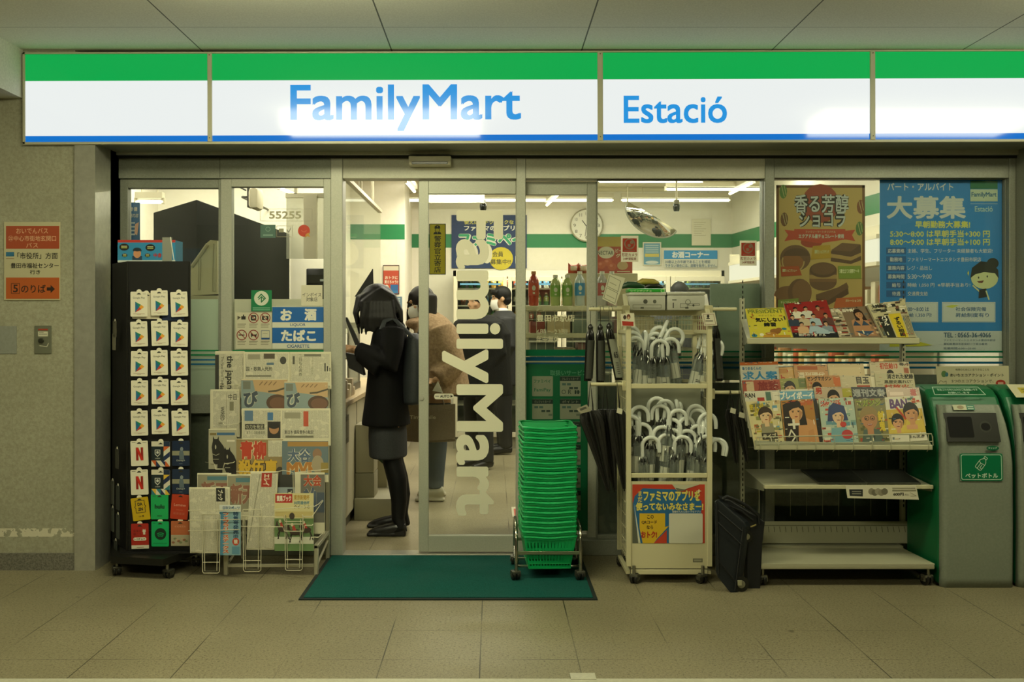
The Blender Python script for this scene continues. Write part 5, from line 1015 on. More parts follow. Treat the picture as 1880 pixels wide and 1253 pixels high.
R3 = [(1366, 1430, 717, 741, 'c9c3ae', [('t', 'RAN', .02, .5, .3, .85, '33322a'), ('r', .35, .1, .55, .5, 'a3301f'), ('r', .6, .2, .75, .9, '4a6a5a'), ('r', .8, .1, .95, .9, 'd8d2bc')], 'pale magazine titled RAN'), (1429, 1494, 714, 737, '5f96ae', [('t', 'プレイボーイ', .02, .2, .95, .8, 'e3ddc8'), ('r', 0, .85, 1, 1, 'c9c3ae')], 'blue masthead magazine'), (1494, 1562, 711, 736, 'b9a48a', [('f', .5, .2, .9), ('t', '男', .03, .5, .2, .95, 'b03a24'), ('r', .75, .3, 1, .9, 'a8a03a')], 'magazine with the top of a dark head'), (1561, 1626, 711, 733, '2c2e33', [('t', '週刊文春', .05, .25, .95, .85, '9a9a94')], 'charcoal weekly with large pale title'), (1626, 1687, 712, 731, 'b39a84', [('r', .1, .3, .5, .6, 'd0b8a4'), ('t', '毒', .7, .2, .9, .9, 'a83a2c')], 'pinkish pale magazine')]
R2 = [(1362, 1431, 697, 722, '9c4a38', [('r', .1, .2, .3, .9, 'c9b08a'), ('t', '旅愁', .4, .2, .95, .9, '7a1f18')], 'dark red magazine'), (1431, 1479, 694, 718, '8a8a4a', [('f', .35, .2, .9), ('r', .7, .3, .95, .9, '5f6a3a')], 'olive magazine with a fringe of black hair'), (1479, 1541, 690, 716, 'b98a5a', [('t', 'ヤングマガジン', .03, .65, .75, .95, '2a1f16'), ('f', .3, .1, .7), ('r', .8, .3, 1, .9, 'c46a3a')], 'orange comic weekly masthead'), (1541, 1612, 690, 714, 'c3b694', [('t', '目玉', .42, .4, .75, .9, '3a342a'), ('r', .42, .1, .75, .3, 'a3452c'), ('r', .8, .1, 1, .9, 'd6ccb0')], 'shiny pale magazine with red subtitle'), (1606, 1677, 686, 712, 'bdb594', [('t', '消された記録', .3, .62, .98, .95, '26251c'), ('t', '黒歴史裏れい', .22, .32, .9, .56, '55503f'), ('t', '村放火', .2, .02, .85, .26, 'b5452a')], 'magazine with stacked headlines')]
R1 = [(1358, 1428, 664, 702, 'c7c4b4', [('r', 0, .85, 1, 1, 'b8622a'), ('t', 'あつまるくんの', .05, .62, .55, .78, '2f6a94'), ('t', '求人案', .05, .15, .95, .56, '3f86b4')], 'white job paper with blue lettering'), (1396, 1457, 674, 699, 'c49a5c', [('t', 'ベスト', .1, .05, .7, .45, 'a83a24'), ('r', .3, .55, .8, .9, 'b07a3c')], 'tan glossy weekly'), (1457, 1518, 670, 696, 'bd8f62', [('t', '週刊現代', .1, .1, .9, .5, 'd8c9a8'), ('r', .1, .65, .7, .9, 'a85a30')], 'brown glossy weekly'), (1519, 1585, 668, 694, 'c9b48a', [('r', .05, .1, .9, .75, 'd2bd92')], 'plain tan weekly without visible title'), (1596, 1668, 665, 692, 'c6b898', [('t', '初任給13', .25, .55, .7, .95, 'b5452a'), ('t', '毎月', .75, .75, .98, .95, '33322a'), ('f', .5, .15, .5), ('r', .85, .1, .97, .6, 'a05a40')], 'magazine with orange headline numeral')]
for rows_, Yb_, nm in ((R3, 5.01, 'second row'), (R2, 5.075, 'third row'), (R1, 5.14, 'rear row')):
    for i, (x0, x1, t0, t1, bgc, items, lab) in enumerate(rows_): mag([(x0 + 3, t1 + 2), (x1 + 4, t1 + 1), (x1, t0), (x0, t0 + (2 if i < 2 else 0))], Yb_ + .006 * (i % 2), .024, strip(bgc, items), lab + ' in the %s of the magazine tray' % nm, 'magazines in the %s' % nm, .006, 2.4 if nm != 'rear row' else 1.8)
# ================================================================ recycling bins
gbin = speckle('bin_grey', (.20, .225, .175), (.23, .255, .20), 90, .45); gbody = mat('0a6239', .4)
def bin_(px, Y, label, right=False):
    """pedestal bin: green side shells, pale face that curves back to a green rounded lid"""
    k = Y / FPX; W = 138 * k; D = .39; t = thing('recycling_bin', label, 'bin', (PX(px, Y), Y, 0)); o = Vector((PX(px, Y), Y, 0)); kz = lambda py: EYE - (py - CY) * k
    # side profile (y, z) from the foot of the face up over the lid to the back
    zt = .975; prof = [(.0, .0), (-.004, .30), (.0, .60), (.012, .70), (.038, .79), (.072, .86)]
    lid = [(.072, .86), (.115, .925), (.165, .962), (.235, .978), (.30, .978), (.355, .965), (D, .92), (D, 0)]
    full = prof + lid[1:]; fw = W * .80; ox = W * .16
    q = MB(); q.prism([o + Vector((W * .015, y + .034, z * .993)) for y, z in full], (W * .97, 0, 0), gbody); ob = q.build('body', t); bv = ob.modifiers.new('round', 'BEVEL'); bv.width = .022; bv.segments = 4; bv.limit_method = 'ANGLE'
    # face: bowed panel
    q = MB(); P_ = prof + [(.088, .885)]
    sm_ = []
    for i in range(len(P_) - 1):
        for j in range(4): f = j / 4; sm_.append((P_[i][0] * (1 - f) + P_[i + 1][0] * f, P_[i][1] * (1 - f) + P_[i + 1][1] * f))
    sm_.append(P_[-1])
    def fpt(u, v):
        i = v * (len(sm_) - 1); a = int(min(i, len(sm_) - 2)); f = i - a; y = sm_[a][0] * (1 - f) + sm_[a + 1][0] * f; z = sm_[a][1] * (1 - f) + sm_[a + 1][1] * f
        e = min(u, 1 - u); rnd = .03 * max(0, 1 - e / .07) ** 2; nar = 1 - .14 * max(0, (z - .6) / .3) ** 1.5
        dish = .02 * max(0, min(1, (z - .50) / .18)) * max(0, min(1, (e - .06) / .06))
        return o + Vector((W * .5 + (u - .5) * W * .985 * nar, y + rnd - .004 + dish * .9, z))
    q.sheet(fpt, 40, 40, gbin); q.add([fpt(u / 8, 0) for u in range(9)] + [fpt(u / 8, 0) + Vector((0, .05, 0)) for u in range(9)], [(i, i + 1, i + 10, i + 9) for i in range(8)], gbin)
    ob = q.build('front_panel', t); sd = ob.modifiers.new('wall', 'SOLIDIFY'); sd.thickness = .004; sd.offset = -1
    # opening plate, lying on the leaning part of the face
    A = P_; zz0, zz1 = .71, .846
    yy = lambda z: next((A[i][0] + (A[i + 1][0] - A[i][0]) * (z - A[i][1]) / (A[i + 1][1] - A[i][1]) for i in range(len(A) - 1) if A[i][1] <= z <= A[i + 1][1]), .05)
    def plate_(u0, u1, z0, z1, lift): return [o + Vector((W * u, yy(z) + lift, z)) for u, z in ((u0, z0), (u1, z0), (u1, z1), (u0, z1))]
    L = -.003
    q = MB(); g0 = plate_(.11, .82, zz0, zz1, L); q.prism(g0, (0, .012, 0), mat('23241d', .4)); g = G(q, g0[0], g0[1] - g0[0], g0[3] - g0[0], (0, -.93, .36)); g.rrect(.05, .14, .52, .87, mat('050505', .9), .06); g.ell(.76, .52, .09, .13 * g.asp() / g.asp(), mat('050505', .9)); g.ring(.76, .52, .10, .025, mat('33342b', .35)); q.build('opening_plate', t)
    q = MB(); g0 = plate_(.25, .82, .522, .655, -.008); g = G(q, g0[0], g0[1] - g0[0], g0[3] - g0[0], (0, -1, .05)); q.prism(g0, (0, .006, 0), gbin)
    g.rrect(0, 0, 1, 1, mat('046b43', .35), .09); g.rrect(.025, .04, .975, .96, mat('a9c4ae', .4), .07); g.rrect(.04, .065, .96, .935, mat('046b43', .35), .06)
    g.text('ペットボトル', .12, .10, .88, .28, 'b9cdb8', .03); 
    def bt(x, y, a=math.radians(-38), k_=.30): return (.5 + k_ * g.asp() * (x * math.cos(a) - y * math.sin(a)), .62 + k_ * (x * math.sin(a) + y * math.cos(a)))
    for ln_, cl in (([(-.36, -.75), (-.42, -.6), (-.42, .2), (-.36, .42), (-.17, .66), (-.17, .74), (.17, .74), (.17, .66), (.36, .42), (.42, .2), (.42, -.6), (.36, -.75)], True), ([(-.2, .76), (-.2, 1.0), (.2, 1.0), (.2, .76)], True), ([(-.42, .12), (-.08, .02), (.42, .12)], False), ([(-.1, .0), (-.1, -.72)], False), ([(.14, -.1), (.14, -.5), (.36, -.5)], False)): g.line([bt(*p_) for p_ in ln_], .022, 'b9cdb8', cl)
    b_ = None; q.build('bottle_label', t)
    q = MB(); g0 = plate_(.62, .79, .668, .690, .0); g = G(q, g0[0], g0[1] - g0[0], g0[3] - g0[0], (0, -.95, .3)); g.ell(.5, .5, .5, .55, mat('0a5a38', .4)); g.text('キャップ', .16, .3, .84, .75, 'a9c4ae', .03); q.build('cap_label', t)
    q = MB(); g0 = plate_(.27, .56, .860, .884, .004); g = G(q, g0[0], g0[1] - g0[0], g0[3] - g0[0], (0, -.8, .6)); g.rect(0, 0, 1, 1, mat('0c6a4c', .4)); g.rect(0, 0, .62, 1, mat('b3b394', .5)); g.ell(.34, .5, .16, .36, '8a7a5a'); g.rect(.68, .2, .94, .35, 'a9c4ae'); g.rect(.68, .55, .94, .7, 'a9c4ae'); q.build('sticker', t)
    q = MB(); lp = lambda u, f: o + Vector((W * u, (.118 + f * (.178 - .118)) + .0, (.925 + f * (.962 - .925)) + .003)); g = G(q, lp(.05, .0), lp(.80, 0) - lp(.05, 0), lp(.05, 1) - lp(.05, 0), None, .004)
    if not right: g.line([(.02, .04), (.94, .04), (.9, .96), (.06, .96)], .06, 'a9c4ae', True); g.text('家庭ゴミの持ち込みはご遠慮願います', .12, .5, .86, .78, 'a9c4ae', .02); g.text('お願いします', .28, .14, .68, .38, 'a9c4ae', .02)
    else: g.rect(.1, -.3, .95, 1.3, 'c9c3a2'); g.rect(.25, .2, .9, .9, 'b0a13a'); g.rect(.3, .62, .85, .72, '6a6228'); g.rect(.3, .35, .85, .45, '6a6228')
    q.build('lid_sticker', t); return t
b1_ = bin_(1727, 4.86, 'grey and green bottle recycling bin with bottle pictogram beside the magazine rack')
b2_ = bin_(1868, 4.86, 'grey and green recycling bin with yellow lid sticker cut off by the frame edge', True)
q = MB(); Yn = 5.262; q.prism([P(1718, 673, Yn), P(1852, 672, Yn), P(1854, 760, Yn), P(1726, 760, Yn)], (0, .001, 0), 'c1ba9a'); g = GP(q, Yn)
g.text('地球のためにいまできることを', 1754, 677, 1816, 681, '55503f', .02); g.text('あいちエコアクション・ポイント', 1744, 686, 1843, 692, '26251c', .03); g.text('5つのエコアクションで、', 1747, 697, 1824, 703, '3a372c', .02); g.text('ポイントを集めよう!!', 1752, 705, 1820, 711, '3a372c', .02); g.ell(1733, 687, 5, 6, '5a7a4a'); g.ell(1738, 688, 3, 4, '3a6a7a'); g.ell(1837, 704, 9, 6.5, 'a3301f'); g.rect(1832, 702, 1842, 706, 'c9a08a'); g.line([(1723, 704), (1727, 699), (1732, 702), (1737, 700), (1737, 710), (1723, 710)], .8, '55503f', True)
q.thing('eco_notice', 'cream notice about eco points standing behind the bottle bin', 'notice', loc=P(1790, 716, Yn))
# ================================================================ stickers and posters on the shop front
def child_print(name, parent, Y, draw, lift=.0004):
    q = MB(); g = GP(q, Y, lift); draw(g); return q.build(name, parent)
def thing_print(name, label, cat, Y, box, draw, base='d8d2bc', th=.0012, group=None, thin=False, gain=1.):
    x0, y0, x1, y1 = box; q = MB(); THIN[0] = thin; GAIN[0] = gain
    if not thin: q.box(PX(x0, Y), PX(x1, Y), Y, Y + th, PZ(y1, Y), PZ(y0, Y), base)
    g = GP(q, Y)
    if thin: g.rect(x0, y0, x1, y1, base)
    draw(g); THIN[0] = False; GAIN[0] = 1.
    return q.thing(name, label, cat, group, loc=P((x0 + x1) / 2, y1, Y))
YD = YF + .045 - .0034
vin = mat('efe9cf', .5)
child_print('vinyl_lettering', door, YD, lambda g: g.text('FamilyMart', 812, 387, 923, 947, vin, .03, 90))
def auto(g): g.rrect(797, 723, 833, 733.5, 'd8d2bc', 4.5); g.text('AUTO', 808, 725.5, 825, 730.5, '1c1c17', .04); g.rect(799, 727.6, 806, 728.4, '1c1c17'); g.poly([(827, 725.5), (831.5, 728), (827, 730.5)], '1c1c17')
child_print('auto_sticker', door, YD, auto)
def police(g):
    g.rect(788, 411, 818.5, 504.5, '15150f'); g.rect(789.3, 412.3, 817.2, 503.2, 'dcc61c'); g.text('警察官立寄店', 797, 433, 810, 501, '15150f', .02, vert=True)
    g.ell(803, 423, 4, 4.5, 'c9b41c'); g.ring(803, 423, 4, 1, '15150f'); g.poly([(797.5, 420), (798.5, 415), (803, 413.5), (807.5, 415), (808.5, 420)], '15150f'); g.poly([(795.5, 430.5), (797, 427), (801, 426), (803, 429), (805, 426), (809, 427), (810.5, 430.5)], '15150f'); g.poly([(802, 415), (804, 415), (803, 418)], 'c9b41c')
THIN[0] = True; child_print('police_sticker', door, YF + .045 + .004, police); THIN[0] = False
def stores(g):
    g.text('ファミリーマート', 984, 561, 1074, 572, 'b9b594', .01); g.text('豊田市駅店', 985, 578, 1055, 591, 'd6d1b0', .015); g.text('6時〜23時', 985, 604, 1043, 615, 'b9b698', .01); g.text('年中無休', 985, 617, 1027, 629, 'cfcaaa', .012)
d2 = bpy.data.objects['door_2']
child_print('shop_hours_lettering', d2, YF + .085 - .0034, stores)
def svc(g):
    g.text('取扱いサービス', 1010, 680, 1078, 690, '6fae8a', .01)
    for j, y in enumerate((691, 733, 775, 817, 859, 901)):
        for i, x in enumerate((977, 1028)):
            g.rrect(x, y, x + 38, y + 37, 'a9ae94', 1.5); h = '2c4038'
            if (i, j) == (0, 0): g.text('ファミペイ', x + 3, y + 6, x + 34, y + 13, '2f7a5c', .03); g.text('FamiPay', x + 4, y + 22, x + 34, y + 30, '2f7a5c', .02); continue
            g.rect(x, y + .5, x + 38, y + 9, h)
            g.text(('クレジットカード', 'ポイント', '電子マネー', '電子マネー', 'スマホ決済')[min(j + i - 1, 4)] if j < 5 else '税公共料金', x + 4, y + 2.5, x + 34, y + 7.5, 'a9ae94', .01)
            for k in range(5): a = x + 4 + (k * 13) % 30; g.rect(a, y + 13 + (k % 3) * 7, a + 7, y + 17 + (k % 3) * 7, ('5a7a70', '44544c', '7d8a78')[k % 3])
            if (i, j) == (1, 0): g.ring(x + 7, y + 29, 3.4, .9, '2c4038'); g.text('R', x + 15, y + 25, x + 21, y + 33, '2c4038'); g.rect(x + 27, y + 26, x + 30, y + 33, '2c4038'); g.rect(x + 32, y + 26, x + 35, y + 33, '2c4038')
thing_print('service_board', 'green payment service board on the glass behind the baskets', 'notice board', YF + .066, (966, 669, 1079, 975), svc, '0b6a40', thin=True)
w2 = bpy.data.objects['window_2']; YW2 = YF + .03 - .0036
def liquor(g):
    g.rect(500, 563, 594, 641, 'd8d8c4'); g.rect(500, 564, 594, 592, '0f5fa8'); g.rect(500, 602, 594, 630.5, '0f5fa8'); g.text('お', 515, 568, 536, 589, 'e3e2d2', .05); g.text('酒', 559, 567, 581, 589, 'e3e2d2', .05); g.text('LIQUOR', 533, 594, 561, 600, '1f4f84', .02)
    g.text('たばこ', 516, 606, 580, 627, 'e3e2d2', .05); g.text('CIGARETTE', 527, 633, 568, 639, '1f4f84', .02)
thing_print('liquor_sticker', 'blue and white liquor and cigarette sticker on the window by the door', 'sticker', YW2, (500, 563, 594, 641), liquor, 'd8d8c4', .0006)
def icons(g):
    for i in range(6):
        x, y = 444 + 21.5 * (i % 3), 584 + 31.5 * (i // 3)
        if i in (0, 5):
            if i == 0: g.poly([(x - 8, y - 4), (x - 2, y - 1), (x - 8, y + 4)], '55503f'); g.rect(x - 1, y - 3, x + 7, y + 3, '26251c'); g.rect(x + 2, y - 6, x + 4, y - 3, '26251c')
            else: g.line([(x - 7, y - 8), (x + 8, y - 8), (x + 8, y + 8), (x - 7, y + 8)], 1, '7d8a94', True); g.rect(x - 7, y + 5, x + 8, y + 8, '1f4f84'); g.line([(x - 4, y - 3), (x + 4, y - 3)], .8, '8a8a7a')
        else:
            if i == 1: g.rrect(x - 5, y - 5, x + 5, y + 5, '26251c', 2); g.rect(x - 2, y - 2, x + 3, y + 2, 'd8d2bc')
            if i == 2: g.rrect(x - 6, y - 3.5, x + 6, y + 4, '26251c', 1); g.ell(x, y + .3, 2.6, 2.6, 'd8d2bc')
            if i == 3: g.rect(x - 6, y - 1, x + 5, y + 1, '26251c'); g.line([(x + 3, y - 3), (x + 5, y - 6)], .8, '26251c')
            if i == 4: g.poly([(x - 5, y - 4), (x - 2, y - 1), (x + 4, y - 1), (x + 6, y - 3), (x + 5, y + 5), (x + 3, y + 2), (x - 2, y + 2), (x - 4, y + 5)], '26251c')
            g.ring(x, y, 8.8, 1.6, '8a2f22'); g.line([(x - 6, y - 6), (x + 6, y + 6)], 1.4, '8a2f22')
        for k in range(3): g.rect(x - 8, y + 11 + 2.8 * k, x + (8 if k == 0 else 6), y + 12 + 2.8 * k, '8a866e' if k else '55503f')
thing_print('rules_sticker', 'white sticker of six rule pictograms with red rings beside the liquor sticker', 'sticker', YW2, (433, 574, 499, 641), icons, 'cfcab0', .0006)
def upg(g): g.ell(480, 548, 13.5, 13.5, 'd8dcc8'); g.line([(474, 547), (479.5, 540.5), (487, 548), (480, 555), (480, 545)], 2, '0b7a48'); g.line([(475, 550), (480, 545), (485, 550)], 1.6, '0b7a48'); g.rect(464, 565, 496, 566.5, '7fb89a'); g.rect(464, 568.5, 496, 570, '7fb89a')
thing_print('green_sticker', 'green square sticker with arrow in a white disc on the window by the door', 'sticker', YW2 - .0008, (461, 533, 499, 572), upg, '0b7a48', .0006)
def inv(g): g.text('インボイス', 555, 538, 590, 545, '33322a', .01); g.text('対象店', 562, 546, 583, 554, '33322a', .01)
thing_print('invoice_sticker', 'cream rounded sticker of two text lines above the liquor sticker', 'sticker', YW2 - .0008, (553, 524, 592, 562), inv, 'd6d0b6', .0006)
def tom(g): g.ell(558, 424, 11, 11, 'c23a1c'); g.poly([(565, 428), (570, 427), (567, 431), (570, 436), (564, 434), (560, 437), (561, 431)], 'c9963c'); g.ring(558, 421, 5, .8, 'd8785c', 12, 20, 160)
q = MB(); q.lathe([(11 * YW2 / FPX, -.0003), (11 * YW2 / FPX, .0003)], mat('c23a1c', .4), 24, P(558, 424, YW2), 'Y'); tom(GP(q, YW2)); q.thing('round_sticker', 'round red sticker high on the window by the door', 'sticker', loc=P(558, 435, YW2))
def faint(g):
    g.line([(478, 384), (573, 384), (573, 406), (478, 406)], .7, 'a8a488', True); g.text('55255', 494, 388, 553, 402, 'b0ab8e', .03)
    g.rect(478, 413, 506, 437, '4f6f62'); g.ring(492, 421, 4, .8, '8aa898'); g.rect(483, 431, 501, 433, '8aa898'); g.line([(508, 415), (537, 415), (537, 435), (508, 435)], .8, '8f8c74', True); g.line([(527, 422), (530, 427), (534, 419)], 1.2, '3a3a30'); g.rect(512, 420, 521, 427, 'a09c82')
child_print('faint_lettering', w2, YW2 - .0002, faint)
def warn(x, y, w_):
    def f(g):
        k = w_ / 30.; g.rect(x + 2 * k, y + 4 * k, x + 28 * k, y + 29 * k, 'c8402c'); g.ring(x + 15 * k, y + 14 * k, 9 * k, 2.4 * k, 'd8cdb4'); g.ell(x + 14 * k, y + 17 * k, 3 * k, 3 * k, 'd8cdb4'); g.ell(x + 19 * k, y + 11 * k, 3.4 * k, 3.4 * k, 'd8cdb4'); g.rect(x + 5 * k, y + 25.5 * k, x + 25 * k, y + 27 * k, 'd8a898')
        g.text('防犯カメラ', x + 1 * k, y + 31 * k, x + 29 * k, y + 37.5 * k, '8a2a1c', .03); g.text('24時間監視', x + 3 * k, y + 39 * k, x + 27 * k, y + 44 * k, '8a2a1c', .03)
    return f
thing_print('camera_notice', 'red and cream security camera notice on the glass left of the beer corner sign', 'sticker', YF + .056, (1140, 433, 1172, 481), warn(1141, 434, 30), 'd3cbb0', .0006, thin=True)
thing_print('camera_notice', 'red and cream security camera notice on the glass by the lit freezer top', 'sticker', YF + .0565, (1358, 442, 1389, 488), warn(1359, 442, 29), 'd3cbb0', .0006, thin=True)
# ---- door sensor over the entrance
t_ = thing('door_sensor', 'small cream motion sensor box under the fascia above the sliding door', 'sensor', P(789, 303, 5.46)); q = MB(); q.box(PX(750, 5.44), PX(828, 5.44), 5.44, YF - .012, PZ(303, 5.44), PZ(286, 5.44), mat('dcd6bc', .4), .006); q.build('case', t_)
q = MB(); q.box(PX(756, 5.44), PX(822, 5.44), 5.436, 5.442, PZ(301.5, 5.44), PZ(297, 5.44), mat('3a3a30', .2), .002, 1); q.build('lens_window', t_)
# ---- posters inside the right window
YP = YF + .056
def choco(g):
    g.line([(1427.5, 566), (1427.5, 342.5), (1585.5, 342.5), (1585.5, 566)], 5, '6f4522'); g.ell(1506, 374, 34, 36, '96402a'); g.ell(1490, 445, 20, 10, '9a3a24')
    for u, v, c in ((1438, 352, '5a7a3a'), (1440, 403, '6b4424'), (1580, 380, '7a4426'), (1578, 420, '55703a')): g.ell(u, v, 7, 13, c, 12); g.line([(u - 3, v - 10), (u + 2, v + 10)], 1, 'c9b07a'); g.line([(u + 2, v - 10), (u + 5, v + 6)], 1, 'c9b07a')
    g.text('香る芳醇', 1458, 357, 1558, 391, 'e6dcbc', .02, out=(.075, '241810')); g.text('ショコラ', 1467, 388, 1552, 418, 'e6dcbc', .02, out=(.075, '241810'))
    g.poly([(1440, 422), (1458, 424), (1458, 421), (1552, 421), (1552, 424), (1570, 422), (1564, 432), (1570, 443), (1552, 440), (1504, 447), (1458, 440), (1440, 443), (1447, 432)], 'b0412a'); g.text('ファミリーマートオリジナル', 1479, 424, 1534, 428, 'd9b890', .01); g.text('エクアドル産チョコレート使用', 1466, 430, 1549, 438, 'e3d2b0', .04)
    ck = ['5c3e2a', '6e4c34', '80583a', 'a88450', '4a3222']
    g.ell(1460, 474, 28, 24, ck[1], 24); g.ell(1454, 482, 21, 15, '8a5630'); g.ring(1456, 480, 20, 2.5, 'b0905c', 20, 0, 200); g.ell(1462, 470, 24, 14, ck[0], 20, 180, 360)
    g.poly([(1525, 462), (1545, 447), (1580, 450), (1581, 478), (1562, 485), (1525, 480)], ck[0]); g.poly([(1525, 466), (1562, 472), (1581, 464), (1581, 470), (1562, 479), (1525, 473)], ck[3]); g.poly([(1525, 460), (1546, 446), (1580, 449), (1562, 462)], ck[1])
    g.ell(1511, 518, 25, 16, ck[1]); g.rect(1486, 500, 1536, 518, ck[2]); g.rect(1486, 505, 1536, 512, ck[3]); g.rect(1486, 497, 1536, 504, ck[1]); g.ell(1511, 496, 25, 14, ck[0], 24); g.ell(1511, 494, 22, 11, ck[1], 24)
    g.ell(1448, 540, 26, 15, ck[2]); g.ell(1468, 538, 22, 26, ck[1]); g.ell(1472, 536, 18, 22, ck[2]); g.poly([(1498, 548), (1540, 536), (1556, 524), (1558, 540), (1522, 560), (1500, 556)], ck[0]); g.poly([(1498, 541), (1538, 528), (1554, 519), (1558, 528), (1520, 552), (1498, 548)], ck[1])
    for pts, c, s_, b_ in (([(1492, 452), (1524, 450), (1526, 474), (1488, 477)], 'b08a2a', '濃厚生ショコラサンド', (1495, 459, 1522, 466)), ([(1433, 490), (1466, 489), (1472, 506), (1434, 508)], 'a84a24', '濃厚ショコラシュー', (1436, 494, 1463, 500)), ([(1538, 489), (1580, 488), (1581, 512), (1540, 512)], '7d8a34', '5層仕立ての濃厚ケーキ', (1541, 494, 1577, 502)), ([(1428, 551), (1466, 548), (1464, 566), (1428, 566)], '6f7d34', 'チョコチャンク', (1433, 553, 1460, 558)), ([(1535, 548), (1583, 545), (1583, 566), (1530, 566)], 'a8562a', 'ガトーショコラ', (1552, 550, 1580, 555))):
        g.poly(pts, c); g.text(s_, *b_, 'd9c890', .03)
thing_print('chocolate_poster', 'brown chocolate sweets poster inside the window above the magazine rack', 'poster', YP, (1425, 340, 1588, 566), choco, 'b99a5c', gain=1.8)
def job(g):
    bl = '1c6fb4'; wt = 'ecebdc'; yl = 'dcd25a'; g.rect(1615, 330, 1841, 608, bl); g.text('パート・アルバイト', 1629, 336, 1750, 350, wt, .02); g.text('大募集', 1628, 360, 1773, 402, wt, .03); g.text('早朝勤務大募集!', 1680, 406, 1781, 419, yl, .03)
    g.text('5:30〜8:00 は早朝手当+300 円', 1634, 423, 1817, 436, yl, .025); g.text('8:00〜9:00 は早朝手当+100 円', 1634, 438, 1817, 451, yl, .025)
    for i, (a, b_, x1) in enumerate((('応募資格', '主婦、学生、フリーター 未経験者も大歓迎!', 1822), ('勤務地', 'ファミリーマートエスタシオ豊田市駅店', 1801), ('業務内容', 'レジ・品出し', 1711), ('募集時間', '5:30〜9:00', 1710), ('給与', '時給 1,050 円  ※早朝手当あり!', 1781), ('待遇', '交通費支給', 1703))):
        y = 456 + 15.7 * i; g.rect(1627, y - 1, 1663, y + 11, '17508a'); w_ = 8 * len(a); g.text(a, 1645 - w_ / 2 * .95, y + 1, 1645 + w_ / 2 * .95, y + 9, wt, .02); g.text(b_, 1666, y + 1, x1, y + 9, wt, .01)
    for x0, x1, l1, l2, a in ((1622, 1722, '6:00〜8:00 は', '時給 1,350 円!', 1661), (1729, 1827, '社会保険完備', '昇給制度有り', 1754)): g.rect(x0, 555, x1, 592, wt); g.line([(x0 + 1.5, 556.5), (x1 - 1.5, 556.5), (x1 - 1.5, 590.5), (x0 + 1.5, 590.5)], .5, '6a8aa8', True); g.text(l1, a, 564, x1 - 17, 572, '1f4a78', .02); g.text(l2, a, 575, x1 - 12, 583, '1f4a78', .02)
    g.poly([(1735, 563), (1748, 560), (1760, 561), (1748, 566)], 'b9b84a'); g.text('TEL : 0565-36-4066', 1732, 611, 1819, 620, '2c4a68', .02); g.text('ファミリーマートエスタシオ豊田市駅店', 1732, 623, 1827, 627, '55647a', .01); g.text('愛知県豊田市若宮町一丁目35番地', 1732, 630, 1812, 634, '55647a', .01); g.text('営業時間:6:00〜23:00', 1732, 638, 1791, 642, '55647a', .01); g.poly([(1633, 632), (1650, 625), (1680, 626), (1712, 634), (1690, 636), (1633, 637)], 'b9b02c')
    g.rect(1781, 332, 1831, 347, '0d5a3c'); g.rect(1781, 348, 1831, 370, 'a9b3a0'); g.text('FamilyMart', 1783, 353, 1829, 364, '2a5a78', .03); g.rect(1781, 374, 1831, 375, '9ab0bc'); g.text('Estació', 1789, 379, 1822, 389, '9ab8c8', .02)
    g.ell(1822, 484, 11, 10, '15150f'); g.ell(1807, 511, 25, 20, 'cfb98c'); g.poly([(1781, 511), (1784, 492), (1800, 480), (1820, 482), (1832, 496), (1833, 512), (1826, 502), (1806, 500), (1790, 504)], '15150f'); g.ell(1796, 510, 1.3, 2, '15150f'); g.ell(1812, 508, 1.3, 2, '15150f'); g.poly([(1793, 517), (1806, 515), (1803, 520), (1797, 520)], '5a2a1c'); g.line([(1797, 535), (1786, 525)], 2.5, 'cfb98c'); g.poly([(1797, 532), (1810, 530), (1812, 545), (1796, 548)], '17171a'); g.line([(1810, 535), (1815, 550)], 2.5, 'cfb98c'); g.poly([(1777, 497), (1778.5, 502), (1777, 507), (1775.5, 502)], yl)
thing_print('recruitment_poster', 'large blue part-time recruitment poster in the window above the recycling bins', 'poster', YP + .002, (1615, 330, 1841, 648), job, 'd6d6c2', gain=1.9)
# ================================================================ inside the shop
tubew = mat('fff6dc', .4, 0, 4.0); whp = mat('d8d0b4', .5)
def tube_light(p, q_, label, r=.014):
    p, q_ = Vector(p), Vector(q_); t = thing('fluorescent_tube_light', label, 'ceiling light', (p + q_) / 2 + Vector((0, 0, .06)), 'tube lights of the shop ceiling'); d = (q_ - p).normalized(); n = Vector((-d.y, d.x, 0))
    a = MB(); a.prism([p + n * .03 + Vector((0, 0, .025)), p - n * .03 + Vector((0, 0, .025)), q_ - n * .03 + Vector((0, 0, .025)), q_ + n * .03 + Vector((0, 0, .025))], (0, 0, .045), whp)
    for e in (p, q_): a.box(e.x - .012, e.x + .012, e.y - .012, e.y + .012, e.z - .015, e.z + .03, whp)
    for f in (.2, .8): c = p.lerp(q_, f); a.tube([c + Vector((0, 0, .06)), (c.x, c.y, SCEIL)], .004, whp, 6)
    a.build('housing', t); b_ = MB(); b_.tube([p, q_], r, tubew, 10); b_.build('tube', t); return t
Yt1, Yt2, Yt3 = 9.1, 9.68, 10.5
tube_light(P(1098, 333, Yt1), P(1288, 333, Yt1), 'long crosswise tube light nearest the street, above the umbrella rack'); tube_light(P(1222, 348, Yt2), P(1420, 348, Yt2), 'crosswise tube light in the middle of the ceiling toward the freezer wall')
for i, (a, c) in enumerate(((1140, 1340), (960, 1126), (786, 948), (600, 775))): tube_light(P(a, 368, Yt3), P(c, 368, Yt3), 'tube light in the rear ceiling row, %s' % ('over the beer corner sign', 'over the wall clock', 'over the blue app poster', 'over the pier poster')[i])
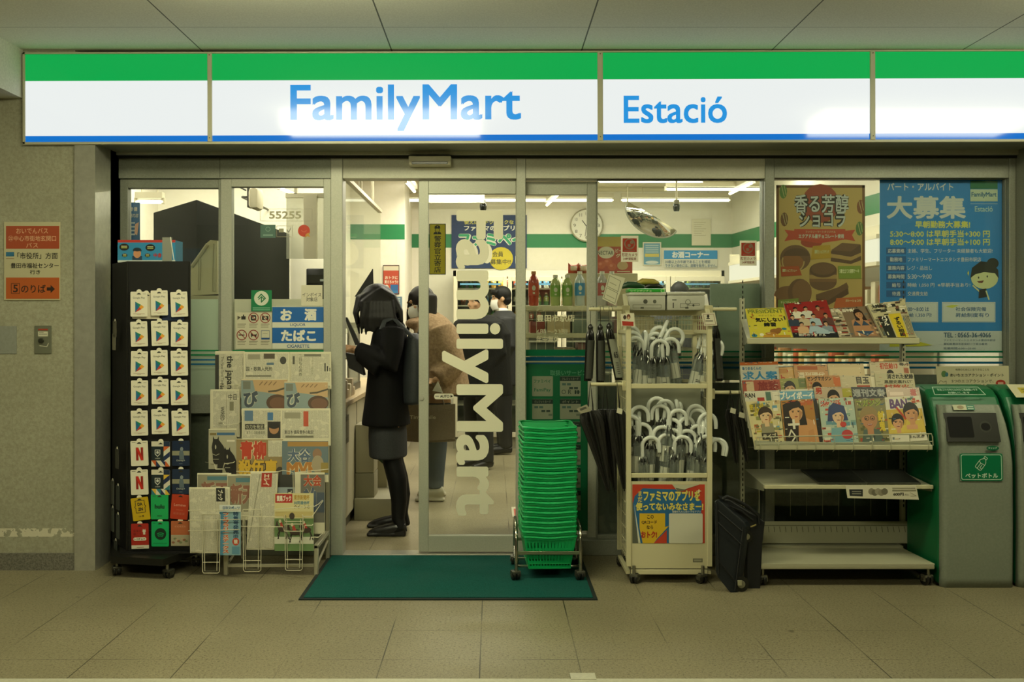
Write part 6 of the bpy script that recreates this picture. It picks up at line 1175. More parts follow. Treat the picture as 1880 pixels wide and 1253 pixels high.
tube_light(P(1340, 356, 10.0), P(1384, 334, 9.15), 'tube light running front to back near the freezer wall'); tube_light(P(1004, 377, 10.6), P(1030, 352, 9.7), 'tube light running front to back right of the sliding door'); tube_light(P(761, 352, 9.7), P(745, 333, 9.0), 'tube light running front to back over the queue')
tube_light(P(250, 371, 7.4), P(300, 371, 7.4), 'short ceiling tube light over the back counter'); tube_light(P(512, 345, 8.0), P(540, 356, 8.5), 'ceiling tube light behind the window with the liquor sticker')
# --- counter, screen and things on it
ct = thing('checkout_counter', 'white checkout counter running back from the entrance', 'counter', (-1.2, 7.2, 0))
q = MB(); q.box(-1.45, -.91, 6.02, 8.55, .08, .78, mat('b9b396', .5)); q.box(-1.43, -.93, 6.05, 8.5, .0, .08, mat('55523f'));
for y in (6.65, 7.3, 7.95): q.box(-.909, -.907, y - .004, y + .004, .09, .77, mat('6f6b55'))
q.build('cabinet', ct); q = MB(); q.box(-1.5, -.88, 5.98, 8.58, .78, .815, mat('c9b48e', .35), .004, 1); q.build('worktop', ct)
q = MB(); q.box(-.905, -.895, 6.03, 6.2, .55, .72, mat('8a8672')); g = G(q, (-.894, 6.03, .55), (0, .17, 0), (0, 0, .17), (1, 0, 0)); g.rect(.1, .2, .9, .8, 'a9a48c'); q.build('notice', ct)
def sbox(name, label, cat, x0, x1, y0, y1, z0, z1, m, bev=.004, group=None, draw=None):
    a = MB(); a.box(x0, x1, y0, y1, z0, z1, m, bev, 2)
    if draw: draw(a)
    return a.thing(name, label, cat, group, loc=((x0 + x1) / 2, (y0 + y1) / 2, z0))
t_ = thing('hanging_screen', 'clear acrylic screen hung over the checkout counter', 'screen', (-1.0, 7.0, 1.25)); q = MB(); q.box(-.93, -.925, 6.2, 8.2, 1.22, 2.2, glass('acrylic_screen', (.9, .92, .88), .12, .06, (.7, .7, .6))); q.build('sheet', t_)
q = MB()
for y in (6.4, 7.0, 7.7): q.tube([(-.93, y, 2.19), (-.93, y, SCEIL)], .012, mat('b9b396', .4), 8)
q.box(-.945, -.91, 6.2, 8.2, 2.19, 2.215, whp); q.build('hanger', t_)
YBR = 6.9; t_ = thing('bracket_panel', 'white hanging bracket with a translucent sheet behind the liquor window', 'panel', P(560, 480, YBR)); q = MB(); q.box(PX(524, YBR), PX(602, YBR), YBR, YBR + .03, PZ(363, YBR), PZ(355, YBR), whp); q.box(PX(558, YBR), PX(582, YBR), YBR - .01, YBR + .02, PZ(475, YBR), PZ(358, YBR), whp); q.box(PX(540, YBR), PX(545, YBR), YBR, YBR + .02, PZ(356, YBR), SCEIL, whp); q.build('bracket', t_)
q = MB(); q.box(PX(524, YBR), PX(602, YBR), YBR + .03, YBR + .036, PZ(475, YBR), PZ(360, YBR), glass('panel_film', (.9, .9, .85), .6, .35, (.62, .62, .52))); q.build('sheet', t_)
t_ = thing('wall_speaker', 'rounded white wall unit high behind the window with the liquor sticker', 'speaker', P(463, 384, 7.6)); q = MB(); q.box(PX(455, 7.6), PX(474, 7.6), 7.6, 7.8, PZ(383, 7.6), PZ(343, 7.6), whp, .03); q.build('case', t_); q = MB(); q.box(PX(450, 7.6), PX(456, 7.6), 7.66, 7.76, PZ(379, 7.6), PZ(343, 7.6), mat('3a3a30')); q.tube([P(452, 350, 7.6), P(440, 344, 7.6), P(433, 336, 7.6), (PX(433, 7.6), 7.6, SCEIL)], .006, mat('26251c'), 6); q.tube([P(455, 362, 7.75), P(445, 362, 7.75), (PX(445, 7.75), 8.62, PZ(362, 7.75))], .01, mat('3a3a30'), 6); q.build('bracket', t_)
thing_print('hanging_poster', 'tall blue poster with white lettering behind the left window', 'poster', 6.5, (236, 372, 257, 444), lambda g: (g.text('市役所・自販機', 238, 380, 252, 388, 'd8d8c8', .03), g.text('みがいています', 238, 392, 254, 400, 'd8d8c8', .03), [g.rect(238, 408 + 7 * i, 248, 411 + 7 * i, 'a9bcc8') for i in range(4)], g.poly([(248, 412), (255, 408), (252, 432), (247, 430)], 'c9a08a')), '1f5f94', .002)
for i, (x0, x1, y0, y1, Y, c, nm) in enumerate(((352, 399, 446, 540, 6.05, 'c3bd9e', 'pale plastic cover beside the black card stand'), )):
    q = MB(); q.prism([P(350, 492, Y), P(352, 484, Y), P(379, 447, Y), P(386, 441, Y), P(399, 442, Y), P(400, 540, Y), P(350, 543, Y)], (0, .05, 0), mat(c, .4)); q.tube([P(352, 490, Y - .01), P(381, 449, Y - .01)], .012, mat('a9a488', .4), 8); q.tube([P(367, 476, Y - .005), P(366, 533, Y - .005)], .008, mat('a9a488', .4), 8); q.tube([P(394, 448, Y - .005), P(393, 535, Y - .005)], .01, mat('a9a488', .4), 8); q.thing('machine_cover', nm, 'cover', loc=P(375, 543, Y))
sbox('machine_stand', 'pale cabinet under the plastic cover behind the left window', 'cabinet', PX(348, 6.05), PX(402, 6.05), 6.03, 6.13, 0, PZ(543, 6.05), mat('a9a488', .5))
thing_print('back_notice', 'cream notice with an upright line of text behind the left window', 'notice', 6.5, (347, 445, 380, 490), lambda g: (g.rect(351, 452, 354, 478, '33322a'), g.rect(350, 447, 372, 448.5, 'b0462c')), 'c9b79a', .002)
t_ = thing('printer', 'dark machine on the back counter behind the liquor window', 'printer', P(580, 548, 7.8)); q = MB(); q.box(PX(562, 7.8), PX(602, 7.8), 7.8, 8.1, .815, PZ(493, 7.8), mat('14140f', .3), .01); q.build('case', t_); q = MB(); q.box(PX(565, 7.8), PX(598, 7.8), 7.79, 7.81, PZ(520, 7.8), PZ(505, 7.8), mat('2a2a24', .2)); q.box(PX(588, 7.8), PX(595, 7.8), 7.788, 7.80, PZ(517, 7.8), PZ(513, 7.8), mat('a9b0a8', .2)); q.build('front_panel', t_)
sbox('back_cabinet', 'cream back counter cabinet behind the liquor window', 'cabinet', PX(505, 7.78), PX(556, 7.78), 7.78, 8.5, 0, PZ(560, 7.78), mat('b9b08e', .5))
sbox('waste_box', 'pale upright waste box against the checkout counter', 'box', -.905, -.78, 6.55, 6.75, .30, .62, mat('a9a48a', .5), .01)
def beer(a): g = G(a, (-.735, 7.02, .24), (0, .36, 0), (0, 0, .22), (1, 0, 0)); g.text('BEER', .1, .3, .9, .8, 'b9c49a', .04)
q = MB(); o_ = Vector((-.9, 6.95, 0)); q.prism([(-.9, 6.95, .42), (-.74, 6.95, .28), (-.70, 6.95, .36), (-.86, 6.95, .50)], (0, .42, 0), '17301c'); q.prism([(-.9, 6.95, .42), (-.74, 6.95, .28), (-.74, 6.95, .14), (-.9, 6.95, .14)], (0, .42, 0), 'a9a488'); g = G(q, (-.735, 6.949, .30), (-.12, 0, .105), (.028, 0, .055), (0, -1, 0)); g.flip = False; g.text('GREEN', 1.0, .15, .05, .85, 'c3c9a0', .04)
q.thing('display_box', 'pale low display box with a dark green top against the counter', 'box', loc=(-.82, 7.15, .14))
# supports so neither box hangs in the air
sbox('counter_plinth', 'low cream plinth along the foot of the checkout counter', 'plinth', -.905, -.66, 6.5, 7.5, .0, .14, mat('9a967c', .5)); sbox('bin_base', 'cream base box under the upright waste box', 'box', -.905, -.78, 6.55, 6.75, .14, .30, mat('8f8b72', .5))
# pastries case glimpsed between girl and post
t_ = thing('hot_snack_case', 'small glass snack case on the checkout counter', 'display case', (-1.15, 7.0, .815)); q = MB(); q.box(-1.35, -.97, 6.75, 7.3, .815, .86, mat('55523f', .4)); q.box(-1.35, -.97, 6.75, 7.3, 1.25, 1.29, mat('8a8672', .4)); 
for x in (-1.34, -.98): 
    for y in (6.76, 7.29): q.tube([(x, y, .86), (x, y, 1.25)], .008, mat('8a8672', .4), 6)
q.box(-1.34, -.98, 6.76, 7.29, 1.04, 1.05, mat('a9a488', .4)); q.build('frame', t_); q = MB(); q.box(-1.345, -1.341, 6.76, 7.29, .86, 1.25, clear); q.box(-.977, -.973, 6.76, 7.29, .86, 1.25, clear); q.box(-1.34, -.98, 6.752, 6.756, .86, 1.25, clear); q.build('glazing', t_)
t_ = thing('cash_register', 'white cash register near the entrance end of the counter', 'register', (-1.12, 6.35, .815)); q = MB(); q.box(-1.3, -.95, 6.2, 6.5, .815, .93, mat('c9c3a8', .4), .01); q.box(-1.28, -.98, 6.42, 6.5, .93, 1.02, mat('c9c3a8', .4), .008); q.build('body', t_); q = MB(); q.prism([(-1.27, 6.30, 1.0), (-.99, 6.30, 1.0), (-.99, 6.42, 1.22), (-1.27, 6.42, 1.22)], (0, .03, 0), mat('1c1f22', .15)); q.build('screen', t_)
for i in range(7): sbox('snack_packet', ('tan', 'cream', 'beige')[i % 3] + ' snack packet standing on the checkout counter edge', 'packet', -.98 + .01 * (i % 2), -.91, 6.02 + .085 * i, 6.08 + .085 * i, .815, .87 + .03 * (i % 3), mat(('b9a98a', 'c9bfa0', 'a89a80')[i % 3], .35), .008, 'snack packets on the counter')
# --- pier: app poster and paper
thing_print('pier_poster', 'red and blue app poster with rounded corners on the white pier', 'poster', 9.74, (703, 487, 733, 541), lambda g: (g.rrect(703, 487, 733, 541, '26251c', 3), g.rrect(704, 488.5, 732, 539.5, 'b0452c', 2.5), g.rect(704, 489, 732, 497, 'c9c3a8'), g.text('おトクに', 707, 507, 730, 513, 'd8cdb4', .03), g.text('買えちゃう!?', 706, 515, 731, 521, 'd8cdb4', .03), g.rect(717, 523, 731, 534, '2a5f94'), g.rect(705, 534, 731, 539, '2f6f9a'), g.ell(710, 529, 4, 6, 'd2c8ae')), '26251c', .002)
thing_print('pier_notice', 'blue grey paper notice below the red poster on the pier', 'notice', 9.741, (706, 545, 738, 580), lambda g: [g.rect(709, 548 + 4 * i, 735, 550 + 4 * i, 'a9b3b0') for i in range(7)], '5f7a8a', .001)
q = MB(); q.prism([P(651, 545, 6.6), P(684, 494, 6.6), P(685, 545, 6.6)], (0, .004, 0), mat('14140f', .5)); q.tube([P(684, 494, 6.6), P(686, 560, 6.6), (PX(686, 6.6), 6.6, .815)], .004, mat('14140f'), 6); q.thing('counter_flag', 'black triangular flag standing on the counter behind the girl in black', 'flag', loc=(PX(686, 6.6), 6.6, .815))
# --- back wall: poster, clock, notices, sign
YBW = YB - .012
def pay(g):
    g.rect(829, 395, 967, 493, '14305c'); g.text('使えばおトクおトクな', 852, 404, 943, 412, 'c9c25a', .03); g.text('ファミマのアプリ', 852, 414, 945, 424, 'd8d8c8', .04); g.text('ファミペイ', 842, 428, 962, 453, '2f9a6a', .05, out=(.07, 'd8d8c8')); g.ell(920, 475, 22, 21, 'c9b82a'); g.text('会員', 904, 462, 924, 472, '3a3a1c', .02); g.text('募集中!!', 900, 476, 938, 486, '3a3a1c', .02); g.ell(858, 466, 20, 22, 'd2cdb4'); g.ell(894, 466, 10, 18, 'd2cdb4'); g.rect(946, 470, 962, 484, 'c9cdc4')
thing_print('app_poster', 'dark blue app poster with a yellow disc on the back wall behind the door glass', 'poster', YBW, (829, 395, 967, 493), pay, '14305c', .003)
t_ = thing('wall_clock', 'round white wall clock on the green band of the back wall', 'clock', P(1077, 444, YBW)); rc = 30.5 * YBW / FPX; q = MB(); q.lathe([(rc, 0), (rc, -.03), (rc * .94, -.04), (rc * .93, -.03)], mat('a9a48c', .35), 36, P(1077, 414, YBW), 'Y'); q.build('rim', t_)
q = MB(); g = GP(q, YBW - .031); g.ell(1077, 414, 28.3, 28.3, 'd8d6c4', 36)
for h in range(12): a = math.radians(30 * h); x, y = 1077 + 22 * math.sin(a), 414 - 22 * math.cos(a); g.text(str(h or 12), x - 2.4, y - 3, x + 2.4, y + 3, '6a6858', .01)
q.build('dial', t_)
q = MB(); g = GP(q, YBW - .033); g.line([(1077, 416), (1069, 405)], 1.4, '33322a'); g.line([(1077, 414), (1074, 434)], 1, '33322a'); q.build('hands', t_)
t_ = thing('convex_mirror', 'convex corner mirror hung below the shop ceiling', 'mirror', P(1195, 372, 10.2)); c0, c1 = P(1152, 371, 10.2), P(1242, 424, 10.2); ax = (c1 - c0); ctr = (c0 + c1) / 2; dn = Vector((-ax.z, 0, ax.x)).normalized(); dn = dn if dn.z < 0 else -dn; hl = ax.length / 2; bul = P(1178, 425, 10.2); dep = (bul - ctr).dot(dn)
q = MB(); q.sheet(lambda u, v: ctr + ax.normalized() * hl * math.cos(math.pi * u) * (1 - .0 * v) * v + dn * dep * math.sin(math.pi * u) * v + Vector((0, -.08 * (1 - v * v), 0)), 28, 10, mat('c9c9c0', .04, 1.)); q.build('dome', t_)
q = MB(); q.tube([ctr + ax.normalized() * hl * math.cos(math.pi * i / 24) + dn * dep * math.sin(math.pi * i / 24) for i in range(25)], .008, mat('8a8a7a', .3, .5), 8); q.tube([c0, c1], .006, mat('8a8a7a', .3, .5), 8); q.tube([c0, (c0.x, c0.y, SCEIL)], .006, whp, 6); q.build('rim', t_)
for px, lab in ((1242, 'dark dome camera hanging left of the freezer wall'), (887, 'dark camera hanging above the blue app poster')):
    t_ = thing('security_camera', lab, 'camera', P(px, 372, 8.6)); q = MB(); q.tube([P(px, 372, 8.6), (PX(px, 8.6), 8.6, SCEIL)], .008, whp, 8); q.box(PX(px - 4.5, 8.6), PX(px + 4.5, 8.6), 8.57, 8.63, PZ(376, 8.6), PZ(367, 8.6), mat('8a8672', .4), .01); q.build('mount', t_); q = MB(); q.lathe([(.024, .0), (.030, .03), (.030, .055), (.02, .08)], mat('0f1512', .15), 16, P(px, 388, 8.6)); q.build('dome', t_)
thing_print('beer_corner_sign', 'bright blue and white beer corner sign over the fridges', 'sign', YBW, (1219, 460, 1317, 492), lambda g: (g.rect(1219, 460, 1317, 476, '1f8fd0'), g.text('お酒コーナー', 1234, 462, 1302, 474, 'e3e8e4', .05), g.text('20歳以上の年齢であることを確認', 1221, 478, 1304, 484, '3f5f80', .02), g.text('できない場合には、酒類を販売しません。', 1221, 485, 1316, 491, '3f5f80', .02)), 'd8d8c8', .003)
thing_print('blue_notice', 'pale blue notice with a yellow band on the green stripe of the back wall', 'notice', YBW, (1180, 445, 1214, 488), lambda g: (g.rect(1182, 447, 1212, 486, '5f94ac'), [g.rect(1185, 450 + 4 * i, 1209, 452 + 4 * i, 'a9c0c4') for i in range(4)], g.rect(1184, 466, 1210, 472, 'c9b85a'), g.ell(1197, 482, 12, 3, 'c9d2cc')), 'd2cdb4', .001)
thing_print('paper_note', 'white paper note covering part of the green stripe', 'notice', YBW - .001, (1270, 402, 1305, 451), lambda g: [g.rect(1274, 408 + 4 * i, 1296 - (i % 3) * 4, 409 + 4 * i, 'b3ad94') for i in range(7)], 'd8d2b8', .001)
def nect(g):
    g.rect(1085, 435, 1161, 453, 'c9b04a'); g.rect(1085, 453, 1161, 502, 'b03a1c'); g.ell(1113, 464, 15, 11, 'd8d2bc'); g.text('NECTAR', 1097, 461, 1126, 468, '2a2a22', .02); g.text('ピーチ', 1130, 457, 1148, 464, 'd8c9a8', .04); g.text('グミ', 1131, 466, 1146, 473, 'd8c9a8', .04)
    for u, v in ((1104, 487), (1116, 482), (1124, 490)): g.ell(u, v, 8, 7, 'c2562c'); g.ell(u - 2, v - 2, 3, 2.5, 'd8785c')
    g.ell(1143, 488, 10, 8, 'c9a87a'); g.rect(1133, 498, 1157, 500, 'd8c9a8')
t_ = thing_print('nectar_poster', 'red and yellow peach gummy poster standing over the snack shelves', 'poster', 6.35, (1085, 435, 1161, 502), nect, 'b03a1c', .003)
# --- fridges along the back wall
fr = thing('wall_fridge', 'long white drinks fridge along the back wall', 'fridge', (.8, 10.4, 0)); YFR = 10.15; fx0, fx1 = PX(832, YFR), PX(1330, YFR); ft = PZ(497, YFR)
q = MB(); q.box(fx0, fx1, YFR + .62, YFR + .64, 0, ft, mat('8a9a98', .4)); q.box(fx0, fx1, YFR, YFR + .64, ft - .06, ft, whp); q.box(fx0, fx1, YFR, YFR + .64, .0, .12, mat('8a8672')); q.box(fx0, fx0 + .03, YFR, YFR + .64, .1, ft, whp); q.box(fx1 - .03, fx1, YFR, YFR + .64, .1, ft, whp); q.build('cabinet', fr)
nd = 5; dw = (fx1 - fx0) / nd
for i in range(nd):
    a = fx0 + i * dw; q = MB()
    for x0_, x1_, z0_, z1_ in ((a + .005, a + .045, .12, ft - .06), (a + dw - .045, a + dw - .005, .12, ft - .06), (a + .045, a + dw - .045, ft - .11, ft - .06), (a + .045, a + dw - .045, .12, .17)): q.box(x0_, x1_, YFR - .03, YFR, z0_, z1_, whp, .003, 1)
    o = q.build('fridge_door', fr); q = MB(); q.box(a + .045, a + dw - .045, YFR - .018, YFR - .014, .17, ft - .11, clear); q.build('door_glass', o)
    q = MB(); q.box(a + .07, a + dw - .07, YFR - .0195, YFR - .0185, ft - .15, ft - .13, mat('5f94b4', .4)); q.build('door_strip', o)
for z in (.45, .78, 1.10, 1.29, 1.465, 1.64): q = MB(); q.box(fx0 + .03, fx1 - .03, YFR + .05, YFR + .6, z - .015, z, mat('c9c3a8', .4)); q.build('shelf', fr)
area('fridge_light', ((fx0 + fx1) / 2, YFR + .1, ft - .08), 2.0, .06, 14, INN)
bot = {}
def bottle(kind, loc, label, group, cap=None):
    """drink bottle: tapered neck, cap, label sleeve"""
    if kind not in bot:
        body, lab, cp, h, r, sh = kind; t = thing('drink_bottle', label, 'bottle', loc, group); q = MB(); q.lathe([(r * .85, 0), (r, .01), (r * .94, h * .2), (r, h * .3), (r, h * .66), (r * .93, h * .74), (r * .7, h * .82), (r * .4, h * .89), (r * .38, h * .93)], mat(body, .12, 0, 0, .5), 16, loc); q.build('body', t)
        q = MB(); q.lathe([(r * .46, h * .91), (r * .46, h)], mat(cp, .3), 14, loc); q.build('cap', t); q = MB(); q.lathe([(r * 1.015, h * .3), (r * 1.015, h * .66)], mat(lab, .35), 16, loc); g = G(q, Vector(loc) + Vector((-r * .5, -r * 1.03, h * .31)), (r, 0, 0), (0, 0, h * .34), (0, -1, 0)); g.ell(.5, .6, .35, .22, 'c9c8b0', 12); g.rect(.3, .1, .7, .25, 'c9c8b0'); q.build('label_sleeve', t); bot[kind] = t; return t
    return dup(bot[kind], loc, None, label, group)
kinds = [('2f6a3a', '7d8f3a', 'c9c3a8', .128, .028, 0), ('b08a3a', 'd0b24a', 'a9a488', .128, .028, 0), ('4a2a1c', '8a3a24', 'c9c3a8', .128, .028, 0), ('a9b0a8', '4a7aa0', 'c9c8bc', .128, .028, 0), ('2a3028', '9a9a80', '33322a', .128, .028, 0)]
for zi, z in enumerate((1.64, 1.465, 1.29)):
    n = 34
    for i in range(n):
        x = fx0 + .10 + i * (fx1 - fx0 - .2) / (n - 1)
        if zi == 2 and i > 10: continue
        bottle(kinds[(i // 3 + zi * 2) % 5], (x, YFR + .12, z), '%s small bottle on the %s shelf behind the fridge doors' % (('green', 'golden', 'brown', 'clear', 'dark')[(i // 3 + zi * 2) % 5], ('topmost', 'second', 'third')[zi]), 'bottles in the back fridge')
# --- shelves behind the fixed door leaf with big bottles on top
YG = 5.98; gx0, gx1 = PX(962, YG), PX(1325, YG)
sh = thing('window_gondola', 'cream shelf unit with wire back standing against the shop window', 'shelf', ((gx0 + gx1) / 2, YG + .2, 0)); gz = PZ(562, YG)
q = MB()
for x in (gx0, (gx0 + gx1) / 2, gx1 - .03): q.box(x, x + .03, YG, YG + .03, 0, gz, whp); q.box(x, x + .03, YG + .37, YG + .4, 0, gz, whp)
q.build('upright', sh)
for i, z in enumerate((gz, PZ(612, YG), PZ(652, YG) - .03, .55, .2)): q = MB(); q.box(gx0, gx1, YG - .02, YG + .42, z - .03, z, mat('c9c09c', .45), .003, 1); q.build('shelf', sh)
q = MB()
for i in range(22): x = gx0 + .02 + i * (gx1 - gx0 - .04) / 21; q.tube([(x, YG - .015, .05), (x, YG - .015, gz - .03)], .0016, mat('c9c4a8', .4), 5)
for i in range(12): z = .1 + i * .11; q.tube([(gx0, YG - .014, z), (gx1, YG - .014, z)], .0016, mat('c9c4a8', .4), 5)
q.build('wire_back', sh)
bg_ = 'big bottles on the window shelf'
def big(px, body, lab, cp, label, h=.212, r=.032): bottle((body, lab, cp, h, r, px), (PX(px, YG + .06), YG + .08, gz), label, bg_)
big(980, 'a8391f', 'b5452a', 'c98a5a', 'orange red bottle at the door end of the window shelf'); big(1020, '9fae6a', '6f9a3a', 'd8d6c4', 'pale green tea bottle, nearer the orange bottle', .19); big(1042, '9fae6a', '6f9a3a', 'd8d6c4', 'pale green tea bottle, nearer the blue label bottle', .19); big(1065, 'b3bcb8', '3f86b4', 'd8d6c4', 'clear bottle with blue label on the window shelf'); big(1106, 'b0a8a0', 'a83a2c', 'd8d6c4', 'clear bottle with red label behind the door stile'); big(1124, 'b09088', 'a83a2c', 'd8d6c4', 'clear bottle with red label below the gummy poster', .212)
for i, (px, c) in enumerate(((1052, 'b04a30'), (1070, 'a8654a'))):
    q = MB(); q.sheet(lambda u, v: P(px - 9 + 20 * u, 503 - 20 * v + 4 * math.sin(math.pi * u), 6.34) + Vector((0, -.03 * math.sin(math.pi * u) * math.sin(math.pi * v), 0)), 8, 8, mat(c, .3)); g = G(q, P(px - 6, 500, 6.30), (.05, 0, 0), (0, 0, .05), (0, -1, 0)); g.rect(.1, .2, .9, .8, 'c9b8a0'); o = q.thing('snack_bag', ('red snack bag behind the blue label bottle', 'pale red snack bag next to the door stile')[i], 'packet', loc=P(px, 503, 6.34)); m = o.modifiers.new('wall', 'SOLIDIFY'); m.thickness = .01; m.offset = 1
sbox('display_riser', 'low riser box carrying the snack bags on the window shelf', 'box', PX(1040, 6.3), PX(1170, 6.3), 6.28, 6.39, gz, PZ(503, 6.34), mat('a9a07c', .5), .003)
for k, (z, cs) in enumerate(((PZ(612, YG), ('8a3a2c', 'a9b09c', '6f7a6a', 'c9b48a')), (PZ(652, YG) - .03, ('9a8a6a', '5f6a5a', 'b0a88c', '7a4a3a')), (.55, ('6a6a58', '4a5a50', '8a7a5a', '3a4a44')))):
    x = gx0 + .04; i = 0
    while x < gx1 - .12:
        w_ = .09 + .05 * ((i * 7 + k * 3) % 4) / 3; h_ = .07 + .03 * ((i * 5 + k) % 3); sbox('boxed_goods', '%s carton on the %s of the wire-backed window unit' % ({'8a3a2c': 'red', 'a9b09c': 'pale', '6f7a6a': 'grey green', 'c9b48a': 'tan', '9a8a6a': 'brown', '5f6a5a': 'grey green', 'b0a88c': 'pale', '7a4a3a': 'red brown', '6a6a58': 'grey', '4a5a50': 'dark green', '8a7a5a': 'brown', '3a4a44': 'dark green'}[cs[(i * 3 + k) % 4]], ('second shelf', 'third shelf', 'fourth shelf')[k]), 'carton', x, x + w_, YG + .06, YG + .26, z, z + min(h_, .10), mat(cs[(i * 3 + k) % 4], .45), .004, 'cartons on the window shelves'); x += w_ + .012; i += 1
# --- magazine side: open freezer cases along the right wall with a lit header
YX = 7.6; cs_ = thing('open_case', 'tall open chilled case with a lit header along the right shop wall', 'fridge', (2.3, 7.8, 0)); wx = lambda y: 2.60 + .38 * (10.85 - y) / (10.85 - YF - .1)
A_, B_ = 6.5, 9.7; xa_, xb_ = 2.52, 2.31
q = MB(); 
for z0_, z1_, m_ in ((0, .35, mat('8a8a78', .5)), (1.87, 1.93, whp)): q.prism([(xa_, A_, z0_), (xb_, B_, z0_), (wx(B_) - .03, B_, z0_), (wx(A_) - .03, A_, z0_)], (0, 0, z1_ - z0_), m_)
q.prism([(wx(B_) - .04, B_, .3), (wx(A_) - .04, A_, .3), (wx(A_) - .02, A_, .3), (wx(B_) - .02, B_, .3)], (0, 0, 1.65), mat('c9c3a8', .5)); q.prism([(xb_, B_, .0), (wx(B_) - .03, B_, 0), (wx(B_) - .03, B_ + .03, 0), (xb_, B_ + .03, 0)], (0, 0, 1.95), whp); q.build('cabinet', cs_)
q = MB(); q.prism([(xa_ - .01, A_, 1.69), (xb_ - .01, B_, 1.69), (xb_ + .05, B_, 1.69), (xa_ + .05, A_, 1.69)], (0, 0, .15), mat('f4edcf', .4, 0, 1.1)); q.build('lit_header', cs_)
q = MB()
for z0_, z1_ in ((1.665, 1.69), (1.84, 1.87)): q.prism([(xa_ - .02, A_, z0_), (xb_ - .02, B_, z0_), (xb_ + .08, B_, z0_), (xa_ + .08, A_, z0_)], (0, 0, z1_ - z0_), whp)
q.build('header_frame', cs_)
for z in (.62, .92, 1.18, 1.42):
    q = MB(); q.prism([(xa_ + .1, A_, z - .02), (xb_ + .1, B_, z - .02), (wx(B_) - .05, B_, z - .02), (wx(A_) - .05, A_, z - .02)], (0, 0, .02), mat('c9c3a8', .5)); q.build('shelf', cs_)
    n = 26
    for i in range(n):
        y = A_ + .08 + i * (B_ - A_ - .16) / (n - 1); f = (y - A_) / (B_ - A_); x = xa_ + (xb_ - xa_) * f + .10; h_ = .10 + .05 * ((i * 7) % 3) / 2
        sbox('packed_food', '%s packet on the %s shelf of the open chilled case' % (('cream', 'red', 'tan', 'pale', 'brown', 'beige')[(i * 5 + int(z * 10)) % 6], {.62: 'lowest', .92: 'second', 1.18: 'third', 1.42: 'top'}[z]), 'packet', x, x + .10, y - .04, y + .04, z, z + h_, mat(('d8cfae', 'b0522c', 'c9a86a', 'd2c8a8', 'a87a4a', 'c9c0a0')[(i * 5 + int(z * 10)) % 6], .35), .008, 'packets in the open chilled case')
# centre shelves seen through the door glass and past the queue
q = MB(); q.box(PX(940, 6.7), PX(975, 6.7), 6.6, 6.95, .002, .0035, 'b5ad92'); g = G(q, (PX(940, 6.7) + .01, 6.61, .0035), (.10, 0, 0), (0, .3, 0), (0, 0, 1)); g.rect(.05, .1, .95, .9, 'a83a24'); g.rect(.4, .2, .6, .8, 'c9c0a0'); g.poly([(.2, .35), (.5, .12), (.8, .35)], 'c9c0a0'); q.thing('floor_sticker', 'red and cream queue mark on the shop floor behind the baskets', 'floor sticker', loc=(PX(955, 6.7), 6.75, .002))
# ================================================================ people
def fuse(mb, name, parent, voxel=.007, it=6, loc=None):
    """overlapping solids grown into one continuous smooth surface"""
    o = mb.build(name, parent, loc); m = o.modifiers.new('skin', 'REMESH'); m.mode = 'VOXEL'; m.voxel_size = voxel; m.use_smooth_shade = True
    s = o.modifiers.new('smooth', 'SMOOTH'); s.factor = .5; s.iterations = it; return o
def loft(mb, secs, m, n=20):
    """horizontal elliptical sections (centre, half depth along x, half width along y)"""
    vs_, fs = [], []
    for c, rx, ry in secs:
        for j in range(n): a = 2 * math.pi * j / n; vs_.append(Vector(c) + Vector((rx * math.cos(a), ry * math.sin(a), 0)))
    for i in range(len(secs) - 1):
        for j in range(n): fs.append((i * n + j, i * n + (j + 1) % n, (i + 1) * n + (j + 1) % n, (i + 1) * n + j))
    fs += [tuple(range(n))[::-1], tuple((len(secs) - 1) * n + j for j in range(n))]
    mb.add(vs_, fs, m, True)
def hand(mb, w_, d, up, m, s=1., curl=.5):
    """palm, four unequal bent fingers and a thumb from the side of the palm"""
    d, up = Vector(d).normalized(), Vector(up).normalized(); side = d.cross(up).normalized(); w_ = Vector(w_)
    for k in range(5): mb.ball(w_ + d * (.02 + .014 * k) * s, .02 * s, .02 * s, .02 * s, m, 10, 6)
    for k, off in enumerate((-.028, -.010, .009, .027)): mb.tube([w_ + d * .03 * s + side * off * .6 * s, w_ + d * .085 * s + side * off * s], .0115 * s, m, 8)
    for k, (off, ln) in enumerate(((-.028, .062), (-.010, .072), (.009, .068), (.027, .054))):
        b_ = w_ + d * .085 * s + side * off * s; a1 = b_ + (d - up * curl * .4).normalized() * ln * .5 * s; a2 = a1 + (d - up * curl * 1.3).normalized() * ln * .32 * s; a3 = a2 + (d * .6 - up * curl * 2).normalized() * ln * .25 * s
        mb.tube([b_, a1, a2, a3], [.0092 * s, .0085 * s, .0078 * s, .006 * s], m, 8)
    t0 = w_ + d * .03 * s - side * .026 * s; t1 = t0 + (d * .6 - side * .8).normalized() * .035 * s; t2 = t1 + (d - up * curl * .6).normalized() * .032 * s; mb.tube([t0, t1, t2], [.012 * s, .0098 * s, .007 * s], m, 8)
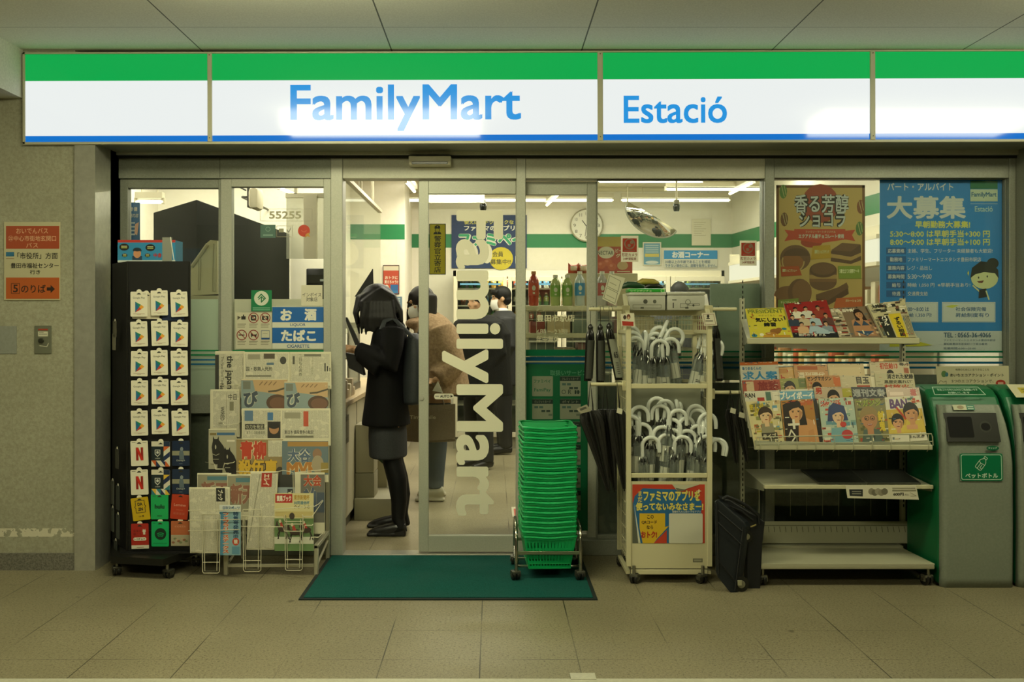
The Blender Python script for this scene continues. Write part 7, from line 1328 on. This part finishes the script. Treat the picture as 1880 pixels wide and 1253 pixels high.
def head(mb, c, f, up, m, s=1.):
    """skull, jaw, nose, brow, lips and ears; c centre, f the way the face looks"""
    c, f = Vector(c), Vector(f).normalized(); up = Vector(up); up = (up - f * up.dot(f)).normalized(); r = f.cross(up)
    Mx = Matrix((r, f, up)).transposed().to_4x4(); Mx.translation = c; old = mb.X; mb.X = Mx @ Matrix.Scale(s, 4)
    mb.ball((0, -.012, .025), .075, .092, .088, m, 20, 14); mb.ball((0, .022, -.035), .058, .066, .075, m, 18, 12); mb.ball((0, .045, -.075), .03, .032, .03, m)
    mb.tube([(0, .078, .02), (0, .097, -.012), (0, .102, -.024)], [.008, .011, .012], m, 8); mb.tube([(-.014, .092, -.026), (.014, .092, -.026)], .008, m, 8)
    mb.tube([(-.04, .074, .028), (0, .084, .03), (.04, .074, .028)], .009, m, 8); mb.tube([(-.02, .08, -.052), (0, .087, -.05), (.02, .08, -.052)], .007, m, 8); mb.tube([(-.016, .079, -.061), (0, .085, -.062), (.016, .079, -.061)], .0075, m, 8)
    for d in (-1, 1): mb.ball((d * .076, -.008, -.01), .009, .018, .03, m); mb.ball((d * .045, .058, -.022), .022, .02, .022, m)
    mb.X = old; return Mx @ Matrix.Scale(s, 4)
def eyes(Mx, parent, brow='1a130e', drawn=True):
    q = MB(); q.X = Mx
    for d in (-1, 1): q.ball((d * .031, .066, .008), .010, .007, .005, mat('d8cdb8', .3), 10, 6); q.ball((d * .031, .0715, .008), .005, .003, .0052, mat('1c120c', .2), 10, 6)
    q.build('eyes', parent); q = MB(); q.X = Mx
    for d in (-1, 1): q.tube([(d * .016, .084, .026), (d * .032, .081, .030), (d * .046, .072, .025)], [.0025, .003, .0018], mat(brow, .7), 6)
    q.build('eyebrows', parent)
SK = mat('c29a76', .62, 0, 0, 0, .25); BK = mat('060606', .8, 0, 0, 0, .2); HR = mat('0c0a09', .6, 0, 0, 0, .25)
def hairm(name, c):
    m, t, b = tree(name); p, s = pos(t); v = N(t, 'ShaderNodeCombineXYZ', {0: mth(t, 'MULTIPLY', s[0], 6.), 1: mth(t, 'MULTIPLY', s[1], 6.), 2: mth(t, 'MULTIPLY', s[2], .6)}).outputs[0]
    f = noise(t, v, 45, 2); t.links.new(mixc(t, f, tuple(x * .6 for x in c), tuple(x * 1.5 for x in c)), b.inputs['Base Color']); b.inputs['Roughness'].default_value = .5; b.inputs['Specular IOR Level'].default_value = .3; return m
def strands(mb, lst, m):
    for pts, r0, r1 in lst: n = len(pts); mb.tube(pts, [r0 + (r1 - r0) * i / (n - 1) for i in range(n)], m, 8)
# ---- girl in black at the counter
YA = 6.15; J = lambda px, py, d=0.: P(px, py, YA + d)
g1 = thing('person', 'person in black jacket and grey skirt bowing over the counter with a shoulder bag', 'person', (J(715, 985).x, YA, .002))
q = MB(); loft(q, [(J(712, 772), .10, .15), (J(710, 725), .09, .125), (J(711, 690), .085, .12), (J(714, 640), .095, .14), (J(717, 605), .08, .16), (J(716, 588), .05, .09)], SK)
q.tube([J(716, 592), J(704, 572), J(696, 560)], [.05, .046, .048], SK, 12)
for dy, hip, kn, an, heel, toe in ((-.09, (716, 775), (721, 850), (731, 950), (738, 972), (686, 978)), (.09, (714, 775), (724, 848), (737, 938), (744, 958), (692, 964))):
    q.tube([J(*hip, dy), J((hip[0] + kn[0]) / 2, (hip[1] + kn[1]) / 2, dy * 1.05), J(*kn, dy * 1.1)], [.066, .06, .05], SK, 14); q.tube([J(*kn, dy * 1.1), J(kn[0] + 8, kn[1] + 30, dy * 1.15), J(an[0] + 2, an[1] - 30, dy * 1.2), J(*an, dy * 1.3)], [.05, .048, .038, .029], SK, 14)
    q.tube([J(*heel, dy * 1.4), J(heel[0] - 20, heel[1], dy * 1.4), J(*toe, dy * 1.4)], [.03, .034, .024], SK, 10); q.tube([J(*an, dy * 1.3), J(heel[0] - 4, heel[1] - 2, dy * 1.4)], [.033, .032], SK, 10)
arms_ = ((J(721, 606, -.16), J(718, 668, -.2), J(655, 641, -.12)), (J(718, 606, .16), J(708, 664, .19), J(658, 645, .08)))
for a, b_, c in arms_: q.tube([a, a.lerp(b_, .5), b_], [.05, .045, .038], SK, 12); q.tube([b_, b_.lerp(c, .5), c], [.04, .035, .025], SK, 12)
hand(q, arms_[0][2], (-1, .1, .12), (.1, -.3, 1), SK, .98, .7); hand(q, arms_[1][2], (-1, -.1, .05), (0, .3, 1), SK, .98, .7)
MX = head(q, J(688, 562), (-.72, -.05, -.69), (-.5, 0, .8), SK, 1.0); fuse(q, 'body', g1, .0055, 4); eyes(MX, g1)
q = MB(); loft(q, [(J(709, 779), .150, .215), (J(709, 772), .148, .214), (J(709, 735), .130, .185), (J(710, 690), .118, .165), (J(712, 650), .118, .18), (J(716, 612), .105, .20), (J(718, 596), .085, .165), (J(717, 586), .062, .09)], BK, 28)
for a, b_, c in arms_: q.tube([a + Vector((0, 0, .01)), a.lerp(b_, .5), b_, b_.lerp(c, .45), b_.lerp(c, .97)], [.072, .07, .064, .056, .048], BK, 16)
q.tube([J(660, 650, -.14), J(700, 676, -.18)], [.045, .065], BK, 12); fuse(q, 'jacket', g1, .008, 6)
gs = speckle('skirt_wool', (.030, .032, .034), (.045, .047, .05), 200, .8, 0, .1, 0, .2)
q = MB(); loft(q, [(J(713, 838), .116, .20), (J(713, 836), .116, .20), (J(712, 800), .118, .19), (J(711, 765), .112, .165)], gs, 28); fuse(q, 'skirt', g1, .008, 4)
tg = mat('080808', .6, 0, 0, 0, .25); q = MB()
for dy, hip, kn, an in ((-.09, (716, 800), (721, 850), (731, 950)), (.09, (714, 800), (724, 848), (737, 938))):
    q.tube([J(*hip, dy), J(*kn, dy * 1.1), J(kn[0] + 8, kn[1] + 30, dy * 1.15), J(an[0] + 2, an[1] - 30, dy * 1.2), J(an[0], an[1] + 4, dy * 1.3), J(an[0] + 6, an[1] + 20, dy * 1.38), J(an[0] - 12, an[1] + 26, dy * 1.38)], [.074, .06, .06, .05, .041, .042, .034], tg, 16)
fuse(q, 'tights', g1, .007, 4)
sh_ = mat('0a0908', .3); 
for dy, py in ((-.125, 0), (.125, -15)):
    q = MB(); q.tube([J(744, 971 + py, dy), J(728, 970 + py, dy), J(708, 974 + py, dy), J(690, 978 + py, dy), J(678, 980 + py, dy)], [.034, .037, .036, .032, .018], sh_, 14, flat=1.05); zf_ = .003
    q.box(J(674, 0, dy).x, J(728, 0, dy).x, YA + dy - .036, YA + dy + .036, zf_, zf_ + .022, sh_, .008); q.box(J(722, 0, dy).x, J(746, 0, dy).x, YA + dy - .033, YA + dy + .033, zf_, zf_ + .04, sh_, .008); fuse(q, 'shoe', g1, .005, 4)
hm = hairm('black_hair', (.0045, .004, .0035)); q = MB(); q.ball(J(693, 553), .112, .098, .11, hm, 20, 14); q.ball(J(716, 572), .075, .105, .075, hm); q.ball(J(690, 575), .07, .10, .08, hm)
st_ = []
for i in range(15):
    a = -1 + 2 * i / 14; dy = .085 * a; fr_ = 1 - abs(a)
    st_.append(([J(692, 534, dy * .5), J(664 - 6 * fr_, 548, dy * .9), J(655 - 4 * fr_, 575, dy * 1.15), J(655 + 5 * ((i * 5) % 3), 598 + 8 * ((i * 7) % 3), dy * 1.2)], .03, .006))
    st_.append(([J(698, 536, dy * .6), J(722, 548, dy), J(735, 572, dy * 1.2), J(738 - 4 * (i % 3), 592 + 5 * (i % 2), dy * 1.3)], .036, .010))
for i in range(9): u = i / 8; st_.append(([J(694, 538, -.06), J(668 + 50 * u, 556, -.108), J(664 + 58 * u, 585, -.122), J(664 + 64 * u, 614 - 24 * u + 5 * (i % 2), -.116)], .03, .007 if i < 2 else .02)); st_.append(([J(694, 538, .06), J(668 + 50 * u, 556, .108), J(666 + 62 * u, 605 - 15 * u, .118)], .028, .010))
strands(q, st_, hm); fuse(q, 'hair', g1, .0055, 9)
bgm = speckle('bag_nylon', (.020, .024, .027), (.03, .035, .038), 150, .6)
bag = thing('shoulder_bag', 'charcoal shoulder bag on the back of the person in black', 'bag', J(759, 745)); q = MB(); loft(q, [(J(759, 742), .05, .12), (J(761, 738), .075, .145), (J(763, 700), .085, .15), (J(763, 650), .075, .14), (J(762, 622), .055, .12), (J(761, 612), .03, .09)], bgm, 24); fuse(q, 'body', bag, .008, 5)
q = MB(); q.tube([J(763, 625, -.10), J(738, 600, -.14), J(722, 584, -.135), J(706, 590, -.15), J(700, 606, -.19)], .014, bgm, 8, flat=.4); q.build('strap', bag); q = MB(); q.tube([J(768, 612, -.04), J(771, 600, 0), J(768, 612, .04)], .006, bgm, 8); q.build('grab_loop', bag)
q = MB(); q.prism([J(634, 648, -.12), J(660, 654, -.13), J(668, 690, -.13), J(640, 676, -.12)], (0, .10, 0), mat('131312', .45)); q.prism([J(632, 583, -.02), J(637, 583, -.02), J(662, 634, -.02), J(652, 634, -.02)], (0, .03, 0), mat('1c1f20', .4)); 
q.thing('wallet', 'dark wallet case held open over the counter by the person in black', 'wallet', loc=J(650, 690, -.1))
# ---- woman in fur coat
YW_ = 7.3; K = lambda px, py, d=0.: P(px, py, YW_ + d)
g2 = thing('person', 'person in brown fur coat and jeans wearing a white face mask in the queue', 'person', (K(798, 915).x, YW_, .002))
fur = speckle('brown_fur', (.21, .135, .075), (.33, .225, .13), 55, .9, 0, .35, .9, .15); jean = speckle('denim', (.035, .05, .065), (.05, .07, .09), 160, .8); brn = speckle('brown_canvas', (.12, .09, .05), (.15, .115, .07), 120, .75)
q = MB(); loft(q, [(K(800, 770), .12, .16), (K(800, 700), .10, .14), (K(797, 640), .11, .15), (K(793, 600), .09, .18), (K(788, 588), .05, .09)], SK); q.tube([K(788, 595), K(778, 575), K(774, 565)], [.05, .046, .05], SK, 12)
for dy in (-.1, .1): q.tube([K(802, 770, dy), K(801, 835, dy), K(803, 890, dy), K(802, 902, dy)], [.085, .06, .045, .04], SK, 12); q.tube([K(812, 908, dy), K(790, 908, dy), K(770, 911, dy)], [.035, .035, .025], SK, 10)
aw = ((K(806, 602, -.2), K(832, 672, -.24), K(800, 700, -.3)), (K(790, 602, .2), K(790, 668, .24), K(760, 680, .12)))
for a, b_, c in aw: q.tube([a, b_, c], [.05, .042, .028], SK, 12)
hand(q, aw[0][2], (-1, -.2, .1), (0, -.4, 1), SK, .95, .6); hand(q, aw[1][2], (-1, 0, 0), (0, 0, 1), SK, .95, .6)
MX = head(q, K(770, 557), (-.86, -.42, -.28), (-.2, 0, 1), SK, .98); fuse(q, 'body', g2, .007, 4); eyes(MX, g2)
q = MB(); q.X = MX; q.sheet(lambda u, v: Vector((.068 * math.sin((u - .5) * 2.7), .02 + .075 * math.cos((u - .5) * 2.6) + .016 * math.sin(math.pi * v), -.105 + .10 * v)), 14, 8, mat('d8d6cc', .7)); q.build('face_mask', g2)
q = MB(); loft(q, [(K(806, 722), .225, .30), (K(806, 716), .23, .30), (K(804, 670), .205, .28), (K(802, 630), .18, .27), (K(799, 600), .15, .255), (K(793, 583), .105, .18), (K(786, 574), .075, .10)], fur, 28)
for a, b_, c in aw: q.tube([a, a.lerp(b_, .5), b_, b_.lerp(c, .5), b_.lerp(c, .9)], [.095, .105, .10, .09, .08], fur, 16)
q.ball(K(776, 594), .13, .16, .055, fur); fuse(q, 'fur_coat', g2, .010, 3)
q = MB()
for dy in (-.1, .1): q.tube([K(803, 740, dy), K(801, 835, dy * .95), K(800, 880, dy), K(800, 896, dy)], [.10, .073, .06, .058], jean, 16)
fuse(q, 'jeans', g2, .008, 4)
snk = mat('b9b49c', .5)
for dy in (-.11, .11):
    q = MB(); q.tube([K(815, 900, dy), K(806, 903, dy), K(788, 906, dy), K(768, 909, dy)], [.042, .044, .038, .028], snk, 14); q.box(K(764, 0).x, K(818, 0).x, YW_ + dy - .04, YW_ + dy + .04, .003, .028, snk, .01); fuse(q, 'sneaker', g2, .006, 4)
hm2 = hairm('dark_brown_hair', (.009, .006, .004)); q = MB(); q.ball(K(774, 549), .098, .092, .10, hm2, 20, 14); st_ = []
for i in range(12): a = i / 11; st_.append(([K(775, 533, -.03), K(758 + 40 * a, 545, -.095 + .03 * abs(a - .5)), K(757 + 40 * a, 580, -.10), K(756 + 42 * a, 612 - 6 * (i % 2), -.10)], .026, .010) if a > .35 else ([K(773, 533, -.02), K(754 + 10 * a, 540, -.05), K(749 + 6 * a, 575, -.03), K(748 + 6 * a, 612, 0)], .022, .010))
for i in range(8): a = i / 7; st_.append(([K(776, 533, .03), K(765 + 34 * a, 548, .09), K(764 + 34 * a, 605, .10)], .026, .012)); st_.append(([K(780, 533, -.06 + .12 * a), K(797, 550, -.07 + .14 * a), K(799, 605, -.08 + .16 * a)], .03, .014))
strands(q, st_, hm2); fuse(q, 'hair', g2, .0065, 9)
tb = thing('tote_bag', 'brown canvas tote bag hanging in front of the person in the fur coat', 'bag', K(789, 808, -.38)); q = MB(); q.sheet(lambda u, v: K(743 + 93 * u, 742 + 64 * v + 2 * math.sin(math.pi * u), -.38) + Vector((0, -.035 * math.sin(math.pi * u) * (.4 + v * .8), 0)), 16, 10, brn); q.sheet(lambda u, v: K(743 + 93 * u, 742 + 64 * v + 2 * math.sin(math.pi * u), -.36) + Vector((0, .03 * math.sin(math.pi * u), 0)), 16, 10, brn); q.tube([K(743 + 93 * u / 10, 806 + 2 * math.sin(math.pi * u / 10), -.37) for u in range(11)], .018, brn, 8); g = G(q, K(752, 772, -.43), K(800, 772, -.43) - K(752, 772, -.43), Vector((0, 0, .034)), (0, -1, 0)); g.text('Tiny smile', 0, 0, 1, 1, 'a9a084', .02); q.build('body', tb)
q = MB()
for x in (762, 816): pass
q.tube([K(762, 745, -.38), K(772, 712, -.36), K(790, 702, -.33), K(806, 712, -.36), K(816, 745, -.38)], .009, brn, 8, flat=.5); q.build('handle', tb)
q = MB(); q.prism([K(794, 718, -.40), K(804, 700, -.40), K(813, 722, -.40)], (0, .01, 0), mat('c9c6b4', .6)); q.thing('paper_slip', 'folded white paper corner sticking out above the brown tote bag', 'paper', loc=K(803, 722, -.40))
# ---- people further back
def standing(px, pf, ph, label, coatm, trm, face, wide, hairc, lean=0., mask=True, dark_shoe='0c0b0a', arm=True, collar=False, back=False):
    """standing adult from foot pixel PF and crown pixel PH at column PX"""
    Yp_ = FPX * EYE / (pf - CY); H_ = PZ(ph, Yp_); s = H_ / 1.70; x0 = PX(px, Yp_); o = Vector((x0, Yp_, .003)); V = lambda x, y, z: o + Vector((x * s, y * s, z * s))
    t = thing('person', label, 'person', (x0, Yp_, .002)); f = Vector(face).normalized(); r = Vector((-f.y, f.x, 0)); W = lambda a, b_, z: V(f.x * a + r.x * b_, f.y * a + r.y * b_, z); yw = abs(r.y) * .20 + abs(f.y) * .12; xw = abs(r.x) * .20 + abs(f.x) * .12
    q = MB(); loft(q, [(V(0, 0, .82), xw * .8, yw * .8), (V(0, 0, 1.05), xw * .72, yw * .72), (V(0, 0, 1.28), xw * .85, yw * .85), (V(0, 0, 1.40), xw * .75, yw * .75), (V(0, 0, 1.44), xw * .4, yw * .4)], SK)
    hc = W(.03 + lean, 0, 1.585); q.tube([V(0, 0, 1.42), hc - Vector((0, 0, .06 * s))], [.055 * s, .052 * s], SK, 12)
    for d in (-1, 1):
        q.tube([W(0, d * .09, .85), W(.01, d * .095, .48), W(-.01, d * .1, .10)], [.085 * s, .058 * s, .04 * s], SK, 12); q.tube([W(-.05, d * .1, .05), W(.05, d * .105, .045), W(.15, d * .11, .03)], [.035 * s, .036 * s, .025 * s], SK, 10)
        sh0, el, wr = W(0, d * .20, 1.37), W(-.02, d * .25, 1.10), W(.12, d * .22, .93); q.tube([sh0, el, wr], [.05 * s, .042 * s, .028 * s], SK, 12); hand(q, wr, f * .5 + Vector((0, 0, -.8)), r * d, SK, s, .4)
    MX = head(q, hc, f + Vector((0, 0, -.12)), (0, 0, 1), SK, s); fuse(q, 'body', t, .009, 3); eyes(MX, t)
    q = MB(); k = wide; loft(q, [(V(0, 0, .70), xw * 1.2 * k, yw * 1.2 * k), (V(0, 0, .78), xw * 1.18 * k, yw * 1.18 * k), (V(0, 0, 1.05), xw * 1.1 * k, yw * 1.1 * k), (V(0, 0, 1.28), xw * 1.12 * k, yw * 1.12 * k), (V(0, 0, 1.40), xw * .98, yw * .98), (V(0, 0, 1.46), xw * .5, yw * .5)], coatm, 24)
    for d in (-1, 1): q.tube([W(0, d * .20, 1.37), W(-.02, d * .26, 1.10), W(.11, d * .23, .95)], [.085 * s, .078 * s, .06 * s], coatm, 14)
    fuse(q, 'coat', t, .011, 4); q = MB()
    for d in (-1, 1): q.tube([W(0, d * .09, .88), W(.01, d * .095, .48), W(-.01, d * .1, .07)], [.105 * s, .08 * s, .066 * s], trm, 14)
    fuse(q, 'trousers', t, .010, 4)
    for d in (-1, 1): q = MB(); q.tube([W(-.07, d * .1, .05), W(.0, d * .102, .055), W(.08, d * .105, .045), W(.17, d * .11, .035)], [.036 * s, .044 * s, .042 * s, .03 * s], mat(dark_shoe, .4), 12); fuse(q, 'shoe', t, .008, 3)
    q = MB(); q.X = MX; q.ball((0, -.018, .035), .084, .098, .092, hairc, 18, 12); q.tube([(-.07, .03, .06), (-.03, .075, .075), (.03, .075, .075), (.07, .03, .06)], [.03, .026, .026, .03], hairc, 10); q.ball((0, -.05, -.02), .075, .06, .06, hairc)
    fuse(q, 'hair', t, .008, 2)
    if mask: q = MB(); q.X = MX; q.sheet(lambda u, v: Vector((.074 * math.sin((u - .5) * 2.9), .016 + .086 * math.cos((u - .5) * 2.6) + .014 * math.sin(math.pi * v), -.108 + .10 * v)), 12, 8, mat('d8d6cc', .7)); q.build('face_mask', t)
    if collar: q = MB(); loft(q, [(V(0, 0, 1.43), xw * .52, yw * .52), (hc - Vector((0, 0, .10 * s)), .064 * s, .064 * s)], mat('c9c6b8', .6)); q.build('collar', t)
    return t
standing(880, 861, 533, 'person in a bulky black coat standing behind the door lettering in the queue', BK, mat('0e0f10', .8), (-.75, -.65, 0), 1.12, HR, 0, False)
standing(925, 833, 528, 'person in dark suit with white mask and collar at the end of the queue', mat('0c0d0f', .7), mat('0c0d0f', .7), (-1, -.12, 0), 1.0, HR, 0, True, collar=True)
standing(1247, 845, 520, 'dark haired person behind the umbrella rack whose crown shows over the boxes', mat('2a2d30', .8), mat('1a1c1e', .8), (.2, 1, 0), 1.0, HR, 0, False)
